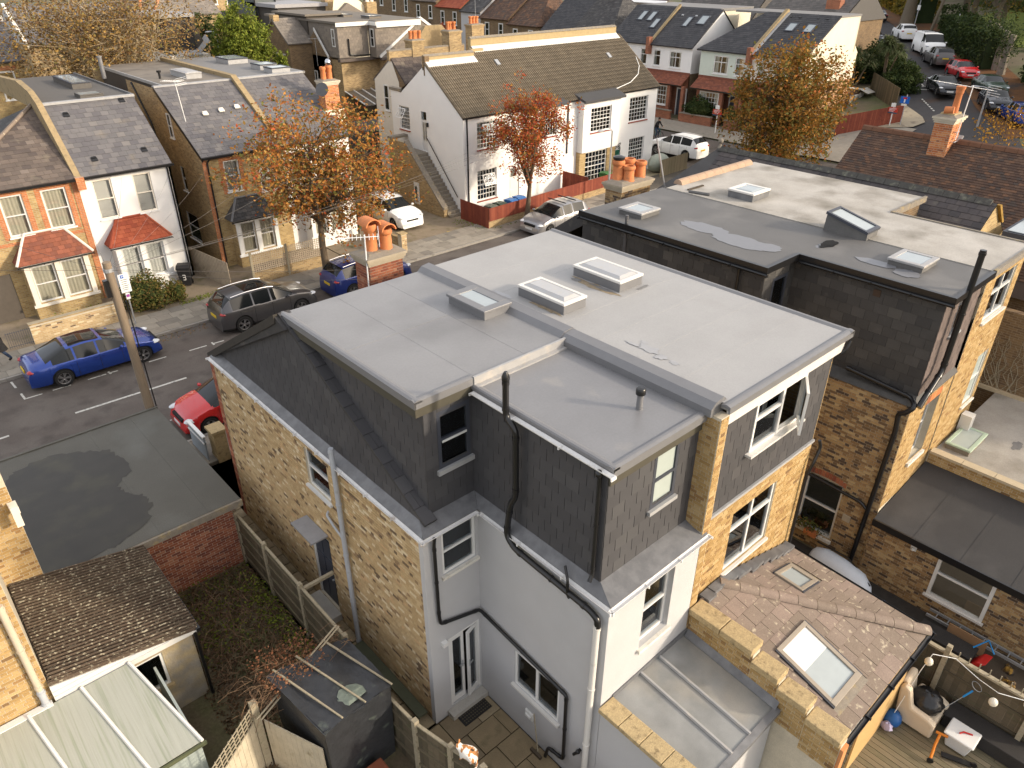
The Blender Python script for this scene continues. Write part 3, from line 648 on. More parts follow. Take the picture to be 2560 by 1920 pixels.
# flat roof decks
def deck(parent,name,x0,x1,y0,y1,z,mat,t=0.12):
    b = MB(); b.box(x0,x1,y0,y1,z-t,z); return b.build(name,mat,parent)
rl = deck(L,'flat_roof',0.24,XP-0.1,RY-0.02,5.0,ZR,M.roof_grp)
ro = deck(L,'outrigger_roof',OX-0.02,XP-0.1,OY-0.04,RY-0.021,ZE,M.roof_grp_out)
def trim(parent,p0,p1,out,h=0.13,w=0.07,mat='trim_grey',up=0.02,name='roof_trim'):
    p0,p1,out = Vector(p0),Vector(p1),Vector(out); d = p1-p0; dn = d.normalized(); mb = MB()
    Ln = d.length
    prof = [(-0.10,0.0),(-0.03,up+0.012),(0.02,up+0.012),(w,up-0.01),(w,-h),(w-0.02,-h),(w-0.03,-h+0.03),(w-0.04,-0.03),(-0.10,-0.03)]
    n = len(prof); base = [p0+out*a+Vector((0,0,1))*b for a,b in prof]
    mb.v += [tuple(q) for q in base]+[tuple(q+d) for q in base]
    for j in range(n): q = (j+1) % n; mb.f.append((j,q,n+q,n+j))
    mb.f.append(tuple(range(n-1,-1,-1))); mb.f.append(tuple(range(n,2*n)))
    return mb.build(name,MATS[mat],parent)
trim(L,(0.24,5.0,ZR),(0.24,RY-0.09,ZR),(-1,0,0)); trim(L,(0.172,RY-0.02,ZR-.003),(OX+0.03,RY-0.02,ZR-.003),(0,-1,0))
MB().box(0.20,0.37,RY-0.06,4.9,ZR-0.32,ZR-0.135).box(0.37,OX-0.01,RY-0.06,RY-0.005,ZR-0.32,ZR-0.135).build('soffit',M.soffit_brown,L)
trim(L,(OX-0.043,OY-0.05,ZE-.003),(XP-0.12,OY-0.05,ZE-.003),(0,-1,0),h=0.14); trim(L,(OX,RY-0.06,ZE),(OX,OY-0.12,ZE),(-1,0,0),h=0.05,w=0.045)
MB().box(OX-0.01,XP-0.1,OY-0.05,OY-0.012,ZE-0.36,ZE-0.142).build('soffit',M.soffit_brown,L)
MB().obox((OX-0.03,RY-0.06,ZR),(1,0,0),(0,0,1),(0,-1,0),0.02,XP-OX-0.1,-0.17,0.03,0.0,0.05).obox((OX,RY-0.11,ZE+.001),(1,0,0),(0,0,1),(0,-1,0),0.0,XP-OX-0.1,0,0.035,0,0.09).build('roof_step_upstand',M.trim_light,L)
gutter(L,(OX-0.04,RY-0.12,ZE-0.07),(OX-0.04,OY-0.16,ZE-0.07),M.gutter_white,(-1,0,0),0.05)
# party upstand between the two roofs
b = MB(); prof = [(XP-0.24,0.0),(XP-0.12,0.10),(XP+0.10,0.13),(XP+0.22,0.03),(XP+0.22,-0.15),(XP-0.24,-0.15)]
for y0,y1 in ((5.02,RY),(RY,OY-0.22)):
    z = ZR if y1 == RY else ZR-0.02
    b.prism([(x,y0,z+h_) for x,h_ in prof],(0,y1-y0,0))
b.build('party_upstand',M.trim_grey,Rr)
# front slopes of both houses (hidden behind the roofs, seen from a step aside)
b = MB(); b.prism([(0.05,5.0,ZR-0.02),(0.05,D+0.25,5.30),(0.05,D+0.25,5.18),(0.05,4.6,ZR-0.2)],(8.0,0,0)); fs = b.build('front_slope',M.slate_old,L)
MB().prism([(0.02,4.97,ZR+0.03),(0.02,D+0.3,5.30),(0.02,D+0.3,5.10),(0.02,4.97,ZR-0.17)],(0.10,0,0)).build('verge_board',mk('verge_dark',(.045,.04,.034),.8),L)
pieces(fs,'front_slate',(0.1,D+0.24,5.33),(1,0,0),(0,-(D-4.8),2.66),(7.8,5.1),0.3,0.22,M.slate_old,gap=.008,th=0.004,tilt=.006,n_ind=0,base_n=0.03)
# lead skirts above the gutters
def skirt(parent,p0,p1,q0,q1,name='lead_skirt',mat='lead'):
    b = MB(); a = [Vector(p) for p in (p0,p1,q1,q0)]; b.prism(a,(0,0,-0.02)); return b.build(name,MATS[mat],parent)
skirt(L,(-0.03,D,5.33),(-0.03,-0.03,5.33),(GXs+.01,D,5.47),(GXs+.01,0.28,5.47))
skirt(L,(-0.03,-0.05,5.33),(w1-.03,-0.05,5.33),(0.15,RY-.01,5.47),(OX,RY-.01,5.47))
skirt(L,(w1-0.03,-0.05,5.335),(w1-0.03,-L2-0.03,5.335),(OX+.01,RY-.01,5.475),(OX+.01,OY-.01,5.475))
skirt(L,(w1-0.03,-L2-0.04,5.34),(XP-.02,-L2-0.04,5.34),(OX,OY,5.48),(XP-.02,OY,5.48))
gutter(L,(-0.02,D+0.05,5.30),(-0.02,-0.10,5.30),M.gutter_white,(-1,0,0),0.05)
gutter(L,(-0.08,-0.03,5.30),(w1-0.06,-0.03,5.30),M.gutter_white,(0,-1,0),0.05)
gutter(L,(w1-0.01,-0.13,5.30),(w1-0.01,-L2-0.10,5.30),M.gutter_white,(-1,0,0),0.05)
gutter(L,(w1-0.06,-L2-0.03,5.30),(XP+0.02,-L2-0.03,5.30),M.gutter_white,(0,-1,0),0.05)
BK,GR = M.plastic_black,M.plastic_grey
# --- pipes on the end house
px = OX-0.16
pipe(L,[(px,-.81,8.50),(px,-.81,7.76),(px,-1.06,7.62),(px,-1.07,6.2),(px-.02,-.95,5.98),(px-.1,-.93,5.30),(w1-0.1,-1.15,5.13),(w1-0.1,-3.05,5.04),(w1-0.1,-3.21,4.96),(w1-0.1,-3.22,4.8)],0.057,BK,'soil_pipe',rb=0.12)
MB().lathe((px,-.81,8.46),[(0.06,0),(0.07,0.02),(0.07,0.08),(0.035,0.16),(0.03,0.17)],12).build('vent_cowl',BK,L,True)
pipe(L,[(w1-0.1,-3.21,4.84),(w1-0.1,-3.18,0.05)],0.06,M.upvc,'soil_pipe',rb=0.1)
pipe(L,[(OX-0.07,OY+0.12,ZE-0.12),(OX-0.07,OY+0.12,5.62),(OX-0.16,OY+0.1,5.5)],0.036,BK,'downpipe')
MB().ball((OX-0.10,OY+0.12,ZE-0.16),0.07,n=10,m=6).build('gutter_outlet',BK,L,True)
pipe(L,[(OX-0.2,OY+0.62,5.52),(w1-0.13,OY+0.45,5.36),(w1-0.13,OY+0.45,5.06),(w1-.13,OY+.40,4.99)],0.025,BK,'overflow_pipe',rb=0.05)
pipe(L,[(0.17,-0.12,5.28),(0.17,-0.09,5.1),(0.2,-0.06,3.2),(0.23,-0.06,2.97),(w1-0.09,-0.06,2.66),(w1-0.07,-0.12,2.66),(w1-0.07,-2.6,2.41),(w1-0.07,-2.61,0.46),(w1-0.08,-2.2,0.40),(w1-.12,-2.16,0.1)],0.037,BK,'downpipe',rb=0.07)
pipe(L,[(-0.10,2.98,5.78),(-0.10,2.98,0.04)],0.057,GR,'soil_pipe')
pipe(L,[(-0.08,3.42,3.42),(-0.08,3.1,3.32),(-0.1,2.98,3.1)],0.03,GR,'waste_pipe'); pipe(L,[(0.0,3.75,3.60),(-0.08,3.7,3.58),(-0.08,3.42,3.42)],0.03,GR,'waste_pipe')
b = MB(); b.obox((w1,-1.45,0.62),U,(0,0,1),(-1,0,0),0,0.24,0,0.24,0,0.05); vo = b.build('extractor_cover',M.frame_white,L,bevel=0.03)
MB().obox((w1,-1.49,0.70),U,(0,0,1),(-1,0,0),0,0.16,0,0.09,0.05,0.09).build('cover_hood',M.frame_white,vo,bevel=0.02)
MB().box(0.24,0.36,-0.1,0.0,2.28,2.38).build('alarm_box',M.frame_white,L)
MB().obox((w1,-3.05,1.52),U,(0,0,1),(-1,0,0),0,0.13,0,0.2,0.0,0.02).build('air_brick',mk('ochre',(.45,.33,.14),.8),L)
for (yy,zz) in ((-2.98,1.12),(-3.95,1.05)):
    MB().ball((w1-0.07,yy,zz),0.05,n=8,m=6).tube([(w1,yy,zz),(w1-.08,yy,zz)],0.035,8).tube([(w1-.08,yy,zz),(w1-.13,yy+.06,zz-.09)],0.032,8).build('wall_light',BK,L,True)
# --- skylights and vents on the two roofs
def rooflight(parent,x0,x1,y0,y1,z,h=0.16,frame='frame_white',gl='dome',kerb='trim_grey',fw=0.09,over=0.05,dome=0.07,name='skylight',label=None):
    b = MB(); b.prism([(x0-.03,y0-.03,z-.01),(x1+.03,y0-.03,z-.01),(x1+.03,y1+.03,z-.01),(x0-.03,y1+.03,z-.01)],(0,0,h)); o = b.build(name,MATS[kerb],parent)
    # flare the foot of the kerb
    X0,X1,Y0,Y1 = x0-over,x1+over,y0-over,y1+over; zz = z+h
    b = MB(); b.box(X0,X1,Y0,Y0+fw,zz,zz+0.06); b.box(X0,X1,Y1-fw,Y1,zz,zz+0.06); b.box(X0,X0+fw,Y0+fw,Y1-fw,zz,zz+0.06); b.box(X1-fw,X1,Y0+fw,Y1-fw,zz,zz+0.06)
    b.build('skylight_frame',MATS[frame],o,bevel=0.012)
    b = MB(); a0,a1,b0,b1 = X0+fw,X1-fw,Y0+fw,Y1-fw
    if dome:
        i = 0.10
        b.v += [(a0,b0,zz+.04),(a1,b0,zz+.04),(a1,b1,zz+.04),(a0,b1,zz+.04),(a0+i,b0+i,zz+.04+dome),(a1-i,b0+i,zz+.04+dome),(a1-i,b1-i,zz+.04+dome),(a0+i,b1-i,zz+.04+dome)]
        b.f += [(4,5,6,7),(0,1,5,4),(1,2,6,5),(2,3,7,6),(3,0,4,7)]
    else: b.box(a0,a1,b0,b1,zz+.02,zz+.045)
    b.build('pane',MATS[gl],o)
    if label: o['label'] = label
    return o
rooflight(L,3.16,3.78,1.92,3.04,ZR,0.16,'trim_grey','skyglass','trim_grey',0.2,0.07,0.0,label='grey framed skylight beside the party upstand')
for a in ((.3,3.8,2.6,2.68),(1.5,1.58,.3,4.95),(2.75,2.83,.3,4.95)): MB().box(*a,ZR,ZR+(.004 if a[0] == .3 else .0022)).build('lap_joint',M.roof_grp,L)
rr = deck(Rr,'flat_roof',XP+0.05,8.16,-3.34,5.0,ZN,M.roof_felt)
rooflight(Rr,4.50,5.10,0.98,2.30,ZN,0.2,'upvc','dome','trim_grey',0.09,0.05,0.06,label='white domed skylight nearer the party upstand')
rooflight(Rr,6.25,6.95,0.98,2.32,ZN,0.2,'upvc','dome','trim_grey',0.09,0.05,0.06,label='white domed skylight with dark stains around its foot')
BZ = [0]
def blot(parent,name,cx,cy,rx,ry,z,mat,n=18,j=.35,rot=0):
    BZ[0] += 1; z += .0011*(BZ[0] % 9)
    b = MB(); pts = []
    for i in range(n):
        t = 2*math.pi*i/n; q = 1+random.uniform(-j,j); x,y = rx*q*math.cos(t),ry*q*math.sin(t)
        pts.append((cx+x*math.cos(rot)-y*math.sin(rot),cy+x*math.sin(rot)+y*math.cos(rot),z))
    b.poly(*pts); return b.build(name,mat,parent)
blot(Rr,'roof_stain',6.07,1.6,.13,.7,ZN+.003,M.rust_stain); blot(Rr,'roof_stain',6.12,1.35,.06,.35,ZN+.006,M.stain_dark); blot(Rr,'roof_stain',6.05,2.1,.07,.14,ZN+.006,M.stain_dark); blot(Rr,'roof_stain',6.85,.80,.2,.05,ZN+.003,M.stain_dark)
blot(Rr,'roof_stain',4.42,1.4,.06,.5,ZN+.003,M.rust_stain)
mk('damp',(0.33,0.33,0.335),0.35,var=0.1,scale=3,fine=.05)
for cx_,cy_,a_,b_ in ((4.6,-1.2,.12,.25),(4.5,-1.55,.1,.12),(4.52,-.85,.05,.2),(4.75,-.95,.05,.1),(4.25,2.6,.07,.3),(4.5,-1.85,.06,.1)): blot(Rr,'roof_stain',cx_,cy_,a_,b_,ZN+.003,M.damp)
# sheet laps on the felt
for y in (-2.3,-1.3,-.3,.7,1.7,2.7,3.7): MB().box(XP+.25,8.1,y,y+.09,ZN,ZN+.002).build('felt_lap',M.roof_felt,Rr)
b = MB(); b.lathe((3.04,-2.24,ZE-.01),[(0.10,0),(0.058,0.02),(0.055,0.3)],16); vp = b.build('vent_pipe',M.trim_grey,L,True)
MB().lathe((3.04,-2.24,ZE+.28),[(0.06,0),(0.085,0.02),(0.085,0.11),(0.07,0.13),(0,0.135)],16).build('vent_cap',BK,vp,True)
# --- back of the neighbour: slate hung, white open window, brick below
XL,XR,BY = XP+0.10,7.9,-3.25
trim(Rr,(XP-.03,-3.34,ZN-.003),(8.232,-3.34,ZN-.003),(0,-1,0),h=0.12,w=.08); trim(Rr,(8.16,-3.42,ZN),(8.16,5.0,ZN),(1,0,0),h=0.12,w=.08)
MB().box(XL-.02,8.05,-3.36,-3.30,ZN-.40,ZN-.125).box(XL-.02,8.05,-3.30,-3.24,ZN-.42,ZN-.38).build('fascia_board',M.upvc,Rr)
MB().box(7.98,8.06,-3.3,5.0,ZN-.40,ZN-.125).build('fascia_board',M.upvc,Rr)
sh = [(5.13-XL,6.50-5.55,6.90-XL,7.56-5.55)]
mb = wall_panel(MB(),(XL,BY,5.45),(1,0,0),XR-XL,2.2,[(a,b_+.1,c,d+.1) for a,b_,c,d in sh],0.1); sb = mb.build('loft_back_wall',M.slate_old,Rr)
pieces(sb,'slate',(XL+.05,BY,5.55),(1,0,0),(0,0,1),(XR-XL-.05,2.09),0.30,0.25,mk('slate_r',(.1,.1,.1),.7,var=.1,fine=.06,rnd=[((.062,.060,.063),4),((.072,.069,.071),3),((.056,.055,.058),3)]),gap=0.010,gapv=0.004,th=0.004,tilt=0.006,n_ind=120,holes=[(a-.05,b_,c-.05,d) for a,b_,c,d in sh])
ww = MB(); O = Vector((5.13,BY,6.50)); E3 = ((1,0,0),(0,0,1),(0,-1,0))
for u0,u1,v0,v1 in ((0,1.77,0,.06),(0,1.77,1.0,1.06),(0,.06,.06,1.0),(1.71,1.77,.06,1.0),(.90,.98,.06,1.0)): ww.obox(O,*E3,u0,u1,v0,v1,-0.05,0.03)
ww.obox(O,*E3,.06,.90,.66,.72,-0.045,0.028); wo = ww.build('window',M.frame_white,Rr); wo['label'] = 'white window with its right casement swung open'
for u0,u1,v0,v1 in ((.06,.90,.06,.66),(.06,.90,.72,1.0)): MB().obox(O,*E3,u0,u1,v0,v1,-.02,-.012).build('pane',M.glass_dark,wo)
Oc = O+Vector((1.71,-0.03,0.07)); Uc = Vector((-math.cos(.55),-math.sin(.55),0)); Nc = Vector((0,0,1)).cross(Uc)
b = MB()
for u0,u1,v0,v1 in ((0,.7,0,.06),(0,.7,.87,.93),(0,.06,.06,.87),(.64,.7,.06,.87)): b.obox(Oc,Uc,(0,0,1),Nc,u0,u1,v0,v1,-.025,.025)
cs = b.build('open_casement',M.frame_white,wo)
MB().obox(Oc,Uc,(0,0,1),Nc,.05,.65,.05,.88,-.005,.003).build('glazing',M.glass_clear,wo)
MB().obox(O,*E3,-.09,1.86,-.05,-.002,-.02,.14).build('sill',M.upvc,wo)
MB().obox(O,*E3,1.02,1.68,.08,.98,-.45,-.44).build('roller_blind',M.blind,wo)
# brick pier on the party line
b = MB(); b.box(3.80,4.04,-3.36,-2.9,0,7.85); pr_ = b.build('brick_pier',M.mortar,Rr)
pieces(pr_,'brick',(3.80,-3.36,2.85),(1,0,0),(0,0,1),(.235,4.98),BR,.0755,M.brick_yellow,gap=.011,th=.007,n_ind=40)
pieces(pr_,'brick',(3.80,-2.9,5.4),(0,-1,0),(0,0,1),(.45,2.4),BR,.0755,M.brick_yellow,gap=.011,th=.007,n_ind=0)
# lower brick back wall
bw = [(5.0-4.04,3.56,6.6-4.04,5.12)]
mb = wall_panel(MB(),(4.04,BY-.02,0),(1,0,0),XR-4.04,5.52,bw,.12); lb = mb.build('brick_back_wall',M.mortar,Rr)
pieces(lb,'brick',(4.05,BY-.02,2.6),(1,0,0),(0,0,1),(XR-4.06,2.87),BR,.0755,M.brick_yellow,gap=.011,th=.007,holes=[(a,b_-2.6,c,d-2.6) for a,b_,c,d in bw],n_ind=260,jit=.002)
MB().box(4.03,XR+.02,BY-.055,BY-.005,5.47,5.53).build('lead_drip',M.lead_light,Rr)
wo = window(Rr,(5.0,BY-.02,3.56),(1,0,0),1.6,1.56,'toplights',rec=.06,sill=M.upvc,f=.065,split=.68,curtain='sides')
MB().box(XR,XR+.02,-3.26,5.0,0,ZN-.4).build('far_flank_wall',M.far_stock,Rr)
pipe(Rr,[(8.14,-3.42,7.86),(8.06,-3.42,7.7),(8.0,-3.36,7.6)],.036,BK,'downpipe'); pipe(Rr,[(7.98,-3.38,5.52),(8.02,-3.42,5.35),(7.84,-3.42,5.0),(7.80,-3.36,4.7),(7.78,-3.36,2.62)],.036,BK,'downpipe',rb=.07)
# chimney on the front slope of the pair, with aerial
def pot(parent,x,y,z,h=.5,r=.13,mat='terracotta',cowl=None):
    b = MB(); b.lathe((x,y,z),[(r*1.12,0),(r*1.1,.06),(r,.09),(r*.92,h*.75),(r*1.1,h*.8),(r*1.15,h*.9),(r*1.05,h),(r*.75,h),(r*.72,h*.6),(0,h*.6)],14)
    o = b.build('chimney_pot',MATS[mat],parent,True)
    if cowl == 'hood':
        b = MB(); n = 10
        for i in range(n):
            t0,t1 = math.pi*i/n,math.pi*(i+1)/n; R_ = r*1.35
            P = lambda t,yy,rr: (x+rr*math.cos(t),y+yy,z+h*.98+rr*math.sin(t)*.8)
            b.quad(P(t0,-R_,R_),P(t1,-R_,R_),P(t1,R_,R_),P(t0,R_,R_)); b.quad(P(t0,-R_,R_*.85),P(t0,R_,R_*.85),P(t1,R_,R_*.85),P(t1,-R_,R_*.85))
            for yy in (-R_,R_): b.quad(P(t0,yy,R_),P(t1,yy,R_),P(t1,yy,R_*.85),P(t0,yy,R_*.85))
        b.build('pot_hood',MATS[mat],o,True)
    return o
def stack(parent,x0,x1,y0,y1,z0,z1,brick='brick_dark',mortar='mortar_dark',caps=2,n_ind=40,built=True,flaunch='coping_grey'):
    """brick chimney stack with oversailing courses"""
    b = MB(); b.box(x0,x1,y0,y1,z0,z1-.18)
    for k in range(caps): o_ = .035*(k+1); b.box(x0-o_,x1+o_,y0-o_,y1+o_,z1-.18+.075*k,z1-.11+.075*k)
    st = b.build('chimney_stack',MATS[mortar] if built else MATS[brick],parent)
    if built:
        pieces(st,'brick',(x0,y0,z0),(1,0,0),(0,0,1),(x1-x0,z1-.18-z0),BR,.0755,MATS[brick],gap=.011,th=.007,n_ind=n_ind//2)
        pieces(st,'brick',(x0,y1,z0),(0,-1,0),(0,0,1),(y1-y0,z1-.18-z0),BR,.0755,MATS[brick],gap=.011,th=.007,n_ind=n_ind//2)
    zt = z1-.11+.075*(caps-1); o_ = .035*caps
    b = MB(); b.v += [(x0-o_,y0-o_,zt),(x1+o_,y0-o_,zt),(x1+o_,y1+o_,zt),(x0-o_,y1+o_,zt),(x0+.1,y0+.1,zt+.08),(x1-.1,y0+.1,zt+.08),(x1-.1,y1-.1,zt+.08),(x0+.1,y1-.1,zt+.08)]
    b.f += [(4,5,6,7),(0,1,5,4),(1,2,6,5),(2,3,7,6),(3,0,4,7)]; b.build('flaunching',MATS[flaunch],st)
    return st
def yagi(name,label,base,top,mats='metal_galv',n=9,L_=1.0,rz=0.0,w=.32,el=0.0,two=False):
    """television aerial: mast, boom and rods"""
    t = thing(name,label,'aerial',base)
    MB().tube([base,top],.018,6).build('mast',MATS[mats],t,True)
    d = Vector((math.cos(rz),math.sin(rz),el)).normalized(); s = Vector((-math.sin(rz),math.cos(rz),0)); T = Vector(top)-Vector((0,0,.06))
    MB().tube([T-d*L_*.35,T+d*L_*.65],.012,5).build('boom',MATS[mats],t,True)
    for i in range(n):
        p = T+d*(L_*(-.33+.96*i/(n-1))); ww = w*(1.0-.35*i/n)
        MB().tube([p-s*ww/2,p+s*ww/2],.007,5).build('rod',MATS[mats],t,True)
    for zz in (-.16,-.08,.08,.16):
        p = T-d*L_*.36+Vector((0,0,zz)); MB().tube([p-s*w*.7,p+s*w*.7],.007,5).build('reflector_rod',MATS[mats],t,True)
    return t
st = stack(Rr,3.9,4.95,7.5,8.2,5.9,7.52,'brick_red','mortar_dark',3,60)
pot(Rr,4.25,7.9,7.56,.78,.17,cowl='hood'); pot(Rr,4.62,7.75,7.56,.62,.17,cowl='hood')
yagi('tv_aerial','white many-rod television aerial on the chimney with hooded pots',(3.82,7.5,6.6),(3.82,7.46,8.25),'paint_white',10,1.0,2.6,.5)
MB().box(3.7,3.88,7.4,7.46,6.5,6.55).box(3.86,3.9,7.4,8.0,6.5,6.55).build('aerial_bracket',M.metal_galv,Rr)
# ================================================================= second pair of houses to the right
S = thing('house','house with dark slate-hung loft, mossy dark flat roof and tall black soil pipe','house',(10,-4,0),'second pair of houses')
T_ = thing('house','yellow brick house with weathered pale flat roof behind the dark one','house',(14,-4,0),'second pair of houses')
mk('green_trim',(.42,.52,.40),.6)
mk('roof_dark',(0.125,0.122,0.118),0.6,var=0.14,scale=0.6,fine=0.08,fscale=35,stain=((0.185,0.178,0.168),0.8,0.52,0.75),bump=0.08,bscale=50)
mk('roof_pale',(0.37,0.345,0.305),0.75,var=0.16,scale=0.9,fine=0.1,fscale=30,stain=((0.20,0.18,0.145),0.7,0.5,0.72),col2=(0.43,0.405,0.365))
mk('lead_dark',(.085,.082,.078),.65,var=.2,scale=4,fine=.1)
mk('coat_blue',(0.175,0.178,0.19),0.35,var=0.06,fine=0.03)
mk('water_dark',(0.03,0.03,0.03),0.08,var=0.1,fine=0.0,spec=0.6)
SX,OXs,SBY,ZS = 10.15,11.6,-3.95,8.0
SLs = mk('slate_s',(.1,.1,.1),.7,var=.16,scale=1.2,fine=.1,rnd=[((.064,.061,.058),4),((.076,.072,.068),3),((.053,.051,.050),3),((.092,.087,.08),1)],stain=((.115,.108,.098),3,.66,.82))
# flat roofs
rf = deck(S,'flat_roof',SX-.08,13.85,-0.35,5.7,ZS,M.roof_dark); deck(S,'outrigger_roof',OXs-.08,13.85,SBY-.12,-0.351,ZS,M.roof_dark)
b = MB()
for a in ((SX-.16,SX-.07,-.43,5.75),(SX-.07,OXs-.07,-.43,-.34),(OXs-.16,OXs-.07,SBY-.2,-.43),(OXs-.07,13.85,SBY-.2,SBY-.11)): b.box(*a,ZS-.13,ZS+.035)
b.build('roof_trim',M.plastic_black,S)
gutter(S,(SX-.16,5.7,ZS-.13),(SX-.16,-.45,ZS-.13),BK,(-1,0,0),.05); gutter(S,(OXs-.16,-.45,ZS-.13),(OXs-.16,SBY-.2,ZS-.13),BK,(-1,0,0),.05)
mb = MB(); mb.poly((SX,5.7,5.3),(SX,-.3,5.3),(SX,-.3,ZS-.1),(SX,5.7,ZS-.1)); a = mb.build('loft_cheek',M.slate_old,S)
pieces(a,'slate',(SX,5.7,5.35),U,(0,0,1),(6.0,2.5),.33,.25,SLs,gap=.008,gapv=.005,th=.004,tilt=.008,n_ind=60)
dh = [(.45,0.25,1.15,2.25)]
mb = wall_panel(MB(),(SX,-.3,5.3),(1,0,0),OXs-SX,2.6,dh,.1); a = mb.build('loft_back_wall',M.slate_old,S)
pieces(a,'slate',(SX,-.3,5.35),(1,0,0),(0,0,1),(OXs-SX,2.5),.33,.25,SLs,gap=.008,gapv=.005,th=.004,tilt=.008,n_ind=0,holes=[(.45,.2,1.15,2.2)])
window(S,(SX+.45,-.3,5.55),(1,0,0),.7,2.0,'one',M.frame_dark,rec=.02,f=.07)
mb = MB(); mb.poly((OXs,-.3,5.3),(OXs,SBY,5.3),(OXs,SBY,ZS-.1),(OXs,-.3,ZS-.1)); a = mb.build('outrigger_cheek',M.slate_old,S)
pieces(a,'slate',(OXs,-.3,5.35),U,(0,0,1),(-.3-SBY,2.5),.33,.25,SLs,gap=.008,gapv=.005,th=.004,tilt=.008,n_ind=150)
oh = [(12.45-OXs,6.72-5.3,13.02-OXs,7.55-5.3)]
mb = wall_panel(MB(),(OXs,SBY,5.3),(1,0,0),13.85-OXs,2.6,oh,.1); a = mb.build('outrigger_back',M.slate_old,S)
pieces(a,'slate',(OXs,SBY,5.35),(1,0,0),(0,0,1),(13.85-OXs,2.5),.33,.25,mk('slate_pink',(.1,.1,.1),.8,var=.15,fine=.1,rnd=[((.135,.105,.095),4),((.155,.12,.108),3),((.115,.09,.083),3)]),gap=.01,gapv=.005,th=.004,tilt=.008,n_ind=50,holes=[(a_,b_-.05,c_,d_-.05) for a_,b_,c_,d_ in oh])
window(S,(12.45,SBY,6.72),(1,0,0),.57,.83,'one',M.frame_dark,rec=.02,f=.06,sill=M.lead_light)
MB().obox((OXs,-2.35,7.5),U,(0,0,1),(-1,0,0),0,.17,0,.17,.01,.03).build('vent_grille',mk('vent_brown',(.07,.045,.03),.8),S)
# brick below
BX,BYs = 11.25,-4.0
sh_ = [(2.0-.35,.5,3.05-.35,2.32)]
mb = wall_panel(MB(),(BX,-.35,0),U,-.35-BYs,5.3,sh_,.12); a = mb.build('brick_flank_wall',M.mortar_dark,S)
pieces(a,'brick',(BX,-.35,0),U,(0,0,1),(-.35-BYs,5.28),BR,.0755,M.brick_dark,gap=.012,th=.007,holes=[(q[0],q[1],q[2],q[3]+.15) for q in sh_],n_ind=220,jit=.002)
b = MB()
for i in range(11):
    y = -2.0-i*.1; dz = .10*(1-((i-5)/5.5)**2); b.box(BX-.012,BX+.05,y-.088,y,2.32+dz*.6,2.46+dz)
b.build('brick_arch',M.brick_red,S)
MB().prism([(BX+.01,-2.0,2.3),(BX+.01,-3.05,2.3),(BX+.01,-3.05,2.36),(BX+.01,-2.52,2.42),(BX+.01,-2.0,2.36)],(.1,0,0)).build('arch_infill',M.interior,S)
window(S,(BX,-2.0,.5),U,1.05,1.82,'sash',rec=.1,sill=M.stone_sill,sillw=.1,f=.07)
mb = wall_panel(MB(),(BX,BYs,0),(1,0,0),13.85-BX,5.3,[(12.3-BX,3.15,13.2-BX,4.9)],.25); a = mb.build('brick_back_wall',M.mortar,S)
pieces(a,'brick',(BX,BYs,2.2),(1,0,0),(0,0,1),(13.85-BX,3.1),BR,.0755,M.brick_yellow,gap=.011,th=.007,holes=[(12.3-BX,.95,13.2-BX,2.9)],n_ind=100,jit=.002)
b = MB()
for i in range(8): b.box(12.28+i*.118,12.28+i*.118+.105,BYs-.012,BYs+.02,4.9,5.12)
b.build('brick_arch',M.brick_orange,S)
window(S,(12.3,BYs,3.15),(1,0,0),.9,1.75,'sash',rec=.2,sill=M.stone_sill,sillw=.1,f=.07)
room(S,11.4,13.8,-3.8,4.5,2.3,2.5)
skirt(S,(BX-.04,-.3,5.29),(BX-.04,BYs-.06,5.29),(OXs+.01,-.3,5.42),(OXs+.01,SBY,5.42),mat='lead_dark'); skirt(S,(BX-.04,BYs-.06,5.295),(13.85,BYs-.06,5.295),(OXs,SBY+.01,5.425),(13.85,SBY+.01,5.425),mat='lead_dark')
MB().box(BX+.0,11.24,-.34,-.3,0,5.3).box(SX,BX,-.34,-.30,0,5.3).box(SX-.02,SX,-.34,5.9,0,5.35).build('main_wall',M.far_dark,S)
# soil pipe and drains
pipe(S,[(12.22,-4.14,8.95),(12.15,-4.14,5.98),(11.42,-4.16,5.55),(11.2,-4.16,5.36)],.07,BK,'soil_pipe',rb=.14)
pipe(S,[(11.42,-2.25,5.56),(11.40,-3.9,5.42),(11.15,-4.1,5.36),(11.1,-3.95,5.15),(11.14,-3.8,5.05),(11.14,-3.85,4.6),(11.14,-3.74,.1)],.06,BK,'soil_pipe',rb=.12)
pipe(S,[(11.17,-1.9,2.30),(11.14,-3.6,2.22),(11.14,-3.74,2.1)],.045,BK,'waste_pipe')
pipe(S,[(SX-.1,.35,7.86),(SX-.1,.35,5.4)],.04,BK,'downpipe'); pipe(S,[(10.12,4.05,8.25),(10.12,4.05,6.9)],.045,mk('pipe_lead',(.10,.10,.105),.5),'vent_pipe')
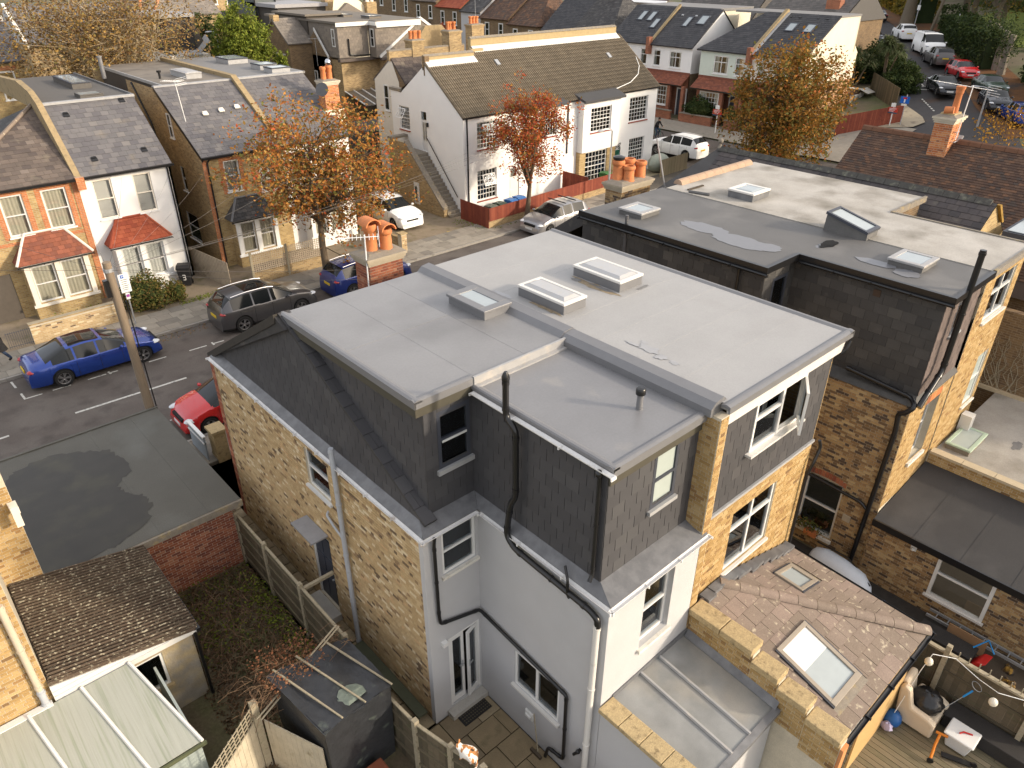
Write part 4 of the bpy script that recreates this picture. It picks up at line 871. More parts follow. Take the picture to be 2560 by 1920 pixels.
# roof furniture
rooflight(S,10.75,11.5,4.05,4.8,ZS,.12,'trim_light','skyglass','roof_dark',.16,.06,0,label='flat skylight near the street edge of the dark roof')
rooflight(S,12.5,13.3,-2.95,-2.2,ZS,.12,'trim_light','skyglass','roof_dark',.13,.06,0,label='flat skylight near the tall black soil pipe')
for q in ((11.45,2.4,.35,.75),(11.2,1.1,.42,.8),(11.35,.35,.3,.3),(12.35,-1.95,.2,.5),(12.2,-2.75,.25,.3)): blot(S,'roof_patch',*q,ZS+.004,M.coat_blue,n=30,j=.1)
blot(S,'puddle',12.72,-.52,.38,.17,ZS+.005,M.water_dark,j=.2)
blot(S,'roof_patch',12.45,-.45,.2,.1,ZS+.004,M.coat_blue)
o = MB(); o.prism([(13.72,.15,ZS),(13.72,-1.05,ZS),(13.72,-1.05,ZS+.17),(13.72,.12,ZS+.46)],(.62,0,0)); tl = o.build('tilted_skylight',M.roof_dark,S); tl['label'] = 'tilted dark-framed skylight on an upstand'
sl_ = Vector((0,-1.17,-.29)).normalized(); Os = Vector((13.66,.14,ZS+.47)); Nn = Vector((1,0,0)).cross(-sl_)
o = MB()
for u0,u1,v0,v1 in ((0,.74,0,.08),(0,.74,1.14,1.24),(0,.08,.08,1.14),(.66,.74,.08,1.14)): o.obox(Os,(1,0,0),sl_,Nn,u0,u1,v0,v1,0,.07)
o.build('skylight_frame',M.frame_dark,tl); o = MB(); o.obox(Os,(1,0,0),sl_,Nn,.08,.66,.08,1.14,.02,.045); o.build('pane',M.skyglass,tl)
deck(T_,'flat_roof',13.851,18.95,-.4,5.55,ZS+.02,M.roof_pale); deck(T_,'outrigger_roof',13.851,16.6,SBY-.12,-.401,ZS+.02,M.roof_pale)
MB().box(16.6,18.98,-.48,-.401,ZS-.12,ZS+.06).box(16.6,16.68,SBY-.2,-.48,ZS-.12,ZS+.05).box(13.85,16.6,SBY-.2,SBY-.12,ZS-.12,ZS+.05).build('roof_trim',M.coping_grey,T_)
rooflight(T_,14.5,15.35,2.85,3.65,ZS+.02,.2,'upvc','skyglass','lead',.13,.06,.03,label='worn white skylight with peeling flashing')
b = MB(); n_t = 10
rt = None
for i in range(9):       # clay ridge tiles along the street edge
    b = MB(); x0 = 14.45+i*.46; x1 = x0+.45
    pr2 = [(5.55+.17*math.cos(math.pi*k/6),ZS+.02+.16*math.sin(math.pi*k/6)) for k in range(7)]
    b.prism([(x0,y,z) for y,z in pr2],(x1-x0,0,0)); b.build('ridge_tile',mk('ridge_clay',(.40,.28,.195),.85,var=.12,fine=.1),T_,True)
MB().prism([(14.1,5.6,ZS-.02),(14.1,9.6,5.3),(14.1,9.6,5.1),(14.1,5.2,ZS-.2)],(4.85,0,0)).build('front_slope',M.slate_old,T_)
MB().prism([(SX,5.72,ZS-.02),(SX,9.6,5.3),(SX,9.6,5.1),(SX,5.3,ZS-.2)],(3.94,0,0)).build('front_slope',M.slate_old,S)
MB().box(SX,18.9,9.3,9.4,0,5.2).build('front_wall',M.far_stock,S)
MB().tube([(13.95,4.75,ZS+.05),(14.1,4.1,ZS+.06)],.05,6).build('felt_roll',M.roof_dark,T_); MB().box(14.1,14.9,4.85,4.93,ZS+.03,ZS+.06).build('loose_batten',M.wood_dark,T_)
# brick back of the far half
wh = [(14.55-13.85,6.42-2,16.1-13.85,7.62-2),(15.5-13.85,3.52-2,16.3-13.85,5.15-2)]
mb = wall_panel(MB(),(13.85,BYs-.02,2),(1,0,0),16.55-13.85,5.95,wh,.12); a = mb.build('brick_back_wall',M.mortar,T_)
pieces(a,'brick',(13.86,BYs-.02,2.4),(1,0,0),(0,0,1),(2.68,5.5),BR,.0755,M.brick_yellow,gap=.011,th=.007,holes=[(q[0],q[1]-.4,q[2],q[3]-.4) for q in wh],n_ind=200,jit=.002)
window(T_,(14.55,BYs-.02,6.42),(1,0,0),1.55,1.2,'toplights',rec=.06,sill=M.upvc,split=.62); window(T_,(15.5,BYs-.02,3.52),(1,0,0),.8,1.63,'sash',rec=.06,sill=M.stone_sill,gmat=M.glass_frost)
MB().box(16.55,16.6,BYs,5,0,7.9).build('far_flank_wall',M.far_yellow,T_); MB().box(16.6,18.9,-.35,-.3,0,7.9).build('main_wall',M.far_dark,T_)
MB().box(14,16.5,-3.8,-3.7,3.0,7.9).build('inner_partition',M.interior,T_)
st = stack(T_,13.4,14.9,7.0,7.7,5.9,7.82,'brick_dark','mortar_dark',3,40)
for x_,y_,h_ in ((13.75,7.5,.72),(13.95,7.2,.55),(14.3,7.5,.68),(14.6,7.25,.6)): pot(T_,x_,y_,7.85,h_,.19)
MB().lathe((13.75,7.5,8.55),[(.14,0),(.2,.06),(.2,.12),(.1,.16)],12).build('pot_cowl',BK,T_,True)
MB().tube([(15.35,6.6,7.2),(14.9,6.9,9.2)],.03,6).build('aerial_pole',M.metal_galv,T_,True)
# ---- single storey back extensions of that pair
mk('felt_ext',(0.055,0.053,0.052),0.85,var=0.1,scale=1,fine=0.12,fscale=60,stain=((.075,.072,.07),.8,.55,.75),bump=.15,bscale=90)
EX = thing('extension','single-storey brick extension with dark felt roof and white window beside the passage','extension',(11.2,-8,0))
MB().prism([(10.98,BYs-.03,2.05),(13.9,BYs-.03,2.44),(13.9,BYs-.03,2.3),(10.98,BYs-.03,1.92)],(0,-6.0,0)).build('felt_roof',M.felt_ext,EX)
for y in (-5.1,-6.2,-7.3,-8.4): MB().prism([(10.98,y,2.056),(13.9,y,2.446),(13.9,y,2.44),(10.98,y,2.05)],(0,.1,0)).build('felt_lap',M.felt_ext,EX)
MB().box(10.93,10.98,-10,BYs-.03,1.88,2.07).build('fascia_board',BK,EX)
EW = 11.15; eh = [(5.66-4.0,.58,6.96-4.0,1.84)]
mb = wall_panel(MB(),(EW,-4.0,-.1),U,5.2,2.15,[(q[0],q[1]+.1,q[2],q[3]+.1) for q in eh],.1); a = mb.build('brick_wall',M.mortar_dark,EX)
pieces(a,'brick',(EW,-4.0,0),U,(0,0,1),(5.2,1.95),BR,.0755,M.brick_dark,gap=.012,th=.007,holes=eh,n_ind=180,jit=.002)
wo = window(EX,(EW,-5.66,.58),U,1.3,1.26,'toplight1',rec=.0,sill=M.upvc,f=.08,split=.62)
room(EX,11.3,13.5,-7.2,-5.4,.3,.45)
MB().obox((EW,-5.0,1.6),U,(0,0,1),(-1,0,0),0,.14,0,.14,0,.03).ball((EW-.06,-5.07,1.66),.05,n=8,m=6).build('bulkhead_light',M.frame_white,EX,True)
MB().obox((BX,-3.2,1.35),U,(0,0,1),(-1,0,0),0,.22,0,.22,0,.03).build('round_vent',M.mortar_dark,S,bevel=.02)
FX = thing('extension','pale flat-roofed extension with stone coping and green-edged skylight','extension',(14,-8,0))
MB().box(14.05,19.2,-9.5,BYs-.03,2.45,2.58).build('flat_roof',M.roof_pale,FX)
b = MB(); b.box(13.9,14.05,-9.5,BYs-.03,2.0,2.75); pa = b.build('parapet',M.mortar,FX)
pieces(pa,'brick',(13.9,BYs-.05,2.35),U,(0,0,1),(5.3,.38),BR,.0755,M.brick_yellow,gap=.011,th=.008,n_ind=80)
for i in range(7): MB().box(13.84,14.1,BYs-.06-.8*(i+1),BYs-.06-.8*i-.012,2.752,2.83).build('coping_stone',mk('coping_pale',(.50,.42,.29),.9,var=.1,fine=.1),FX)
o = rooflight(FX,14.75,15.95,-4.75,-4.2,2.58,.14,'green_trim','glass_frost','coping_grey',.1,.06,0,label='skylight with pale green edges')
MB().box(15.75,16.05,-4.35,-4.06,2.6,3.2).build('white_flue',M.upvc,FX)
blot(FX,'roof_stain',16.3,-5.5,.28,.13,2.584,M.stain_dark)
# garden wall with bare vines far right
GWl = thing('garden_wall','high brown brick wall with bare creeper stems at the right edge','wall',(19.2,-6,0))
MB().box(19.15,19.4,-9.5,-.5,0,5.2).build('brick_body',M.far_dark,GWl); MB().box(19.05,19.5,-9.5,-3.2,2.56,2.68).build('coping_stone',M.coping_pale,GWl)
for k in range(26):
    y,z = random.uniform(-5.5,-3.2),2.7; p = [(19.13,y,z)]
    for j in range(6): y += random.uniform(-.22,.22); z += random.uniform(.15,.4); p.append((19.13,y,z))
    MB().tube(p,.012,4,r1=.004).build('creeper_stem',M.wood_rail,GWl)
# ---- slate roofed house beyond
N1 = thing('house','slate-roofed house with mossy black ridge tiles behind the pale flat roof','house',(19.8,2,0))
RX,RZ = 19.75,8.05
sl1 = Vector((-2.2,0,-1.7))
b = MB(); b.poly((RX,7.6,RZ),(RX-3.0,9.6,RZ-2.3),(RX-3.0,-2.2,RZ-2.3),(RX,-2.2,RZ)); b.poly((RX,7.6,RZ),(RX,-2.2,RZ),(RX+3,-2.2,RZ-2.3),(RX+3,9.6,RZ-2.3)); b.poly((RX,7.6,RZ),(RX+3,9.6,RZ-2.3),(RX-3,9.6,RZ-2.3)); a = b.build('roof',M.slate_old,N1)
dn = Vector((-3.0,0,-2.3)); 
pieces(a,'slate',(RX-1.5,7.4,RZ-1.15),U,-dn.normalized(),(9.6,1.82),.3,.22,mk('slate_purple',(.1,.1,.1),.8,var=.2,fine=.12,rnd=[((.075,.066,.066),4),((.09,.078,.075),3),((.06,.055,.056),3)],stain=((.15,.14,.11),3,.62,.8)),gap=.008,th=.004,tilt=.008,n_ind=70,base_n=.01)
for i in range(21):
    y0 = 7.6-.46*i; MB().prism([(RX-.15,y0,RZ-.06),(RX,y0,RZ+.1),(RX+.15,y0,RZ-.06)],(0,-.45,0)).build('ridge_tile',mk('ridge_black',(.075,.072,.065),.9,var=.3,scale=5,fine=.2,stain=((.17,.17,.13),5,.55,.75)),N1)
MB().poly((RX,-2.2,RZ-.05),(RX-3,-2.2,RZ-2.3),(RX-3,-2.2,0),(RX+3,-2.2,0),(RX+3,-2.2,RZ-2.3)).box(RX-2.9,RX-2.8,-2.2,9.5,0,RZ-2.4).build('gable_wall',M.far_yellow,N1)
MB().prism([(RX-.05,-2.2,RZ-.02),(RX+.1,-2.2,RZ-.02),(RX+.9,-2.2,RZ-.72),(RX+.75,-2.2,RZ-.72)],(0,-.1,0)).build('verge_board',mk('lichen_orange',(.32,.19,.04),.9,var=.3),N1)
# ---- brown tiled house with chimney
B1 = thing('house','brown plain-tiled roof with a tall orange brick chimney at the right','house',(25,0,0))
RX,RZ,SL_ = 25.45,8.5,.78
ny0,ny1 = -16,4.74
b = MB(); b.poly((RX,ny1,RZ),(RX-4.5,ny1,RZ-4.5*SL_),(RX-4.5,ny0,RZ-4.5*SL_),(RX,ny0,RZ)); b.poly((RX,ny1,RZ),(RX,ny0,RZ),(RX+4.5,ny0,RZ-4.5*SL_),(RX+4.5,ny1,RZ-4.5*SL_)); a = b.build('roof',M.tile_brown,B1)
pieces(a,'roof_tile',(RX-4.0,ny1,RZ-4.0*SL_),U,Vector((1,0,SL_)),(9.0,5.02),.17,.11,M.tile_brown,gap=.006,gapv=.003,th=.006,tilt=.012,n_ind=120,base_n=.01,jit=.003)
for i in range(24):
    y0 = ny1-.4*i
    if 1.2 < y0-.2 < 2.0: continue
    MB().prism([(RX-.14,y0,RZ-.06),(RX-.08,y0,RZ+.07),(RX,y0,RZ+.11),(RX+.08,y0,RZ+.07),(RX+.14,y0,RZ-.06)],(0,-.39,0)).build('ridge_tile',mk('ridge_brown',(.15,.075,.045),.9,var=.2,fine=.15),B1)
MB().poly((RX,ny1-.05,RZ-.1),(RX+4.3,ny1-.05,RZ-4.4*SL_),(RX+4.3,ny1-.05,0),(RX-4.3,ny1-.05,0),(RX-4.3,ny1-.05,RZ-4.4*SL_)).box(RX-4.2,RX-4.1,ny0,ny1-.1,0,RZ-4.4*SL_).build('wall',M.far_dark,B1)
st = stack(B1,24.8,25.65,1.28,1.92,7.6,9.35,'brick_orange','mortar',3,80,flaunch='coping_grey')
MB().prism([(24.62,1.12,7.86-.1),(24.62,2.08,7.86-.1),(25.75,2.08,8.74-.1),(25.75,1.12,8.74-.1)],(0,0,.05)).build('chimney_flashing',M.lead_light,st)
MB().box(24.9,25.55,1.36,1.84,9.38,9.52).build('flaunching_block',M.coping,st)
pot(B1,25.2,1.5,9.5,.85,.12,'terracotta'); MB().tube([(24.95,1.75,9.6),(25.0,1.45,9.62)],.13,12).build('chimney_pot',M.terracotta,B1,True)
MB().lathe((25.2,1.5,10.28),[(.1,0),(.15,.02),(.165,.12),(.15,.14),(0,.16)],14).build('pot_cowl',M.terracotta,B1,True)
yagi('tv_aerial','long yellow-white television aerial on the orange chimney at the right',(25.2,1.2,8.6),(25.45,1.2,10.45),'paint_white',12,2.6,math.radians(150),.45,.16)
MB().tube([(25.0,1.27,8.9),(25.0,1.15,8.9),(25.2,1.15,8.9)],.015,5).tube([(25.0,1.27,8.55),(25.0,1.15,8.55),(25.2,1.15,8.55)],.015,5).build('aerial_bracket',M.metal_galv,B1)
o = MB(); o.box(19.6,21.5,-3.8,-2.6,7.0,7.35); o = o.build('rooflight_box',M.frame_dark,N1); MB().prism([(19.7,-3.7,7.36),(19.7,-2.7,7.36),(21.4,-2.7,7.36),(21.4,-3.7,7.36)],(0,0,.02)).build('pane',M.skyglass,o)
# ================================================================= back extensions and gardens of the middle pair
mk('green_trim',(.42,.52,.40),.6); mk('zinc',(0.20,0.205,0.20),0.4,var=0.18,scale=1.2,fine=0.06,spec=0.5,stain=((0.33,0.31,0.27),0.9,0.5,0.72),col2=(0.26,0.265,0.26))
E1 = thing('extension','low grey extension with sheet-metal roof and two raised seams','extension',(2.6,-4.5,0))
ez = lambda y: 2.78-.10*(-3.38-y)
MB().prism([(1.60,-3.38,2.78),(1.60,-5.45,2.58),(1.60,-5.45,2.44),(1.60,-3.38,2.64)],(2.16,0,0)).build('sheet_roof',M.zinc,E1)
for x in (2.40,2.96):
    MB().prism([(x-.035,-3.39,2.79),(x+.035,-3.39,2.79),(x+.02,-3.39,2.835),(x-.02,-3.39,2.835)],Vector((0,-2.02,-.197))).build('roof_seam',M.trim_light,E1)
MB().prism([(1.55,-5.40,2.61),(3.8,-5.40,2.61),(3.8,-5.52,2.58),(1.55,-5.52,2.58)],(0,0,-.1)).build('roof_edge',M.lead,E1)
MB().prism([(1.6,-3.37,2.78),(3.82,-3.37,2.78),(3.82,-3.37,2.93),(1.6,-3.37,2.86)],(0,-.015,0)).prism([(3.72,-3.40,2.80),(3.83,-3.40,2.92),(3.83,-5.45,2.72),(3.72,-5.45,2.60)],(0,0,-.01)).build('flashing',M.lead,E1)
MB().box(1.29,1.31,-5.4,-3.37,0,2.7).box(1.31,3.80,-5.42,-5.40,0,2.5).build('rendered_wall',M.render_grey,E1)
MB().box(1.31,1.58,-5.42,-3.37,2.5,2.72).build('parapet',M.mortar,E1)
pieces(E1,'coping_brick',(1.22,-3.40,2.74),(0,-1,0),(1,0,0),(2.1,.38),.46,.38,M.coping,gap=.014,th=-.10,n_ind=10) if False else None
for i in range(5):
    b = MB(); y1 = -3.38-.47*i; b.box(1.21,1.60,y1-.46,y1,2.725,2.83); b.build('coping_stone',M.coping,E1,bevel=.012)
# --- tiled extension of the brick neighbour
E2 = thing('extension','tiled lean-to extension with a large slanted skylight and hip tiles','extension',(6,-5,0))
A0,A1,A2,A3 = Vector((4.10,-3.36,3.48)),Vector((4.80,-3.36,3.46)),Vector((7.82,-6.55,2.45)),Vector((4.10,-6.55,2.43))
b = MB(); b.poly(A0,A3,A2,A1)
C0 = Vector((7.78,-3.36,2.62)); b.poly(A1,A2,C0); b.build('roof_deck',M.tile_pink,E2)
rt = b
rdk = [o for o in E2.children][0]
up = (A0-A3).normalized(); LA = (A0-A3).length; n_ = Vector((1,0,0)).cross(up)
def uvA(p): q = Vector(p)-A3; return (q.x,q.dot(up))
cl = [(0.02,0),(A2.x-A3.x,0),(A1.x-A3.x,LA),(0.02,LA)]
RLu = [(4.62,-4.85),(5.80,-4.85),(5.45,-6.2),(4.3,-6.2)]
hl = [(0.42,(-6.16+6.55)/3.19*LA,1.55,(-4.84+6.55)/3.19*LA)]
pieces(rdk,'roof_tile',A3+n_*.012,(1,0,0),up,(4.0,LA),.36,.33,M.tile_pink,gap=.010,gapv=.004,th=.012,tilt=.022,clip=cl,holes=hl,n_ind=80,jit=.003)
nb = (A2-A1).cross(C0-A1).normalized(); nb = nb if nb.z > 0 else -nb
ub = Vector((0,1,0)); ub = (ub-nb*ub.dot(nb)).normalized(); wb = nb.cross(ub); 
if wb.z < 0: ub = -ub; wb = nb.cross(ub)
Ob = A2.copy()
pts = [((p-Ob).dot(ub),(p-Ob).dot(wb)) for p in (A2,C0,A1)]
mnu,mnv = min(p[0] for p in pts),min(p[1] for p in pts); O2 = Ob+ub*mnu+wb*mnv
pl = [(p[0]-mnu,p[1]-mnv) for p in pts]
ar = (pl[1][0]-pl[0][0])*(pl[2][1]-pl[0][1])-(pl[1][1]-pl[0][1])*(pl[2][0]-pl[0][0])
if ar < 0: pl = pl[::-1]
sc_ = Vector((6.65,-4.12,0)); zc = A1.z-(nb.x*(sc_.x-A1.x)+nb.y*(sc_.y-A1.y))/nb.z; sc_.z = zc
su,sv = (sc_-O2).dot(ub),(sc_-O2).dot(wb)
pieces(rdk,'roof_tile',O2+nb*.012,ub,wb,(max(p[0] for p in pl),max(p[1] for p in pl)),.36,.33,M.tile_pink,gap=.010,gapv=.004,th=.012,tilt=.022,clip=pl,holes=[(su-.36,sv-.42,su+.36,sv+.42)],n_ind=50,jit=.003)
def roofwin(parent,O,Uu,Wu,w,h,frame,label,blind=False,fw=.09):
    O,Uu,Wu = Vector(O),Vector(Uu).normalized(),Vector(Wu).normalized(); Nn = Uu.cross(Wu); Nn = Nn if Nn.z > 0 else -Nn
    b = MB()
    for u0,u1,v0,v1 in ((0,w,0,fw*1.3),(0,w,h-fw,h),(0,fw,fw*1.3,h-fw),(w-fw,w,fw*1.3,h-fw)): b.obox(O,Uu,Wu,Nn,u0,u1,v0,v1,-.02,.085)
    o = b.build('roof_window',MATS[frame],parent,bevel=.008); o['label'] = label
    MB().obox(O,Uu,Wu,Nn,fw,w-fw,fw*1.3,h-fw,.02,.05).build('pane',M.skyglass,o)
    MB().obox(O,Uu,Wu,Nn,-.06,w+.06,-.14,0,-.01,.03).build('apron_flashing',M.coping_grey,o)
    MB().obox(O,Uu,Wu,Nn,-.035,-.002,0,h,-.02,.07).obox(O,Uu,Wu,Nn,w+.002,w+.035,0,h,-.02,.07).build('side_flashing',M.frame_dark,o)
    if blind:
        MB().obox(O,Uu,Wu,Nn,fw,w-fw,h*.55,h-fw,.052,.056).build('pale_blind',M.blind,o)
    return o
mk('frame_tan',(0.30,0.26,0.21),0.5,var=.1)
roofwin(E2,A3+Vector((1,0,0))*.46+up*(hl[0][1]+.02),(1,0,0),up,1.04,hl[0][3]-hl[0][1]-.04,'frame_tan','large slanted roof window with a pale blind',True)
roofwin(E2,O2+ub*(su-.33)+wb*(sv-.39),ub,wb,.66,.78,'frame_tan','small roof window beside the hip tiles')
hd = (A2-A1); hn = hd.length; hd = hd.normalized(); k = 11
for i in range(k):
    p = A1+hd*(hn*i/k); q = A1+hd*(hn*(i+1)/k-.012); s_ = hd.cross(Vector((0,0,1))).normalized(); un = s_.cross(hd)
    b = MB(); pr3 = [p+s_*(.13*math.cos(math.pi*j/6))+un*(.03+.10*math.sin(math.pi*j/6)) for j in range(7)]; b.prism(pr3,q-p); b.build('hip_tile',M.tile_pink,E2,True)
MB().tube([A1+hd*.1+Vector((0,0,.02)),A2+Vector((0,0,.02))],.11,6).build('mortar_bed',mk('mortar_moss',(.22,.19,.09),.95,var=.3,fine=.2),E2)
b = MB(); b.prism([(4.1,-3.34,3.40),(4.1,-3.62,3.40),(7.6,-3.62,2.62),(7.6,-3.34,2.66)],(0,0,.03)); 
b = MB()
for i in range(13):
    x = 4.2+i*.27; z = 3.50 if x < 4.8 else 3.50-(x-4.8)*.275; b.box(x,x+.26,-3.52+random.uniform(-.03,.03),-3.31,z-.03,z+.03+random.uniform(0,.03))
b.build('stepped_flashing',M.lead,E2)
MB().box(4.12,7.7,-6.45,-6.38,0,2.4).box(7.66,7.72,-6.4,-3.3,0,2.5).build('rear_wall',M.brick_dark,E2)
b = MB(); b.box(4.2,5.2,-6.50,-6.46,0.1,2.2); wd_ = b.build('patio_door',M.frame_white,E2)
for i in range(2): MB().box(4.27+i*.48,4.67+i*.48,-6.515,-6.502,.2,2.1).build('pane',M.glass_dark,wd_)
MB().box(5.4,7.6,-6.50,-6.452,0.0,2.3).build('timber_panel',mk('ply_gold',(.50,.33,.14),.8,var=.15,stretch=(1,1,5)),E2)
gutter(E2,(4.05,-6.56,2.42),(7.9,-6.56,2.44),BK,(0,-1,0),.055); gutter(E2,(7.84,-6.6,2.44),(7.84,-3.4,2.6),BK,(1,0,0),.05)
# stepped brick parapet between the two extensions
PW = thing('party_parapet','stepped yellow brick parapet wall between the two back extensions','wall',(3.95,-5,0))
steps = [(-3.38,-4.78,3.36),(-4.78,-5.35,3.12),(-5.35,-5.95,2.92),(-5.95,-6.62,2.70)]
b = MB()
for y0,y1,z in steps: b.box(3.84,4.08,y1,y0,0,z)
pa = b.build('parapet_core',M.mortar,PW)
for y0,y1,z in steps:
    pieces(pa,'brick',(3.84,y0,z-.756),U,(0,0,1),(y0-y1,.755),BR,.0755,M.brick_yellow,gap=.011,th=.008,n_ind=40,jit=.003)
    n_c = 2 if y0-y1 > 1 else 1
    for i in range(n_c): b = MB(); ya = y0-(y0-y1)*i/n_c; yb_ = y0-(y0-y1)*(i+1)/n_c; b.box(3.76,4.16,yb_+.008,ya-.008,z,z+.15); b.build('coping_stone',M.coping,PW,bevel=.015)
MB().box(3.86,4.06,-6.68,-6.622,0,2.6).build('end_pier',M.brick_orange,PW)
# --- neighbour's deck, fence and clutter
mk('deckboard',(0.3,0.24,0.16),0.85,var=0.16,scale=2,fine=0.1,stretch=(6,1,1),rnd=[((.20,.165,.105),4),((.235,.19,.12),4),((.17,.145,.09),3)],stain=((.10,.105,.045),2.0,.6,.8))
b = MB(); b.box(3.9,11.2,-11,-6.46,-.06,.055); dk = struct('decking_base',b,M.wood_dark)
pieces(dk,'deck_board',(4.1,-10.6,.06),(0,1,0),(-1,0,0),(4.1,.0),.1,.1,M.deckboard) if False else None
pieces(dk,'deck_board',(8.5,-10.5,.058),(0,1,0),(-1,0,0),(4.1,4.3),4.1,.13,M.deckboard,gap=.012,th=.025,n_ind=60,jit=.002)
FN = thing('timber_fence','weathered close-board fence along the far side of the decking','fence',(8.6,-8,0))
for i in range(22):
    y = -6.15-.13*i; MB().box(8.58,8.60,y-.126,y,.05,1.5+random.uniform(-.01,.01)).build('fence_board',M.wood_fence,FN)
for y in (-6.2,-6.85,-8.55): MB().box(8.48,8.58,y-.1,y,0,1.78 if y > -8 else 1.6).build('fence_post',M.wood_rail,FN)
MB().box(8.52,8.62,-9.0,-6.1,1.50,1.55).build('top_rail',M.wood_rail,FN)
for i in range(10): y = -6.9-.2*i; MB().box(8.56,8.58,y-.02,y,1.55,1.72).build('trellis_stick',M.wood_rail,FN)
for z in (.45,1.0): MB().box(8.555,8.579,-9.0,-6.1,z,z+.07).build('rail',M.wood_fence,FN)
# armchair with black bag
AC = thing('armchair','cream upholstered armchair on the decking with a bin bag in its seat','armchair',(7.8,-6.95,.09))
mk('leather_cream',(0.60,0.50,0.37),0.6,var=.08,fine=.04); LC = M.leather_cream
MB().prism([(7.42,-6.60,.15),(7.42,-7.35,.15),(7.42,-7.35,.55),(7.42,-7.2,.62),(7.42,-6.85,.66),(7.42,-6.72,1.08),(7.42,-6.6,1.15),(7.42,-6.50,1.05)],(.17,0,0)).build('arm',LC,AC,bevel=.05)
MB().prism([(8.12,-6.60,.15),(8.12,-7.35,.15),(8.12,-7.35,.55),(8.12,-7.2,.62),(8.12,-6.72,.66)],(.17,0,0)).build('arm',LC,AC,bevel=.05)
MB().prism([(7.59,-6.72,.5),(7.59,-6.60,1.12),(7.59,-6.46,1.1),(7.59,-6.55,.2),(7.59,-6.7,.2)],(.53,0,0)).build('backrest',LC,AC,bevel=.05)
MB().box(7.59,8.12,-7.33,-6.7,.15,.48).build('seat',LC,AC,bevel=.05)
b = MB(); b.ball((7.88,-7.0,.66),.32,.32,.26,16,10,.09); bg = b.build('bin_bag',mk('bag_black',(.012,.012,.013),.28,var=.2,spec=.5,bump=.8,bscale=9),None,True); tag(bg,'shiny black bin bag slumped in the cream armchair','bin bag')
b = MB(); b.ball((7.25,-6.62,.28),.19,.19,.2,12,8,.05); tag(b.build('blue_bucket',mk('blue_plastic',(.02,.10,.30),.4),None,True),'round blue tub behind the cream armchair','tub')
b = MB(); b.ball((7.05,-6.62,.2),.11,.13,.12,10,6,.2); tag(b.build('cloth',mk('lilac',(.42,.38,.52),.9),None,True),'crumpled lilac cloth by the blue tub','cloth')
# storage tub, rattan bench, scooter, fly swat
TB = thing('storage_tub','white plastic storage tub with lid on the decking','storage tub',(7.8,-7.8,.09))
b = MB(); b.v += [(7.6,-8.0,.1),(7.95,-8.0,.1),(7.95,-7.6,.1),(7.6,-7.6,.1),(7.55,-8.06,.46),(8.0,-8.06,.46),(8.0,-7.54,.46),(7.55,-7.54,.46)]; b.f += [(0,3,2,1),(4,5,6,7),(0,1,5,4),(1,2,6,5),(2,3,7,6),(3,0,4,7)]; b.build('tub_body',mk('tub_white',(.62,.63,.62),.35,var=.05),TB,bevel=.03)
MB().box(7.52,8.03,-8.09,-7.51,.47,.52).build('lid',M.frame_white,TB,bevel=.03); MB().tube([(7.7,-7.75,.53),(7.78,-7.8,.55),(7.86,-7.95,.53)],.018,6).build('clip',mk('red_plastic',(.45,.02,.015),.4),TB)
mk('rattan',(.035,.032,.03),.6,var=.2,fine=.3,fscale=90,bump=.6,bscale=120)
RB = thing('rattan_bench','dark woven rattan bench along the decking fence','bench',(8.2,-8.0,.09)); MB().box(8.02,8.5,-9.2,-7.35,.1,.43).build('bench_body',M.rattan,RB,bevel=.02); MB().box(8.0,8.52,-9.22,-7.33,.432,.47).build('seat',M.rattan,RB,bevel=.02)
SCO = thing('scooter','orange kick scooter lying on the decking beside the white tub','scooter',(7.2,-7.6,.09)); mk('orange_paint',(.62,.20,.02),.4)
MB().tube([(6.98,-7.55,.16),(7.25,-7.5,.32),(7.5,-7.48,.42)],.028,8).tube([(7.48,-7.40,.42),(7.52,-7.62,.44)],.03,8).build('steering_column',M.orange_paint,SCO,True)
MB().obox((7.3,-7.65,.12),Vector((.35,-.9,0)).normalized(),(0,0,1),Vector((.9,.35,0)).normalized(),0,.55,0,.03,-.06,.06).build('deck',BK,SCO)
for p in ((6.96,-7.56,.15),(7.52,-8.2,.15)): MB().lathe(p,[(.03,-.015),(.065,-.015),(.065,.015),(.03,.015)],14,axis=(.9,.35,0)).build('wheel',BK,SCO,True)
BT = thing('fly_swat','blue-handled wire racket leaning by the decking fence','racket',(8.3,-7.5,.5)); MB().tube([(8.0,-7.3,.6),(8.25,-7.55,1.1)],.008,5).build('shaft',M.metal_galv,BT); MB().tube([(8.2,-7.5,1.0),(8.3,-7.6,1.2)],.02,6).build('handle',mk('blue_bright',(.02,.25,.6),.4),BT)
MB().tube([(8.42+.1*math.cos(t*.524),-7.62+.1*math.sin(t*.524),1.25+.05*math.sin(t*.524)) for t in range(13)],.008,5,cap=False).build('hoop',M.metal_galv,BT)
# festoon bulbs on a wire
FE = thing('festoon_lights','string of cream festoon bulbs along the decking fence','string lights',(8.4,-7.2,1.7)); MB().tube([(7.2,-6.62,.4),(7.7,-6.7,1.5),(7.95,-6.75,1.85),(8.35,-7.1,1.7),(8.25,-7.6,1.62),(8.1,-8.0,1.7),(8.5,-8.6,1.6)],.008,5).build('wire',M.paint_white,FE)
for p in ((7.85,-6.75,1.70),(7.95,-8.0,1.55),(8.45,-8.5,1.5)): MB().ball(p,.085,.085,.1,12,8).build('bulb',mk('bulb_cream',(.75,.70,.58),.25),FE,True)
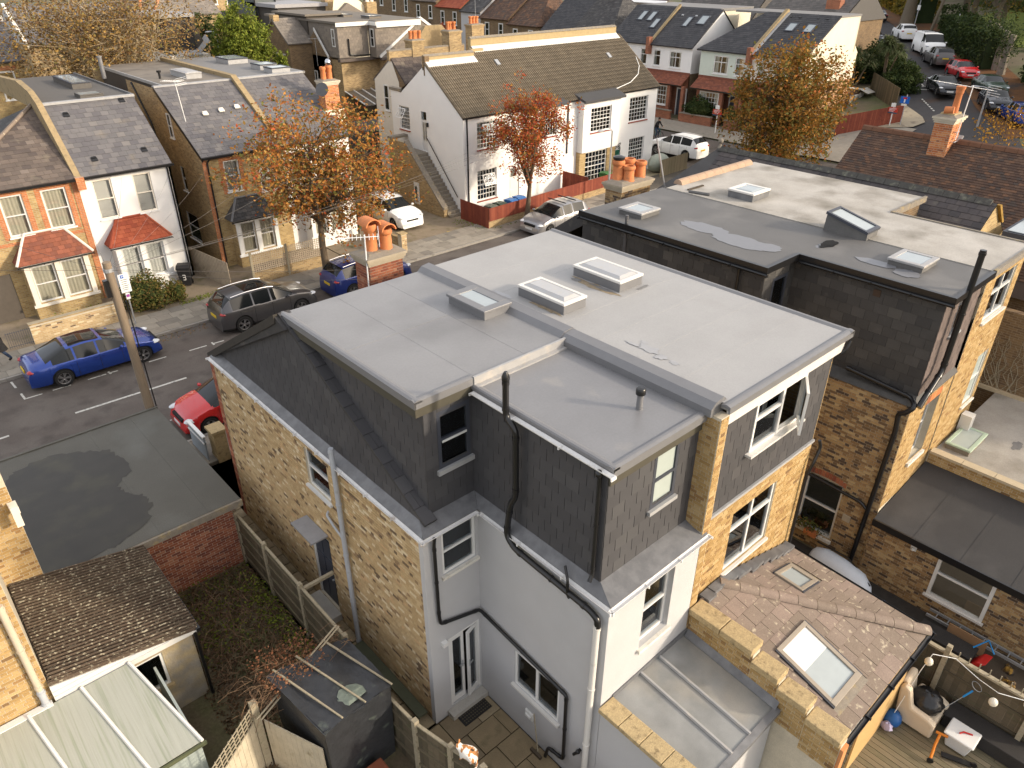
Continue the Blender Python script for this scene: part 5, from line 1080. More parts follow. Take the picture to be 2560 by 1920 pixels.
# passage between the pairs
b = MB(); b.box(7.95,11.15,-12,9,-.1,.02); struct('passage_ground',b,mk('passage',(.045,.04,.035),.9,var=.3,fine=.2))
KY = thing('roof_box','long pale blue-grey plastic car roof box lying in the passage','roof box',(10.3,-3.9,0)); mk('pale_blue',(.52,.56,.61),.3,var=.05)
b = MB(); d0 = Vector((10.35,-3.0,.35)); d1 = Vector((10.12,-4.75,.35)); ax = (d1-d0)
prof = [(0,.2),(.04,.3),(.2,.40),(.5,.42),(.8,.37),(.95,.2),(1,.04)]; base = 0
for t,r_ in prof:
    p = d0+ax*t
    for j in range(9): q = math.pi*j/8; b.v.append((p.x+math.cos(q)*r_,p.y,p.z+.12+math.sin(q)*r_*1.1))
for i in range(len(prof)-1):
    for j in range(8): b.f.append((i*9+j,i*9+j+1,(i+1)*9+j+1,(i+1)*9+j))
b.f.append(tuple(range(8,-1,-1))); b.build('shell',M.pale_blue,KY,True); MB().tube([d0+Vector((.2,0,.5)),d0+ax*.5+Vector((.26,0,.56)),d1+Vector((.05,.1,.35))],.025,6).build('strap',BK,KY)
for c_,nm,lb_ in (((.2,.05,.35),'carrier_bag','small purple patterned bag at the end of the roof box'),((.05,.15,.45),'carrier_bag','small blue bag next to the purple one by the roof box')):
    b = MB(); x_ = 10.35 if c_[0] > .1 else 10.45; y_ = -4.82 if c_[0] > .1 else -5.05; b.ball((x_,y_,.12),.13,.11,.14,8,6,.25); tag(b.build(nm,mk('bag_%d' % int(c_[0]*100),c_,.6),None,True),lb_,'bag')
RL = thing('rattan_screen','dark woven panel lying along the passage','panel',(10.2,-6.5,0)); MB().box(9.95,10.45,-7.2,-5.95,.2,.42).build('woven_panel',M.rattan,RL)
b = MB(); b.obox((10.6,-6.45,.1),U,(0,0,1),(-1,0,0),0,.85,0,.45,-.02,.0); tag(b.build('chipboard_sheet',mk('chipboard',(.36,.22,.12),.9,var=.15),None),'brown chipboard sheet propped against the passage wall','board')
LD = thing('ladder','aluminium ladder lying along the brick wall of the passage','ladder',(10.9,-7,.1))
for x in (10.78,11.02): MB().box(x-.02,x+.02,-9.0,-5.9,.25,.32).build('stile',M.metal_galv,LD)
for i in range(11): MB().tube([(10.78,-6.1-.27*i,.285),(11.02,-6.1-.27*i,.285)],.014,6).build('rung',M.metal_galv,LD)
MW = thing('garden_tool','red garden vacuum with blue cord lying in the passage','garden tool',(10.1,-7.25,0)); MB().prism([(9.9,-7.05,.15),(10.35,-7.2,.2),(10.4,-7.35,.45),(10.0,-7.3,.42)],(.02,-.18,.02)).build('body',M.red_plastic,MW,bevel=.03); MB().tube([(10.3,-7.1,.5),(10.5,-7.3,.75),(10.45,-7.5,.5)],.02,6).build('cord',M.blue_bright,MW)
b = MB()
for k_ in range(9): b.ball((10.3+random.uniform(-.4,.6),-8.0+random.uniform(-.4,.3),.08+random.uniform(0,.1)),random.uniform(.05,.14),None,None,7,5,.3)
o = b.build('garden_clutter',mk('clutter',(.06,.05,.045),.8,var=.5,scale=9,col2=(.30,.17,.03)),None); o['kind'] = 'stuff'
# =================================================== left side: garden, fences, shed, garage, far-left house
SLB = thing('timber_fence','long panelled fence beside the side path of the end house','fence',(-.9,5,0))
def panel_fence(par,x,y0,y1,z1,n_rail=4,pw=.13,sag=0.0):
    y = y1
    while y > y0+.02:
        ya = max(y-pw,y0); MB().box(x-.012,x+.006,ya+.004,y,.04,z1-.05+random.uniform(-.012,.006)).build('fence_board',M.wood_fence,par); y -= pw
    for k_ in range(n_rail):
        z = .25+(z1-.45)*k_/(n_rail-1); MB().box(x-.045,x-.012,y0,y1,z,z+.05).build('rail',M.wood_rail_dark,par)
    MB().box(x-.03,x+.03,y0,y1,z1-.05,z1).build('capping_rail',M.wood_rail,par)
panel_fence(SLB,-.87,1.95,7.5,1.70)
for y in (7.5,5.85,4.0,2.0): MB().box(-.93,-.83,y-.06,y+.06,0,1.78).build('fence_post',M.wood_rail,SLB)
MB().box(-.85,-.06,3.86,3.94,1.62,1.70).build('gate_brace',M.wood_rail,SLB)
mk('gate_bluegrey',(.30,.34,.38),.6)
PF = thing('timber_fence','bowed timber fence around the patio with a cat on its top','fence',(-.8,-1,0))
pp = [(-.98,.36),(-.93,-.65),(-.74,-1.53),(-.55,-2.25),(-.42,-3.2),(-.35,-4.4)]
for (xa,ya),(xb,yb) in zip(pp,pp[1:]):
    a,bq = Vector((xa,ya,0)),Vector((xb,yb,0)); d = bq-a; Ln = d.length; dn_ = d.normalized(); nn = Vector((dn_.y,-dn_.x,0)); n_ = int(Ln/.13)
    for i in range(n_): MB().obox(a,dn_,(0,0,1),nn,Ln*i/n_,Ln*(i+1)/n_-.006,.03,1.55+random.uniform(-.015,.01),-.01,.01).build('fence_board',M.wood_fence,PF)
    for z in (.35,.85,1.3): MB().obox(a,dn_,(0,0,1),nn,0,Ln,z,z+.05,.01,.045).build('rail',M.wood_rail_dark,PF)
    MB().obox(a,dn_,(0,0,1),nn,-.02,Ln+.02,1.562,1.60,-.03,.03).build('capping_rail',M.wood_rail,PF)
for x,y in pp[:5]: MB().box(x-.055,x+.055,y-.055,y+.055,0,1.68).build('fence_post',M.wood_rail,PF)
b = MB(); b.box(-.98,-.1,1.6,1.66,0,.02); 
b = MB(); b.obox((-.06,2.85,.16),U,(0,0,1),(-1,0,0),0,2.6,0,.06,0,.24); tag(b.build('plank',mk('plank_green',(.075,.08,.05),.8,var=.15),None),'long dark green board lying along the foot of the brick flank','board')
# bramble garden
b = MB(); b.box(-4.2,-.95,-2.5,7.5,-.1,.03); struct('garden_bed',b,M.soil)
MT = thing('door_mat','dark perforated rubber mat in front of the french doors','mat',(.77,-.25,.03)); MB().box(.40,1.15,-.50,-.02,.035,.05).build('mat_body',mk('rubber',(.022,.021,.02),.8),MT)
for i in range(12):
    for j in range(7): b = MB(); xx,yy = .45+i*.059,-.46+j*.065; b.box(xx,xx+.03,yy,yy+.03,.05,.053); b.build('mat_knob',mk('rubber_hole',(.09,.075,.05),.9),MT)
# tarp covered shed
SH = thing('shed','low shed wrapped in torn black tarpaulin in the left garden','shed',(-1.9,.6,0)); mk('tarp',(.030,.032,.036),.45,var=.25,scale=3,fine=.08,bump=1.0,bscale=6,spec=.5,stain=((.10,.12,.10),3.0,.62,.75))
c4 = [(-2.75,1.75),(-1.05,1.55),(-.98,.0),(-2.5,-.05)]; b = MB(); n_ = 16
for i in range(n_+1):
    for j in range(n_+1):
        s_,t_ = i/n_,j/n_; x = (c4[0][0]*(1-s_)+c4[1][0]*s_)*(1-t_)+(c4[3][0]*(1-s_)+c4[2][0]*s_)*t_; y = (c4[0][1]*(1-s_)+c4[1][1]*s_)*(1-t_)+(c4[3][1]*(1-s_)+c4[2][1]*s_)*t_
        b.v.append((x,y,2.22-.1*t_+.03*math.sin(s_*11+t_*5)+random.uniform(-.015,.015)))
for i in range(n_):
    for j in range(n_): q = i*(n_+1)+j; b.f.append((q,q+1,q+n_+2,q+n_+1))
b.build('tarp_roof',M.tarp,SH,True)
MB().poly((-2.42,.02,0),(-1.05,.05,0),(-1.0,.02,2.1),(-2.48,-.02,2.12)).poly((-2.42,.02,0),(-2.48,-.02,2.12),(-2.72,1.72,2.2),(-2.65,1.65,0)).poly((-1.05,.05,0),(-1.08,1.5,0),(-1.07,1.52,2.18),(-1.0,.02,2.1)).build('tarp_side',M.tarp,SH)
for x0,x1 in ((-2.45,-2.35),(-1.95,-1.9),(-1.35,-1.3)): MB().prism([(x0-.15,1.75,2.26),(x0+.35,-.02,2.16),(x0+.38,-.02,2.16),(x0-.11,1.75,2.26)],(0,0,.03)).build('roof_batten',M.wood_rail,SH)
MB().ball((-1.75,.35,2.15),.32,.22,.04,10,4,.3).build('plastic_patch',mk('patch_green',(.16,.19,.16),.5,var=.3,scale=8),SH)
b = MB(); b.box(-1.95,-1.5,-.55,-.15,0,.55); tag(b.build('plant_trough',mk('terracotta_dark',(.22,.07,.035),.8,var=.2),None,bevel=.03),'rust-red plant trough in front of the tarpaulin shed','planter')
# cream fence panel with trellis and leaning poles
TF = thing('trellis_fence','pale boarded fence topped with a leaning lattice trellis','fence',(-3.6,1.2,0))
a,bq = Vector((-3.15,1.60,0)),Vector((-4.75,.55,0)); dn_ = (bq-a).normalized(); nn = Vector((dn_.y,-dn_.x,0)); Ln = (bq-a).length
if nn.y > 0: nn = -nn
mk('fence_cream',(.50,.44,.33),.9,var=.15,scale=3,fine=.1,stain=((.25,.2,.12),4,.6,.8))
for i in range(14): MB().obox(a,dn_,(0,0,1),nn,Ln*i/14,Ln*(i+1)/14-.006,0,1.45,-.01,.01).build('fence_board',M.fence_cream,TF)
for i in range(15): b = MB(); u_ = Ln*i/14; b.obox(a,dn_,(0,0,1),nn,u_-.012,u_+.012,1.45,1.90,-.01,.005); b.build('trellis_upright',M.wood_rail,TF)
for i in range(5): b = MB(); z = 1.48+.1*i; b.obox(a,dn_,(0,0,1),nn,0,Ln,z,z+.022,.006,.02); b.build('trellis_lath',M.wood_rail,TF)
MB().box(-3.22,-3.08,1.5,1.62,0,2.0).build('fence_post',M.wood_rail,TF)
a2,b2 = Vector((-3.05,1.45,0)),Vector((-2.5,.1,0)); dn2 = (b2-a2).normalized(); nn2 = Vector((dn2.y,-dn2.x,0))
for i in range(11): MB().obox(a2,dn2,(0,0,1),nn2,i*.13,i*.13+.125,0,1.5,-.01,.01).build('fence_board',M.fence_cream,TF)
for p0,p1,nm in (((-3.2,1.35,1.75),(-1.15,1.75,2.45),'a'),((-3.15,1.3,1.72),(-1.1,1.72,2.42),'b')): b = MB(); b.tube([p0,p1],.018,5); tag(b.build('cane_pole',M.wood_rail,None),'pale pole laid across the shed, %s of the two' % ('upper' if nm == 'a' else 'lower'),'pole')
# garage
GA_ = thing('garage','flat-roofed red brick garage with mossy felt roof and dark puddle stain','garage',(-2.9,10,0))
mk('felt_green',(0.118,0.113,0.098),0.9,var=0.12,scale=0.8,fine=0.15,fscale=40,stain=((0.15,0.15,0.135),0.7,0.55,0.8),bump=.15,bscale=70)
mk('felt_wet',(0.034,0.030,0.022),0.35,var=0.25,scale=1.0,fine=0.1,stain=((.055,.05,.03),.9,.5,.7))
b = MB(); b.box(-5.9,-.72,7.35,13.35,2.06,2.2); gr = b.build('felt_roof',M.felt_green,GA_)
for x in (-1.55,-2.75,-3.9): MB().box(x,x+.1,7.36,13.34,2.2,2.206).build('felt_lap',M.felt_green,GA_)
pts = [(-4.9,12.5),(-4.2,12.75),(-3.6,12.6),(-3.0,12.2),(-2.55,11.9),(-2.35,11.2),(-2.45,10.5),(-2.9,10.1),(-2.85,9.5),(-2.55,9.2),(-2.5,8.7),(-2.75,8.1),(-3.3,7.75),(-3.9,7.6),(-5.2,7.6),(-5.3,10),(-5.2,12)]
pts = [tuple(Vector(pts[i]).lerp(Vector(pts[(i+1) % len(pts)]),k/6)+Vector((random.uniform(-.07,.07),random.uniform(-.07,.07)))) for i in range(len(pts)) for k in range(6)]; MB().poly(*[(x,y,2.2085) for x,y in pts]).build('wet_patch',M.felt_wet,GA_)
MB().box(-5.9,-.70,7.28,7.35,2.0,2.19).build('fascia_board',M.coping_grey,GA_)
b = MB(); b.box(-5.9,-.85,7.55,7.6,0,2.05); b.box(-.9,-.85,7.6,13.2,0,2.05); b.box(-5.9,-.85,13.15,13.2,0,2.05); gw_ = b.build('garage_wall',M.mortar,GA_)
pieces(gw_,'brick',(-4.2,7.55,0),(1,0,0),(0,0,1),(3.35,2.0),.225,.0755,M.brick_red,gap=.012,th=.007,n_ind=260,jit=.002)
MB().box(-5.9,-.70,13.3,13.38,2.2,2.24).build('roof_edge',M.felt_green,GA_)
# far-left house
B0 = thing('house','yellow brick house cropped by the left edge, with tiled lean-to','house',(-7,6,0))
b = MB(); b.box(-14,-5.25,7.3,7.4,0,8.0); a = b.build('rear_wall',M.mortar,B0)
pieces(a,'brick',(-7.0,7.3,2.3),(1,0,0),(0,0,1),(1.75,2.7),BR,.0755,M.brick_yellow,gap=.011,th=.007,n_ind=120,jit=.002)
b = MB(); b.box(-14,-5.95,4.1,7.3,0,6.2); a = b.build('outrigger',M.mortar,B0)
pieces(a,'brick',(-7.6,4.1,1.9),(1,0,0),(0,0,1),(1.65,3.2),BR,.0755,M.brick_yellow,gap=.011,th=.007,n_ind=160,jit=.002)
MB().box(-5.36,-5.20,7.0,7.28,4.45,4.62).box(-5.35,-5.22,6.9,7.0,4.2,4.7).build('bracket_box',M.cream_paint,B0)
pipe(B0,[(-6.10,4.02,4.75),(-6.10,4.02,2.55)],.062,mk('pipe_cream',(.55,.47,.36),.5,var=.08),'soil_pipe'); pipe(B0,[(-6.10,4.02,2.56),(-6.10,4.0,2.1)],.066,GR,'soil_pipe')
b = MB(); b.prism([(-5.95,4.0,2.62),(-3.22,4.0,2.10),(-3.22,4.0,2.02),(-5.95,4.0,2.54)],(0,3.35,0)); lr = b.build('lean_to_roof',M.tile_moss,B0)
ud = Vector((2.73,0,-.52)).normalized()
pieces(lr,'roof_tile',(-3.2,7.33,2.13),U,-ud,(3.3,2.78),.30,.34,M.tile_moss,gap=.006,gapv=.002,th=.012,tilt=.02,n_ind=110,jit=.003)
mbr = MB()
for i in range(33):   # rolls of the interlocking tiles
    y = 7.28-.1*i; p0 = Vector((-3.2,y,2.15)); q0 = p0-ud*2.76; mbr.tube([p0,q0],.022,5)
mbr.build('tile_rolls',M.tile_moss,B0)['kind'] = 'stuff'
MB().prism([(-5.95,3.99,2.52),(-3.22,3.99,2.02),(-3.25,3.99,1.97),(-5.95,3.99,2.02)],(0,.03,0)).build('white_cladding',M.upvc,B0)
for i in range(3): b = MB(); z0 = 2.12+.12*i; b.box(-5.94,-3.3-(z0-2.02)/.5*2.6,3.982,3.99,z0,z0+.012); b.build('cladding_groove',M.plastic_grey,B0)
MB().box(-3.26,-3.18,3.95,7.4,2.0,2.09).build('eaves_gutter',BK,B0)
mk('render_old',(.33,.30,.25),.95,var=.25,scale=2,fine=.12,col2=(.46,.36,.20),bump=.4,bscale=20)
mb = wall_panel(MB(),(-5.95,4.08,0),(1,0,0),2.6,2.05,[(1.35,.9,1.95,1.85)],.1); wall_panel(mb,(-3.35,4.08,0),(0,1,0),3.2,2.05); mb.build('lean_to_wall',M.render_old,B0)
window(B0,(-4.6,4.08,.9),(1,0,0),.6,.95,'one',rec=.05,sill=M.coping)
pipe(B0,[(-3.3,4.0,2.0),(-3.3,4.0,0)],.035,BK,'downpipe')
CV = thing('conservatory','conservatory with milky ribbed polycarbonate roof at the lower left','conservatory',(-6,2.8,0))
mk('polycarb',(.36,.37,.32),.3,var=.12,scale=1.5,fine=.08,stretch=(14,.4,1),spec=.5,stain=((.24,.27,.19),1.2,.5,.75))
ta,tb = Vector((-8.6,3.95,2.14)),Vector((-4.62,3.95,2.14)); dv = Vector((.0,-2.35,-.40))
xs_ = [-8.6,-7.55,-6.42,-5.5,-4.62]; xe = [-8.3,-7.2,-6.05,-5.08,-4.16]
for i in range(4):
    MB().prism([(xs_[i]+.02,3.95,2.14),(xs_[i+1]-.02,3.95,2.14),(xe[i+1]-.02,1.62,1.74),(xe[i]+.02,1.62,1.74)],(0,0,.012)).build('roof_panel',M.polycarb,CV)
for i in range(1,5): MB().tube([(xs_[i],3.95,2.17),(xe[i],1.60,1.77)],.035,6).build('glazing_bar',M.frame_white,CV,True)
for i in range(3):
    for t in (.38,.72): y = 3.95-2.33*(t+.08*(i % 2)); z = 2.14-.4*(t+.08*(i % 2)); f_ = (t+.08*(i % 2)); b = MB(); x0 = xs_[i+1]+(xe[i+1]-xs_[i+1])*f_; x1 = xs_[i+2]+(xe[i+2]-xs_[i+2])*f_ if i < 3 else x0+1; b.box(x0+.05,x1-.05,y-.03,y+.03,z-.03,z-.005); b.build('purlin',M.curtain_cream,CV)
MB().box(-8.4,-4.1,1.56,1.60,1.66,1.74).build('roof_edge',mk('moss_edge',(.10,.11,.06),.9),CV); MB().box(-8.3,-4.2,1.6,1.64,0,1.68).box(-4.25,-4.2,1.64,3.95,0,1.7).build('side_glazing',M.glass_frost,CV)
MB().box(-8.6,-6.0,3.9,4.05,2.02,2.16).build('gutter',M.gutter_white,CV)
# front boundary of the end house
GT = thing('garden_gate','pale blue-grey metal gate between brick piers beside the red car','gate',(.35,13.1,0)); MB().box(.2,.25,12.6,13.9,.12,1.0).build('gate_panel',M.gate_bluegrey,GT)
for z in (.75,.98): MB().box(.17,.28,12.6,13.9,z,z+.05).build('gate_rail',M.paint_white,GT)
GP = thing('gate_pier','short stone-block pier next to the pale garden gate','pier',(.75,12.8,0))
for i in range(8): MB().box(.45+random.uniform(-.01,.01),.85,12.35,12.85,.02+i*.14,.15+i*.14).build('stone_block',M.coping,GP)
MB().box(.40,.9,12.3,12.9,1.13,1.22).build('pier_cap',M.coping,GP)
LW = thing('low_wall','low brick garden wall behind the stone-block gate pier','wall',(2,12.3,0))
for i in range(3): MB().box(.95,3.6,12.2,12.4,.0+i*.2,.19+i*.2).build('wall_course',M.coping,LW)
# ================================================================= houses across the street
FY = 29.0
def slope_slates(par,x0,x1,y0,z0,y1,z1,mat,pw=.36,ph=.28,n_ind=200,clip=None,nm='slate',base=None,holes=(),th=.005,tilt=.008):
    v = Vector((0,y1-y0,z1-z0)); b = MB(); b.prism([(x0,y0,z0),(x1,y0,z0),(x1,y1,z1),(x0,y1,z1)],(0,.04,-.08)); r = b.build('roof_slope',base or mat,par)
    n = Vector((1,0,0)).cross(v.normalized())
    pieces(r,nm,Vector((x0,y0,z0))+n*.006,(1,0,0),v,(x1-x0,v.length),pw,ph,mat,gap=.010,gapv=.004,th=th,tilt=tilt,n_ind=n_ind,clip=clip,jit=.003,holes=holes); return r
def roof_vent(par,x,y,z,mat='plastic_black',w=.26,slope=.75):
    MB().obox((x,y,z),(1,0,0),Vector((0,1,slope)).normalized(),Vector((0,-slope,1)).normalized(),0,w,0,.2,-.01,.035).obox((x,y,z),(1,0,0),Vector((0,1,slope)).normalized(),Vector((0,-slope,1)).normalized(),.03,w-.03,.16,.24,.03,.07).build('roof_vent',MATS[mat],par)
def bay(par,x0,x1,y,yb,z1,wmat,trimm,zw0=.82,zw1=2.5,roofm='tile_red',wins=2,apex=3.65,capmat='terracotta',curt='full',dark=False):
    """splayed-top square bay with windows, pilasters and hipped tile roof"""
    w = x1-x0; b = MB(); hs = []; n = wins; ww = (w-.25*(n+1))/n
    for i in range(n): u = .25+i*(ww+.25); hs.append((u,zw0,u+ww,zw1))
    wall_panel(b,(x0,y,0),(1,0,0),w,z1,hs,.12); wall_panel(b,(x0,yb,0),(0,-1,0),yb-y,z1)
    bo = b.build('bay_window',wmat,par)
    for u0,v0,u1,v1 in hs: window(bo,(x0+u0,y,v0),(1,0,0),u1-u0,v1-v0,'sash',rec=.08,curtain=curt,f=.07,cmat=M.curtain_cream if not dark else None,gmat=M.glass_clear)
    for i in range(n+1): u = .02+i*(ww+.25); MB().obox((x0,y,0),(1,0,0),(0,0,1),(0,-1,0),u,u+.21,zw0-.05,zw1+.03,.0,.06).build('pilaster',trimm,bo)
    MB().obox((x0,y,0),(1,0,0),(0,0,1),(0,-1,0),-.06,w+.06,zw0-.17,zw0-.05,0,.1).build('bay_sill',trimm,bo); MB().obox((x0,y,0),(1,0,0),(0,0,1),(0,-1,0),-.06,w+.06,zw1+.03,z1,0,.09).build('bay_cornice',trimm,bo)
    e = .22; P = [Vector((x0-e,y-e,z1)),Vector((x1+e,y-e,z1)),Vector((x1+e,yb,z1)),Vector((x0-e,yb,z1)),Vector((x0+.55,yb,apex)),Vector((x1-.55,yb,apex))]
    b = MB(); b.poly(P[0],P[1],P[5],P[4]); b.poly(P[3],P[0],P[4]); b.poly(P[1],P[2],P[5]); b.poly(P[0],P[3],P[2],P[1]); r = b.build('bay_roof',MATS[roofm],bo)
    v = (P[4]+P[5])/2-(P[0]+P[1])/2; n_ = Vector((1,0,0)).cross(v.normalized())
    pieces(bo,'roof_tile',P[0]+n_*.006,(1,0,0),v,(w+2*e,v.length),.26,.2,MATS[roofm],gap=.01,th=.006,tilt=.01,n_ind=0,clip=[(0,0),(w+2*e,0),(w+2*e-.77,v.length),(.77,v.length)])
    for a,c in ((P[0],P[4]),(P[1],P[5]),(P[4],P[5])): MB().tube([a+Vector((0,0,.03)),c+Vector((0,0,.03))],.06,6).build('hip_ridge',MATS[capmat],bo)
    gutter(bo,(x0-e,y-e,z1-.02),(x1+e,y-e,z1-.02),BK,(0,-1,0),.05); return bo
def facade(par,x0,x1,z1,mat,holes,y=FY,nm='front_wall'):
    b = wall_panel(MB(),(x0,y,0),(1,0,0),x1-x0,z1,[(h[0]-x0,h[1],h[2]-x0,h[3]) for h in holes],.12); return b.build(nm,mat,par)
# ---- H1, orange and yellow brick end house
H1 = thing('house','yellow brick house with orange brick trim and cream bay at the left edge','house',(0,29,0),'houses across the street'); ZH = 5.8
ho = [(-1.0,3.72,-.1,5.5),(.62,3.72,1.62,5.5)]
facade(H1,-2.6,2.15,ZH,M.far_yellow,ho)
for a,bq,c,d in ho:
    window(H1,(a,FY,bq),(1,0,0),c-a,d-bq,'sash',rec=.07,curtain='full',f=.08,cmat=M.curtain_cream,sill=M.paint_white,gmat=M.glass_clear)
    MB().box(a-.22,a,FY-.012,FY,bq-.1,d+.3).box(c,c+.22,FY-.012,FY,bq-.1,d+.3).box(a,c,FY-.012,FY,d,d+.3).build('orange_surround',M.far_orange,H1)
MB().box(-2.6,2.15,FY-.014,FY,ZH-.18,ZH).box(-2.6,2.15,FY-.01,FY,3.35,3.5).build('orange_band',M.far_orange,H1)
AP = Vector((2.15,33.4,8.3)); E0 = Vector((-2.9,FY-.2,ZH)); E1_ = Vector((2.15,FY-.2,ZH)); E2_ = Vector((-2.9,37.5,ZH))
b = MB(); b.poly(E0,E1_,AP); b.poly(E2_,E0,AP); b.poly(AP,Vector((2.15,37.5,ZH)),E2_); r = b.build('hipped_roof',M.slate_brown,H1)
v = Vector((0,AP.y-E1_.y,AP.z-E1_.z)); n = Vector((1,0,0)).cross(v.normalized())
pieces(r,'slate',E0+n*.006,(1,0,0),v,(5.05,v.length),.33,.26,M.slate_brown,gap=.01,gapv=.004,th=.005,tilt=.008,n_ind=110,clip=[(0,0),(5.05,0),(5.05,v.length)],jit=.003)
nb2 = (E0-AP).cross(E2_-AP).normalized(); nb2 = nb2 if nb2.z > 0 else -nb2; wv = nb2.cross(Vector((0,-1,0))); wv = wv if wv.z > 0 else -wv
pieces(r,'slate',E2_+nb2*.006,(0,-1,0),wv,(8.7,(AP-E2_).dot(wv)),.33,.26,M.slate_old,gap=.01,gapv=.004,th=.005,tilt=.008,n_ind=0,clip=[(0,0),(8.7,0),((AP-E2_).dot(Vector((0,-1,0))),(AP-E2_).dot(wv))])
MB().tube([E0+Vector((0,0,.04)),AP+Vector((0,0,.05))],.09,6).build('hip_ridge',M.tile_pink,H1)
MB().box(-2.9,2.2,FY-.32,FY-.2,ZH-.1,ZH).build('gutter',BK,H1)
bay(H1,-1.05,1.6,28.3,FY,2.68,M.far_yellow,M.cream_paint,.82,2.5,'tile_redbrown',2,3.75,'cream_paint')
MB().box(-2.6,-1.5,FY-.02,FY,0.05,2.2).build('front_door',M.interior,H1); MB().box(1.9,2.15,FY-.03,FY-.0,0,ZH).build('orange_quoin',M.far_orange,H1)
# party parapet
b = MB(); pw_ = [(FY-.25,5.75),(32.2,8.55),(33.2,8.95),(35.2,9.2),(42.5,8.8)]; lo = [(42.5,8.2),(33.2,8.2),(FY-.25,5.45)]
b.prism([(2.1,y,z) for y,z in pw_]+[(2.1,y,z) for y,z in lo],(.26,0,0)); b.build('party_parapet',mk('parapet_stock',(.33,.25,.14),.95,var=.2,fine=.15,stain=((.2,.16,.1),4,.55,.75)),H1)
MB().box(2.06,2.4,FY-.38,FY-.05,5.3,5.85).build('corbel',M.far_orange,H1); room(H1,-2.4,2.0,29.4,37,2.8,3.0)
# ---- H2, white house
H2 = thing('house','white rendered house with red tiled bay roof and grey slate roof','house',(4.3,29,0),'houses across the street')
ho = [(2.72,3.74,3.55,5.55),(4.48,3.72,5.30,5.53)]
facade(H2,2.15,6.3,ZH,M.white_render,ho)
for a,bq,c,d in ho: window(H2,(a,FY,bq),(1,0,0),c-a,d-bq,'sash',M.cream_paint,rec=.08,blind=.97,f=.07,sill=M.paint_white,gmat=M.glass_clear)
slope_slates(H2,2.36,6.35,FY-.2,ZH,32.3,8.42,M.slate_street,n_ind=170)
MB().box(2.3,6.4,32.2,32.5,8.40,8.5).build('ridge_flashing',M.lead_light,H2)
MB().box(2.36,6.36,32.5,42.4,8.30,8.42).build('flat_roof',mk('felt_brown',(.115,.108,.10),.85,var=.1,fine=.1,fscale=30),H2)
MB().box(6.36,6.44,32.4,42.4,8.2,8.5).build('roof_trim',M.lead,H2)
MB().prism([(6.2,FY,0),(6.2,42.3,0),(6.2,42.3,8.25),(6.2,32.4,8.25),(6.2,FY,5.68)],(.1,0,0)).build('flank_wall',M.far_stock,H2); MB().box(2.3,6.4,FY-.32,FY-.2,ZH-.1,ZH).build('gutter',BK,H2)
rooflight(H2,4.75,5.6,36.3,39.8,8.42,.25,'frame_dark','skyglass','felt_brown',.12,.05,0,label='raised dark-framed skylight'); rooflight(H2,4.2,5.2,33.0,33.9,8.42,.12,'felt_brown','skyglass','felt_brown',.08,.03,0,label='low flat skylight by the roof edge')
for x,y in ((2.95,31.6),(5.6,32.0),(3.1,29.4),(5.35,29.5)): roof_vent(H2,x,y,ZH+(y-FY+.2)*.75+.02)
bay(H2,2.75,5.15,28.3,FY,2.62,M.white_render,M.white_render,.82,2.42,'tile_red',2,3.62,'tile_red',dark=True)
pipe(H2,[(6.12,FY-.06,ZH-.1),(6.12,FY-.06,.05)],.04,BK,'downpipe'); room(H2,2.4,6.1,29.4,37,2.8,3.0)
MB().lathe((7.6,41,8.2),[(.12,0),(.12,1.1),(.15,1.1),(.15,1.2)],10).build('vent_pipe',M.trim_grey,H2,True)
# ---- H3 pair: brick house with mansard, then the white one behind the tree
H3 = thing('house','brick house with slate front slope and brown flat loft roof, beside the alley','house',(9.8,29,0),'houses across the street')
H4 = thing('house','white house behind the orange street tree, with three dark-edged skylights','house',(14,29,0),'houses across the street')
X3,X4,X5 = 7.85,12.05,16.2; ZT = 8.55; YT = 33.5
ho = [(8.85,3.9,9.65,5.45),(10.66,3.6,11.5,5.42)]
facade(H3,X3,X4,ZH,M.far_yellow,ho)
for a,bq,c,d in ho:
    window(H3,(a,FY,bq),(1,0,0),c-a,d-bq,'sash',rec=.08,curtain='full',f=.08,sill=M.paint_white,gmat=M.glass_clear)
    MB().box(a-.2,a,FY-.012,FY,bq-.1,d+.28).box(c,c+.2,FY-.012,FY,bq-.1,d+.28).box(a,c,FY-.012,FY,d,d+.28).build('orange_surround',M.far_orange,H3)
MB().box(X3,X4,FY-.014,FY,ZH-.18,ZH).box(X3-.02,X3+.22,FY-.02,FY-.0,0,ZH-.18).build('orange_band',M.far_orange,H3)
bay(H3,8.6,10.9,28.3,FY,2.62,M.far_yellow,M.paint_white,.82,2.42,'slate_old',2,3.5,'lead')
hs = [(FY+0-0,0,0,0)]
Ws = [(32.15,6.2,32.6,7.4),(31.85,3.5,32.4,4.8),(31.4,.75,33.0,2.25)]
b = wall_panel(MB(),(X3,44,0),U,44-FY,ZH,[(44-q[2],q[1],44-q[0],q[3]) for q in Ws[1:]],.1); b.poly((X3,FY,ZH),(X3,YT,ZT-.1),(X3,38.0,ZT-.1),(X3,38.0,ZH)); b.build('flank_wall',M.far_stock,H3)
for q in Ws[1:]: window(H3,(X3,q[2],q[1]),U,q[2]-q[0],q[3]-q[1],'sash',rec=.06,sill=M.paint_white,gmat=M.glass_dark)
window(H3,(X3-.02,Ws[0][2],Ws[0][1]),U,Ws[0][2]-Ws[0][0],1.2,'sash',rec=-.01,sill=M.paint_white)
slope_slates(H3,X3-.08,X4-.15,FY-.2,ZH,YT,ZT-.05,M.slate_street,n_ind=190); slope_slates(H4,X4+.2,X5,FY-.2,ZH,YT,ZT-.05,M.slate_street,n_ind=120)
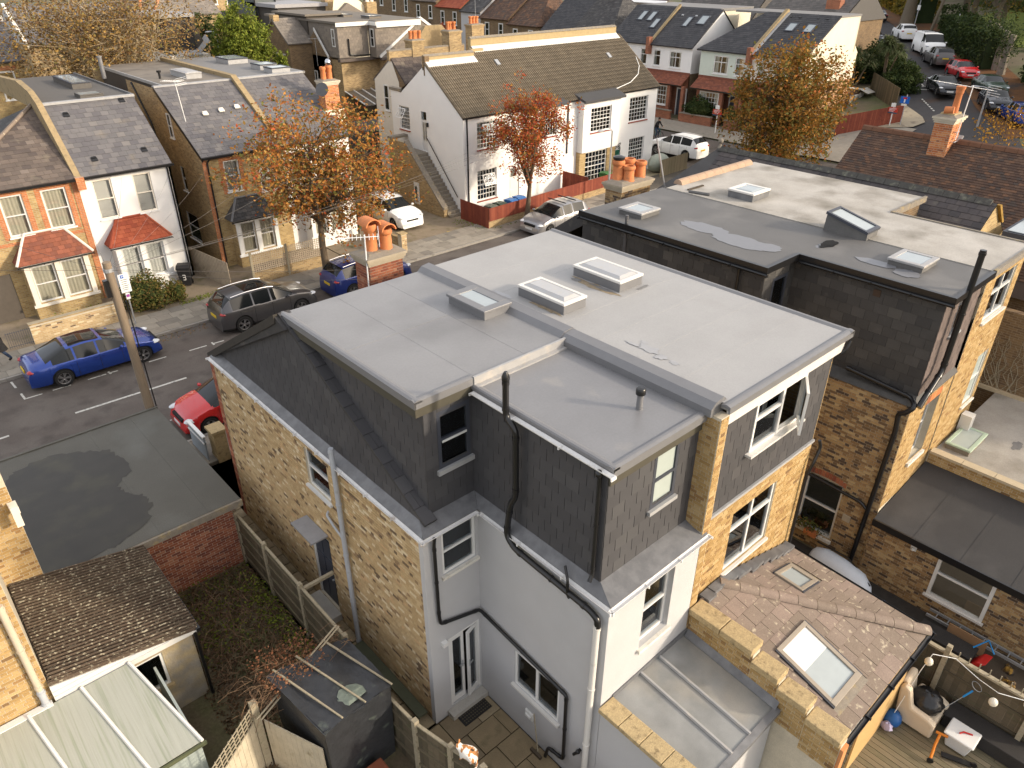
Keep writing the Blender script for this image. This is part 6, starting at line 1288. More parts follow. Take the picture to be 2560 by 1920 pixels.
MB().box(X3-.05,X4-.1,YT-.02,YT+.3,ZT-.08,ZT+.02).build('ridge_flashing',M.lead_light,H3); MB().box(X4+.2,X5,YT-.02,YT+.3,ZT-.08,ZT+.04).build('ridge_flashing',M.lead_light,H4)
MB().box(8.3,X4-.1,YT+.3,44,ZT-.12,ZT).build('flat_roof',mk('felt_tan',(.21,.185,.155),.85,var=.16,scale=.7,fine=.1,stain=((.13,.115,.10),.8,.5,.72)),H3); MB().box(X4+.2,X5+.3,YT+.3,44,ZT-.12,ZT).build('flat_roof',mk('felt_slate',(.20,.195,.19),.7,var=.1,fine=.05),H4)
MB().poly((8.3,44,5.8),(8.3,YT+.2,5.8),(8.3,YT+.2,ZT-.1),(8.3,44,ZT-.1)).build('mansard_side',mk('mansard_brown',(.075,.065,.055),.8,var=.12,fine=.1),H3)
MB().box(8.24,8.32,YT+.2,44,ZT-.12,ZT+.03).build('roof_trim',M.metal_galv,H3)
window(H3,(8.29,37.5,6.5),U,.55,1.5,'sash',rec=-.01)
MB().prism([(X3-.09,FY-.25,ZH-.02),(X3-.09,YT+.1,ZT),(X3-.09,YT+.1,ZT-.2),(X3-.09,FY-.25,ZH-.2)],(.06,0,0)).build('verge_board',BK,H3)
pipe(H3,[(X3-.05,37.0,8.4),(X3-.05,35.2,6.6),(X3-.05,34.6,5.0)],.05,BK,'downpipe'); MB().box(X3-.1,X4,FY-.32,FY-.2,ZH-.1,ZH).box(X4,X5,FY-.32,FY-.2,ZH-.1,ZH).build('gutter',BK,H3); pipe(H3,[(X3+.35,FY-.15,ZH-.1),(X3+.2,FY-.06,ZH-.3),(X3+.2,FY-.06,.1)],.04,BK,'downpipe')
b = MB(); pr4 = [(FY-.25,5.85),(YT,ZT+.2),(44,ZT+.2),(44,ZT-.2),(YT,ZT-.2),(FY-.25,5.5)]; b.prism([(X4-.13,y,z) for y,z in pr4],(.3,0,0)); b.build('party_parapet',M.parapet_stock,H3)
rooflight(H3,10.1,10.9,35.0,37.2,ZT,.25,'trim_light','dome','lead_light',.08,.05,.05,label='boxy grey skylight')
MB().lathe((9.1,36.2,ZT),[(.06,0),(.06,.3),(.12,.32),(.12,.42)],10).build('vent_cap',BK,H3,True)
for x in (9.2,10.1,11.0): roof_vent(H3,x,31.2+.1*(x-9),ZH+(31.2+.1*(x-9)-FY+.2)*.61+.02,'stone_sill',.28,.61)
rooflight(H4,14.4,15.6,39.4,41.2,ZT,.25,'frame_dark','skyglass','lead_light',.09,.05,0,label='dark-edged skylight farthest back'); rooflight(H4,14.7,15.7,35.7,36.9,ZT,.25,'frame_dark','skyglass','lead_light',.09,.05,0,label='dark-edged skylight in the middle'); rooflight(H4,14.55,15.6,33.9,34.9,ZT,.25,'frame_dark','skyglass','lead_light',.09,.05,0,label='dark-edged skylight nearest the street')
ho = [(12.7,3.8,13.5,5.4),(14.4,3.8,15.2,5.4)]; facade(H4,X4,X5,ZH,M.white_render,ho); 
for a,bq,c,d in ho: window(H4,(a,FY,bq),(1,0,0),c-a,d-bq,'sash',rec=.08,f=.08,sill=M.paint_white)
bay(H4,12.8,15.1,28.3,FY,2.62,M.white_render,M.white_render,.82,2.42,'slate_old',2,3.5,'lead'); MB().prism([(X5-.1,FY,0),(X5-.1,44,0),(X5-.1,44,ZT-.15),(X5-.1,YT,ZT-.2),(X5-.1,FY,5.65)],(.1,0,0)).build('flank_wall',M.far_stock,H4); MB().box(X3,X5,43.9,44,0,ZT-.1).build('rear_wall',M.far_stock,H4)
st = stack(H4,15.75,16.65,30.4,31.1,6.2,8.35,'brick_orange','mortar',3,0); MB().box(15.6,16.8,30.25,31.25,6.0,6.9).build('stack_shoulder',M.cream_render,H4)
pot(H4,15.98,30.75,8.35,.75,.15); pot(H4,16.35,30.75,8.35,.8,.16); MB().ball((16.35,30.75,9.28),.17,.17,.2,12,8).build('steel_cowl',mk('steel',(.6,.6,.62),.15,metal=1.0),H4,True)
MB().lathe((15.6,30.3,8.0),[(.0,0),(.18,.02),(.32,.1),(.36,.12)],16,axis=(-.7,-.6,.3)).build('satellite_dish',mk('dish',(.08,.085,.095),.6),H4,True)
yagi('tv_aerial','white aerial on a tall leaning mast over the alley between the houses',(8.35,31.0,4.5),(8.1,31.2,9.1),'paint_white',9,1.0,2.2,.6)
# lattice front fence and garden walls
LFc = thing('lattice_fence','pale wooden lattice fence panels behind the grey parked car','fence',(10,25.7,0)); mk('lath',(.42,.35,.26),.9,var=.15,fine=.1)
for i in range(34): b = MB(); x = 8.1+i*.112; b.box(x,x+.03,25.70,25.715,.65,1.65); b.build('lath',M.lath,LFc)
for i in range(10): b = MB(); z = .68+i*.1; b.box(8.1,11.9,25.716,25.73,z,z+.03); b.build('cross_lath',M.lath,LFc)
MB().box(8.05,11.95,25.68,25.9,.05,.62).build('base_wall',M.far_stock,LFc); 
for x in (8.05,9.95,11.9): MB().box(x-.05,x+.05,25.66,25.76,0,1.75).build('fence_post',M.wood_rail,LFc)
AL = thing('timber_fence','grey boarded fence running down the alley beside the white house','fence',(6.8,28,0))
for i in range(24): b = MB(); y = 26.0+i*.15; b.box(6.95-.02*i,6.97-.02*i,y,y+.145,.05,1.4); b.build('fence_board',M.lath,AL)
def front_wall_t(name,label,x0,x1,y,h,mat,nb=60):
    t = thing(name,label,'wall',((x0+x1)/2,y,0)); b = MB(); b.box(x0,x1,y,y+.22,0,h); a = b.build('wall_core',M.mortar,t)
    pieces(a,'brick',(x0,y,.02),(1,0,0),(0,0,1),(x1-x0,h-.1),(.225,),.0755,MATS[mat],gap=.012,th=.007,n_ind=nb,jit=.003); MB().box(x0-.02,x1+.02,y-.03,y+.25,h,h+.06).build('coping',M.far_stock,t); return t
front_wall_t('garden_wall','low yellow-brown brick front wall behind the blue saloon',-1.85,1.80,25.75,.92,'brick_stock',120)
IR = thing('iron_railing','low black iron railing gate left of the brick front wall','railing',(-2.4,25.8,0))
for i in range(12): MB().tube([(-2.75+i*.08,25.8,.1),(-2.75+i*.08,25.8,.85)],.008,5).build('bar',M.frame_dark,IR)
for z in (.2,.8): MB().tube([(-2.78,25.8,z),(-1.85,25.8,z)],.012,5).build('rail',M.frame_dark,IR)
PR = thing('gate_pier','brick pier and low wall at the mouth of the white house driveway','pier',(16.3,25,0)); b = MB(); b.box(16.15,16.5,24.5,24.85,0,1.1); a = b.build('pier_core',M.mortar,PR); pieces(a,'brick',(16.15,24.5,.05),(1,0,0),(0,0,1),(.35,1.0),BR,.0755,M.brick_stock,gap=.012,th=.007,n_ind=10); MB().box(16.2,16.4,24.85,28,0,.85).build('side_wall',M.far_stock,PR); MB().box(16.1,16.55,24.45,24.9,1.1,1.16).build('pier_cap',M.coping,PR)
# ================================================================= white house with outside stair
W_ = thing('house','long white rendered house with brown ribbed tile roof and outside brick stair','house',(32,27.4,0))
WY,WX0,WX1,WZ = 27.4,23.0,41.5,6.0
SB = mk('sill_red',(.30,.07,.045),.8,var=.1)
wins = [(24.1,3.98,25.75,5.62,1),(24.05,.80,25.65,2.72,1),(29.5,3.95,31.0,5.6,0),(38.45,3.82,40.5,5.52,0),(38.7,.85,40.45,2.62,0)]
b = wall_panel(MB(),(WX0,WY,0),(1,0,0),32.4-WX0,WZ,[(a-WX0,q,c-WX0,d) for a,q,c,d,e in wins[:3]]+[(26.7-WX0,.1,27.6-WX0,2.6)],.16)
wall_panel(b,(32.4,WY,0),(1,0,0),WX1-32.4,WZ,[(a-32.4,q,c-32.4,d) for a,q,c,d,e in wins[3:]]+[(36.85-32.4,.1,37.75-32.4,2.5)],.16); b.build('front_wall',M.white_render,W_)
for a,q,c,d,e in wins:
    wo = window(W_,(a,WY,q),(1,0,0),c-a,d-q,'grid6x6',rec=.12,sill=SB,sillw=.07,f=.07,curtain='sides' if e else 'right')
    if e:
        wi = c-a; b = MB(); O = Vector((a+.3,WY-.04,q+(d-q)*.56)); Wt = Vector((0,-.55,.83)).normalized()*1.0; Wt = Vector((0,.45,.9)).normalized(); Nt = Vector((1,0,0)).cross(Wt)
        O = Vector((a+.3,WY-.42,q+(d-q)*.52)); ww,hh = wi-.6,.72
        for u0,u1,v0,v1 in ((0,ww,0,.06),(0,ww,hh-.06,hh),(0,.06,.06,hh-.06),(ww-.06,ww,.06,hh-.06),(ww/3-.012,ww/3+.012,.06,hh-.06),(2*ww/3-.012,2*ww/3+.012,.06,hh-.06)): b.obox(O,(1,0,0),Wt,Nt,u0,u1,v0,v1,-.02,.02)
        b.build('open_top_light',M.frame_white,wo); MB().obox(O,(1,0,0),Wt,Nt,.05,ww-.05,.05,hh-.05,-.005,.003).build('open_glass',M.glass_frost if q > 3 else M.glass_clear,wo)
# projecting upper bay over brick
b = wall_panel(MB(),(33.0,WY-.55,2.52),(1,0,0),3.75,WZ-.05-2.52,[(.75,3.78-2.52,2.85,5.42-2.52)],.16); wall_panel(b,(33.0,WY,2.52),U,.55,WZ-.05-2.52); b.poly((33.0,WY,2.52),(36.75,WY,2.52),(36.75,WY-.55,2.52),(33.0,WY-.55,2.52)); bo = b.build('projecting_bay',M.white_render,W_)
window(bo,(33.75,WY-.55,3.78),(1,0,0),2.1,1.64,'grid6x6',rec=.12,sill=SB,sillw=.07,f=.08)
b = wall_panel(MB(),(33.0,WY-.35,0),(1,0,0),3.75,2.52,[(.6,.35,2.85,2.45)],.12); wall_panel(b,(33.0,WY,0),U,.35,2.52); b.build('brick_bay_base',M.far_yellow,W_)
window(W_,(33.6,WY-.35,.35),(1,0,0),2.25,2.1,'grid6x6',rec=.1,sill=SB,f=.08,curtain='full')
MB().prism([(33.0-.2,WY-.85,5.98),(36.95,WY-.85,5.98),(36.95,WY+.45,6.42),(32.8,WY+.45,6.42)],(0,0,-.16)).build('bay_flat_roof',mk('felt_black',(.06,.06,.062),.8,var=.1),W_); MB().prism([(27.7,WY-.45,5.98),(31.7,WY-.45,5.98),(31.7,WY+.45,6.42),(27.7,WY+.45,6.42)],(0,0,-.1)).build('bay_flat_roof',M.felt_black,W_)
# doors
b = MB(); b.box(36.9,37.7,WY+.06,WY+.1,.1,2.0); dg = b.build('green_door',mk('door_green',(.02,.19,.13),.35,var=.05),W_)
for z0,z1 in ((.25,.9),(1.05,1.85)):
    for x0 in (36.98,37.34): MB().box(x0,x0+.28,WY+.045,WY+.06,z0,z1).build('door_panel',M.door_green,dg)
MB().lathe((37.3,WY+.02,2.02),[(.0,0),(.43,0),(.43,.06),(0,.06)],20,axis=(0,1,0)).build('fanlight',M.glass_dark,dg)
for i in range(7): t = math.pi*i/6; MB().tube([(37.3,WY-.0,2.04),(37.3+.42*math.cos(t),WY-.0,2.04+.42*math.sin(t))],.015,5).build('fanlight_bar',M.frame_white,dg)
MB().tube([(37.3+.45*math.cos(math.pi*i/10),WY-.01,2.02+.45*math.sin(math.pi*i/10)) for i in range(11)],.04,6).build('fanlight_arch',M.frame_white,dg)
MB().box(36.8,37.8,WY-.03,WY,2.5,2.58).build('door_hood',M.white_render,dg)
b = MB(); b.box(26.72,27.58,WY+.06,WY+.1,.1,2.55); dw = b.build('white_door',M.frame_white,W_)
for z0,z1 in ((.25,1.0),(1.15,1.7)): MB().box(26.85,27.45,WY+.045,WY+.06,z0,z1).build('door_panel',M.frame_white,dw)
MB().box(26.9,27.4,WY+.04,WY+.06,1.85,2.4).build('pane',M.glass_dark,dw)
pipe(W_,[(WX0+.28,WY-.06,WZ-.1),(WX0+.28,WY-.06,0)],.045,BK,'downpipe'); pipe(W_,[(32.0,WY-.06,WZ-.05),(32.0,WY-.06,2.6)],.045,BK,'downpipe')
MB().box(WX0-.05,27.7,WY-.17,WY-.05,WZ-.08,WZ+.02).box(31.7,32.8,WY-.17,WY-.05,WZ-.08,WZ+.02).box(36.95,WX1+.1,WY-.17,WY-.05,WZ-.08,WZ+.02).build('gutter',BK,W_)
MB().obox((38.05,WY-.02,1.25),(1,0,0),(0,0,1),(0,-1,0),0,.3,0,.16,0,.02).build('house_number',M.frame_dark,W_)
# gable facing the alley
gh = [(32.9,4.45,34.0,5.92),(31.05,3.42,31.6,5.85)]
b = wall_panel(MB(),(WX0,34.85,0),U,34.85-WY,WZ,[(34.85-q[2],q[1],34.85-q[0],q[3]) for q in gh],.14); b.poly((WX0,WY,WZ),(WX0,30.95,8.62),(WX0,33.7,6.72),(WX0,34.85,6.85),(WX0,34.85,WZ)); b.build('gable_wall',M.white_render,W_)
wo = window(W_,(WX0,34.0,4.45),U,1.1,1.47,'grid6x6',rec=.1,sill=SB,f=.07)
b = MB(); O = Vector((WX0-.45,33.85,5.25)); Wt = Vector((.5,0,.86)).normalized(); Nt = U if False else Vector((0,-1,0)).cross(Wt)
for u0,u1,v0,v1 in ((0,.75,0,.05),(0,.75,.6,.65),(0,.05,.05,.6),(.7,.75,.05,.6),(.24,.26,.05,.6),(.49,.51,.05,.6),(.05,.7,.31,.33)): b.obox(O,(0,-1,0),Wt,Nt,u0,u1,v0,v1,-.02,.02)
b.build('open_top_light',M.frame_white,wo)
b = MB(); b.box(WX0+.04,WX0+.08,31.05,31.6,3.42,5.35); dw = b.build('upper_door',M.frame_white,W_); MB().box(WX0+.03,WX0+.06,31.08,31.57,5.38,5.83).build('transom_pane',M.glass_dark,dw)
for y0 in (31.13,31.37): MB().box(WX0+.02,WX0+.045,y0,y0+.14,4.1,5.2).build('pane',M.glass_dark,dw)
MB().box(WX0-.12,WX0,30.85,30.95,5.0,5.25).build('wall_lantern',BK,W_); MB().box(WX0-.02,WX0,30.95,31.05,8.0,8.75).box(WX0-.04,WX0+.3,30.85,31.1,8.55,9.1).build('gable_brick',M.far_dark,W_)
MB().box(WX0-.06,WX0+.3,33.65,34.95,6.78,6.95).build('gable_coping',M.coping_grey,W_)
# roof with ribbed tiles
ys,zs = WY-.15,WZ; sl2 = Vector((0,4.35,3.25)); yt1,zt1 = 30.95,WZ+(30.95-ys)*3.25/4.35; yt2,zt2 = 31.6,WZ+(31.6-ys)*3.25/4.35
b = MB(); b.prism([(WX0-.05,ys,zs),(27.0,ys,zs),(27.0,yt1,zt1),(WX0-.05,yt1,zt1)],(0,.05,-.1)); b.prism([(27.0,ys,zs),(WX1+.15,ys,zs),(WX1+.15,yt2,zt2),(27.0,yt2,zt2)],(0,.05,-.1)); rw = b.build('tile_roof',M.tile_concrete,W_)
nr = Vector((1,0,0)).cross(sl2.normalized())
pieces(rw,'roof_tile',Vector((WX0-.05,ys,zs))+nr*.008,(1,0,0),sl2,(27.0-WX0+.05,(Vector((0,yt1-ys,zt1-zs))).length),.33,.335,M.tile_concrete,gap=.006,gapv=.002,th=.012,tilt=.025,n_ind=120,bond=0.0)
pieces(rw,'roof_tile',Vector((27.0,ys,zs))+nr*.008,(1,0,0),sl2,(WX1+.15-27.0,(Vector((0,yt2-ys,zt2-zs))).length),.33,.335,M.tile_concrete,gap=.006,gapv=.002,th=.012,tilt=.025,n_ind=140,bond=0.0)
mbr = MB(); k_ = 0; x = WX0+.02
while x < WX1+.1:
    yy,zz = (yt1,zt1) if x < 27.0 else (yt2,zt2)
    p0 = Vector((x,ys-.02,zs+.005))+nr*.02; p1 = Vector((x,yy,zz))+nr*.02; s_ = Vector((.038,0,0)); hgt = nr*.06
    mbr.quad(p0-s_,p0+hgt,p1+hgt,p1-s_); mbr.quad(p0+hgt,p0+s_,p1+s_,p1+hgt); x += .165
mbr.build('tile_rolls',M.tile_concrete,W_)['kind'] = 'stuff'
mk('parapet_tan',(.40,.31,.17),.95,var=.14,fine=.12)
MB().box(WX0,26.9,30.95,31.2,8.3,9.05).box(26.9,27.9,31.2,31.5,8.6,9.2).box(27.2,WX1-.2,31.62,31.9,8.8,9.75).build('ridge_parapet',M.parapet_tan,W_)
mbx = [(WX0,26.9,30.9,31.25,9.05),(27.2,WX1-.2,31.57,31.95,9.75)]
for x0,x1,y0,y1,z in mbx:
    n = int((x1-x0)/.45)
    for i in range(n): b = MB(); xa,xb = x0+(x1-x0)*i/n,x0+(x1-x0)*(i+1)/n-.01; b.prism([(xa,y0,z),(xa,y1,z),(xa,(y0+y1)/2,z+.13)],(xb-xa,0,0)); b.build('coping_tile',M.coping_grey,W_)
MB().prism([(WX0,yt1-.42,zt1-.25),(26.9,yt1-.42,zt1-.25),(26.9,yt1,zt1+.06),(WX0,yt1,zt1+.06)],(0,-.01,.03)).prism([(27.2,yt2-.42,zt2-.25),(WX1-.2,yt2-.42,zt2-.25),(WX1-.2,yt2,zt2+.06),(27.2,yt2,zt2+.06)],(0,-.01,.03)).build('white_flashing',mk('flash_white',(.62,.60,.56),.6,var=.1),W_)
for x,yq in ((28.2,30.2),(38.6,29.8)): MB().obox((x,yq,WZ+(yq-ys)*.747),(1,0,0),sl2.normalized(),nr,0,.28,0,.45,.02,.12).build('roof_vent',M.metal_galv,W_)
MB().tube([Vector((x_,y_,WZ+(y_-ys)*.747+.08)) for x_,y_ in ((41.4,29.6),(41.0,28.9),(40.2,28.3),(38.8,27.8),(36.9,27.5),(36.0,27.45))]+[Vector((36.2,26.8,5.9)),Vector((36.0,26.8,5.7))],.03,6).build('cable',M.paint_white,W_)
MB().poly((WX0+.02,31.0,8.3),(WX1,31.7,8.9),(WX1,35,6.3),(WX0+.02,35,6.3)).build('rear_slope',M.slate_brown,W_); MB().box(WX1-.1,WX1,WY+.02,35,0,6.0).build('end_wall',M.white_render,W_); MB().poly((WX1,WY,WZ),(WX1,35,WZ),(WX1,31.6,9.2)).build('end_gable',M.white_render,W_)
room(W_,WX0+.2,WX1-.2,WY+.4,34.5,2.9,3.1)
# outside stair: brick spandrel wall and treads
b = MB(); b.prism([(21.75,33.6,0),(21.75,28.0,0),(21.75,28.0,.55),(21.75,31.8,4.05),(21.75,33.6,4.05)],(.28,0,0)); sw = b.build('stair_wall',M.far_stock,W_)
MB().prism([(21.7,28.0,.55),(21.7,31.8,4.05),(21.7,31.8,4.2),(21.7,28.0,.7)],(.38,0,0)).box(21.68,23.0,33.2,33.65,4.05,4.2).build('stair_coping',M.coping_grey,W_)
for i in range(17): b = MB(); y0 = 27.75+i*.205; z1 = .2*(i+1); b.box(22.04,22.98,y0,y0+.21,z1-.2,z1); b.build('stair_tread',M.coping_grey,W_)
MB().box(22.04,22.98,31.25,33.6,0,3.42).build('stair_landing',M.coping_grey,W_); MB().tube([(22.9,28.0,1.15),(22.9,30.95,4.3)],.03,6).build('handrail',BK,W_)
b = MB(); b.box(21.72,21.75,30.5,31.05,.35,1.75); sd = b.build('stair_cupboard_door',M.frame_white,W_); MB().box(21.71,21.72,30.72,30.95,.5,1.5).build('pane',M.glass_dark,sd)
# red fence on brick wall, bins
RF = thing('red_fence','red-brown boarded fence on a low brick wall in front of the white house','fence',(28,24.9,0))
for i in range(78): b = MB(); x = 22.4+i*.15; y = 24.35+.045*i*.15; b.box(x,x+.142,y,y+.02,.55,1.35); b.build('fence_board',M.fence_red,RF)
for i in range(18): b = MB(); y = 24.4+i*.15; b.box(22.38,22.4,y,y+.142,.1,1.35); b.build('fence_board',M.fence_red,RF)
for i in range(12): b = MB(); y = 24.9+i*.2; b.box(31.6,31.62,y,y+.19,.1,1.5); b.build('fence_board',M.fence_red,RF)
MB().prism([(22.4,24.4,0),(34.2,24.93,0),(34.2,25.15,0),(22.4,24.62,0)],(0,0,.55)).build('base_wall',M.far_stock,RF)
def wheelie(name,label,x,y,rz,col,h=1.05,num=None):
    t = thing(name,label,'wheelie bin',(x,y,.06),'wheelie bins',rz=rz+1e-6); m = mk('bin_'+col[0],col[1],.5,var=.08,local=True)
    b = MB(); w0,w1_ = .23,.29; b.v += [(-w0,-w0,.06),(w0,-w0,.06),(w0,w0,.06),(-w0,w0,.06),(-w1_,-.33,h-.1),(w1_,-.33,h-.1),(w1_,.36,h-.06),(-w1_,.36,h-.06)]; b.f += [(0,3,2,1),(4,5,6,7),(0,1,5,4),(1,2,6,5),(2,3,7,6),(3,0,4,7)]; b.build('bin_body',m,t)
    MB().prism([(-.31,-.36,h-.10),(-.31,.40,h-.055),(-.31,.38,h+.0),(-.31,-.1,h+.04),(-.31,-.36,h-.03)],(.62,0,0)).build('lid',m,t); MB().tube([(-.2,.43,h-.1),(.2,.43,h-.1)],.02,6).build('handle',m,t)
    for s_ in (-1,1): MB().lathe((s_*.24,.25,.1),[(0,-.03),(.1,-.03),(.1,.03),(0,.03)],14,axis=(1,0,0)).build('wheel',BK,t,True)
    if num:
        b = MB(); sg = {'3': [(-.06,.28,.06,.31),(-.06,.15,.06,.18),(-.06,.02,.06,.05),(.04,.05,.07,.15),(.04,.18,.07,.28)]}[num]
        for u0,v0,u1,v1 in sg: b.obox((0,-.285,.35),(1,0,0),Vector((0,-.1,.85)).normalized(),(0,-1,0),u0,u1,v0,v1,.0,.006)
        b.build('house_number',M.paint_white,t)
    return t
wheelie('wheelie_bin','black wheelie bin with a painted white 3 by the white house',5.5,27.95,-.5,('black',(.02,.02,.022)),num='3')
wheelie('wheelie_bin','grey-green wheelie bin leftmost behind the red-brown fence',23.4,25.3,.2,('greygreen',(.10,.115,.09))); wheelie('wheelie_bin','dark green wheelie bin beside the two blue ones',24.2,25.4,.1,('dgreen',(.04,.07,.05)))
wheelie('wheelie_bin','blue wheelie bin nearer the red-brown fence corner',25.2,25.5,.1,('blue',(.03,.15,.42))); wheelie('wheelie_bin','blue wheelie bin on the right of the bin row',26.0,25.6,-.1,('blue',(.03,.15,.42)))
wheelie('wheelie_bin','green wheelie bin outside the green front door',34.6,26.0,.3,('lgreen',(.05,.16,.05))); wheelie('wheelie_bin','blue wheelie bin in the bay corner near the green door',36.5,26.2,.1,('blue',(.03,.15,.42)))
# yellow board, scraps on the driveway
b = MB(); b.obox((20.0,24.9,.06),Vector((1.0,-.25,0)).normalized(),Vector((.25,1,0)).normalized(),(0,0,1),0,1.1,0,.85,0,.03); tag(b.build('yellow_board',mk('yellow',(.60,.42,.05),.6,var=.15,stain=((.45,.36,.12),6,.55,.7)),None),'yellow plastic board lying on the driveway','board')
for i,(x,y,a_) in enumerate(((19.4,24.75,-.9),(17.9,24.35,-.6))): b = MB(); b.obox((x,y,.06),(math.cos(a_),math.sin(a_),0),(-math.sin(a_),math.cos(a_),0),(0,0,1),0,.5,0,.1,0,.06); tag(b.build('brick_scrap',M.brick_dark,None),('dark offcut by the yellow board','dark offcut nearer the driveway pier')[i],'offcut')
b = MB(); b.box(40.8,42.9,24.9,24.93,0,1.3); 
SFc = thing('timber_fence','brown boarded fence at the corner end of the white house','fence',(41,24.9,0))
for i in range(24): b = MB(); x = 39.6+i*.15; b.box(x,x+.145,25.0+.06*i*.15,25.02+.06*i*.15,0,1.35); b.build('fence_board',M.deckboard,SFc)
b = MB(); b.box(33.5,40.5,25.4,27.0,.05,.1); struct('gravel_bed',b,mk('gravel',(.34,.29,.19),.95,var=.2,fine=.3,fscale=20))
MB().box(39.8,41.8,25.6,26.4,0,1.25).build('',M.green_render,None) if False else None
CVR = thing('covered_car','pale green covered shape behind the brown corner fence','cover',(41,26,0)); MB().ball((40.9,26.2,.75),1.1,.6,.7,14,8,.04).build('cover_sheet',mk('cover_green',(.36,.39,.32),.7),CVR,True)
# ================================================================= houses on the cross road (face -X)
def plane_roof(par,pts,mat,nm='roof_slope',th=.1):
    pts = [Vector(p) for p in pts]; n = (pts[1]-pts[0]).cross(pts[2]-pts[0]).normalized(); n = n if n.z > 0 else -n
    b = MB(); b.prism([p-n*th for p in pts],n*th); return b.build(nm,mat,par),n
def clad(par,pts,mat,pw=.3,ph=.22,nm='slate',n_ind=0,th=.006,tilt=.01,gap=.012):
    """roof plane (first edge = eaves) covered with slates"""
    r,n = plane_roof(par,pts,mat); P = [Vector(p) for p in pts]; u = (P[1]-P[0]).normalized(); w_ = n.cross(u)
    if w_.z < 0: u = -u; w_ = n.cross(u)
    q = [((p-P[0]).dot(u),(p-P[0]).dot(w_)) for p in P]; m0,m1 = min(a for a,_ in q),min(c for _,c in q)
    q = [(a-m0,c-m1) for a,c in q]; ar = sum(q[i][0]*q[(i+1) % len(q)][1]-q[(i+1) % len(q)][0]*q[i][1] for i in range(len(q)))
    if ar < 0: q = q[::-1]
    pieces(r,nm,P[0]+u*m0+w_*m1+n*.004,u,w_,(max(a for a,_ in q),max(c for _,c in q)),pw,ph,mat,gap=gap,gapv=.004,th=th,tilt=tilt,n_ind=n_ind,clip=q); return r
def vwin(par,x,y1,z0,w,h,style='toplights',**k): return window(par,(x,y1,z0),U,w,h,style,**k)
VX = 53.0
def front_x(par,y0,y1,z0,z1,mat,holes,nm='front_wall',x=VX):
    b = wall_panel(MB(),(x,y1,z0),U,y1-y0,z1-z0,[(y1-q[2],q[1]-z0,y1-q[0],q[3]-z0) for q in holes],.12); return b.build(nm,mat,par)
def vhouse(par,y0,y1,up,wins,gwin,door,hip=None,zg=1.6):
    """two storeys: render above, red brick below, tiled pent roof between"""
    front_x(par,y0,y1,5.35,7.45,up,wins)
    for q in wins: vwin(par,VX,q[2],q[1],q[2]-q[0],q[3]-q[1],'toplights' if q[2]-q[0] > 1 else 'toplight1',rec=.06,f=.09,sill=M.paint_white,curtain='sides',split=.66)
    front_x(par,y0,y1,zg,5.35,M.far_red,[])
    MB().box(VX-.03,VX,y0,y1,5.2,5.38).build('brick_band',M.tile_redbrown,par)
    clad(par,[(VX-1.15,y1-.05,4.45),(VX-1.15,y0+.05,4.45),(VX,y0+.05,5.2),(VX,y1-.05,5.2)],M.tile_redbrown,.2,.14,'roof_tile')
    MB().box(VX-1.2,VX-1.1,y0,y1,4.36,4.45).build('gutter',BK,par)
    ya,yb = gwin; b = wall_panel(MB(),(VX-.85,yb+.2,zg),U,yb-ya+.4,4.4-zg,[(.2,2.25-zg+.35,yb-ya+.2,4.25-zg)],.1); b.build('ground_bay',M.far_red,par)
    vwin(par,VX-.85,yb,2.6,yb-ya,1.65,'grid6x4',rec=.05,f=.1,curtain='sides',sill=M.paint_white)
    b = MB(); b.box(VX-.06,VX-.01,door-.45,door+.45,zg,4.0); d = b.build('front_door',M.frame_dark,par); MB().box(VX-.12,VX-.06,door-.55,door-.45,zg,4.1).box(VX-.12,VX-.06,door+.45,door+.55,zg,4.1).box(VX-.12,VX-.06,door-.45,door+.45,4.0,4.1).build('door_frame',M.frame_white,d)
    for yy in (door-.75,door+.75): MB().box(VX-1.1,VX-.8,yy-.15,yy+.15,zg,4.4).build('porch_pier',M.far_red,par)
    MB().box(VX-.12,VX,y0,y1,7.38,7.48).build('gutter',BK,par)
V2a = thing('house','cream house with a tall blank cream gable and skylights, behind the orange tree','house',(VX,24.6,1.7),'semi-detached houses on the cross road')
V2b = thing('house','pale green house with hipped black slate roof joined to the cream one','house',(VX,29.5,1.7),'semi-detached houses on the cross road')
V1a = thing('house','white house with two skylights beside the pale green one','house',(VX,35,1.7),'semi-detached houses on the cross road')
V1b = thing('house','white house with three skylights half hidden by the long white house','house',(VX,39.7,1.7),'semi-detached houses on the cross road')
vhouse(V2a,22.3,27.0,M.cream_paint,[(25.5,5.6,26.3,7.05),(23.1,5.6,24.3,7.05)],(22.9,24.6),26.0)
vhouse(V2b,27.0,31.9,M.green_render,[(29.05,5.62,30.5,7.05),(27.4,5.62,28.4,7.05)],(29.0,31.0),27.9)
vhouse(V1a,32.8,37.4,M.white_render,[(33.9,5.65,35.2,7.0),(36.2,5.65,37.0,7.0)],(34.2,36.2),33.4)
vhouse(V1b,37.4,42.2,M.white_render,[(37.75,5.65,38.5,7.0),(39.8,5.65,41.2,7.0)],(39.5,41.4),38.4)
RXv,RZv = 57.45,10.25; ev = VX-.3; ez_ = 7.40; SLB_ = M.slate_black
ra = clad(V2a,[(ev,27.0,ez_),(ev,22.2,ez_),(RXv,22.2,RZv),(RXv,27.0,RZv)],SLB_,.32,.25,n_ind=0)
clad(V2b,[(ev,32.2,ez_),(ev,27.0,ez_),(RXv,27.0,RZv),(RXv,28.8,RZv)],SLB_,.32,.25); clad(V2b,[(ev,32.2,ez_),(RXv,28.8,RZv),(61.8,32.2,ez_)],SLB_,.32,.25)
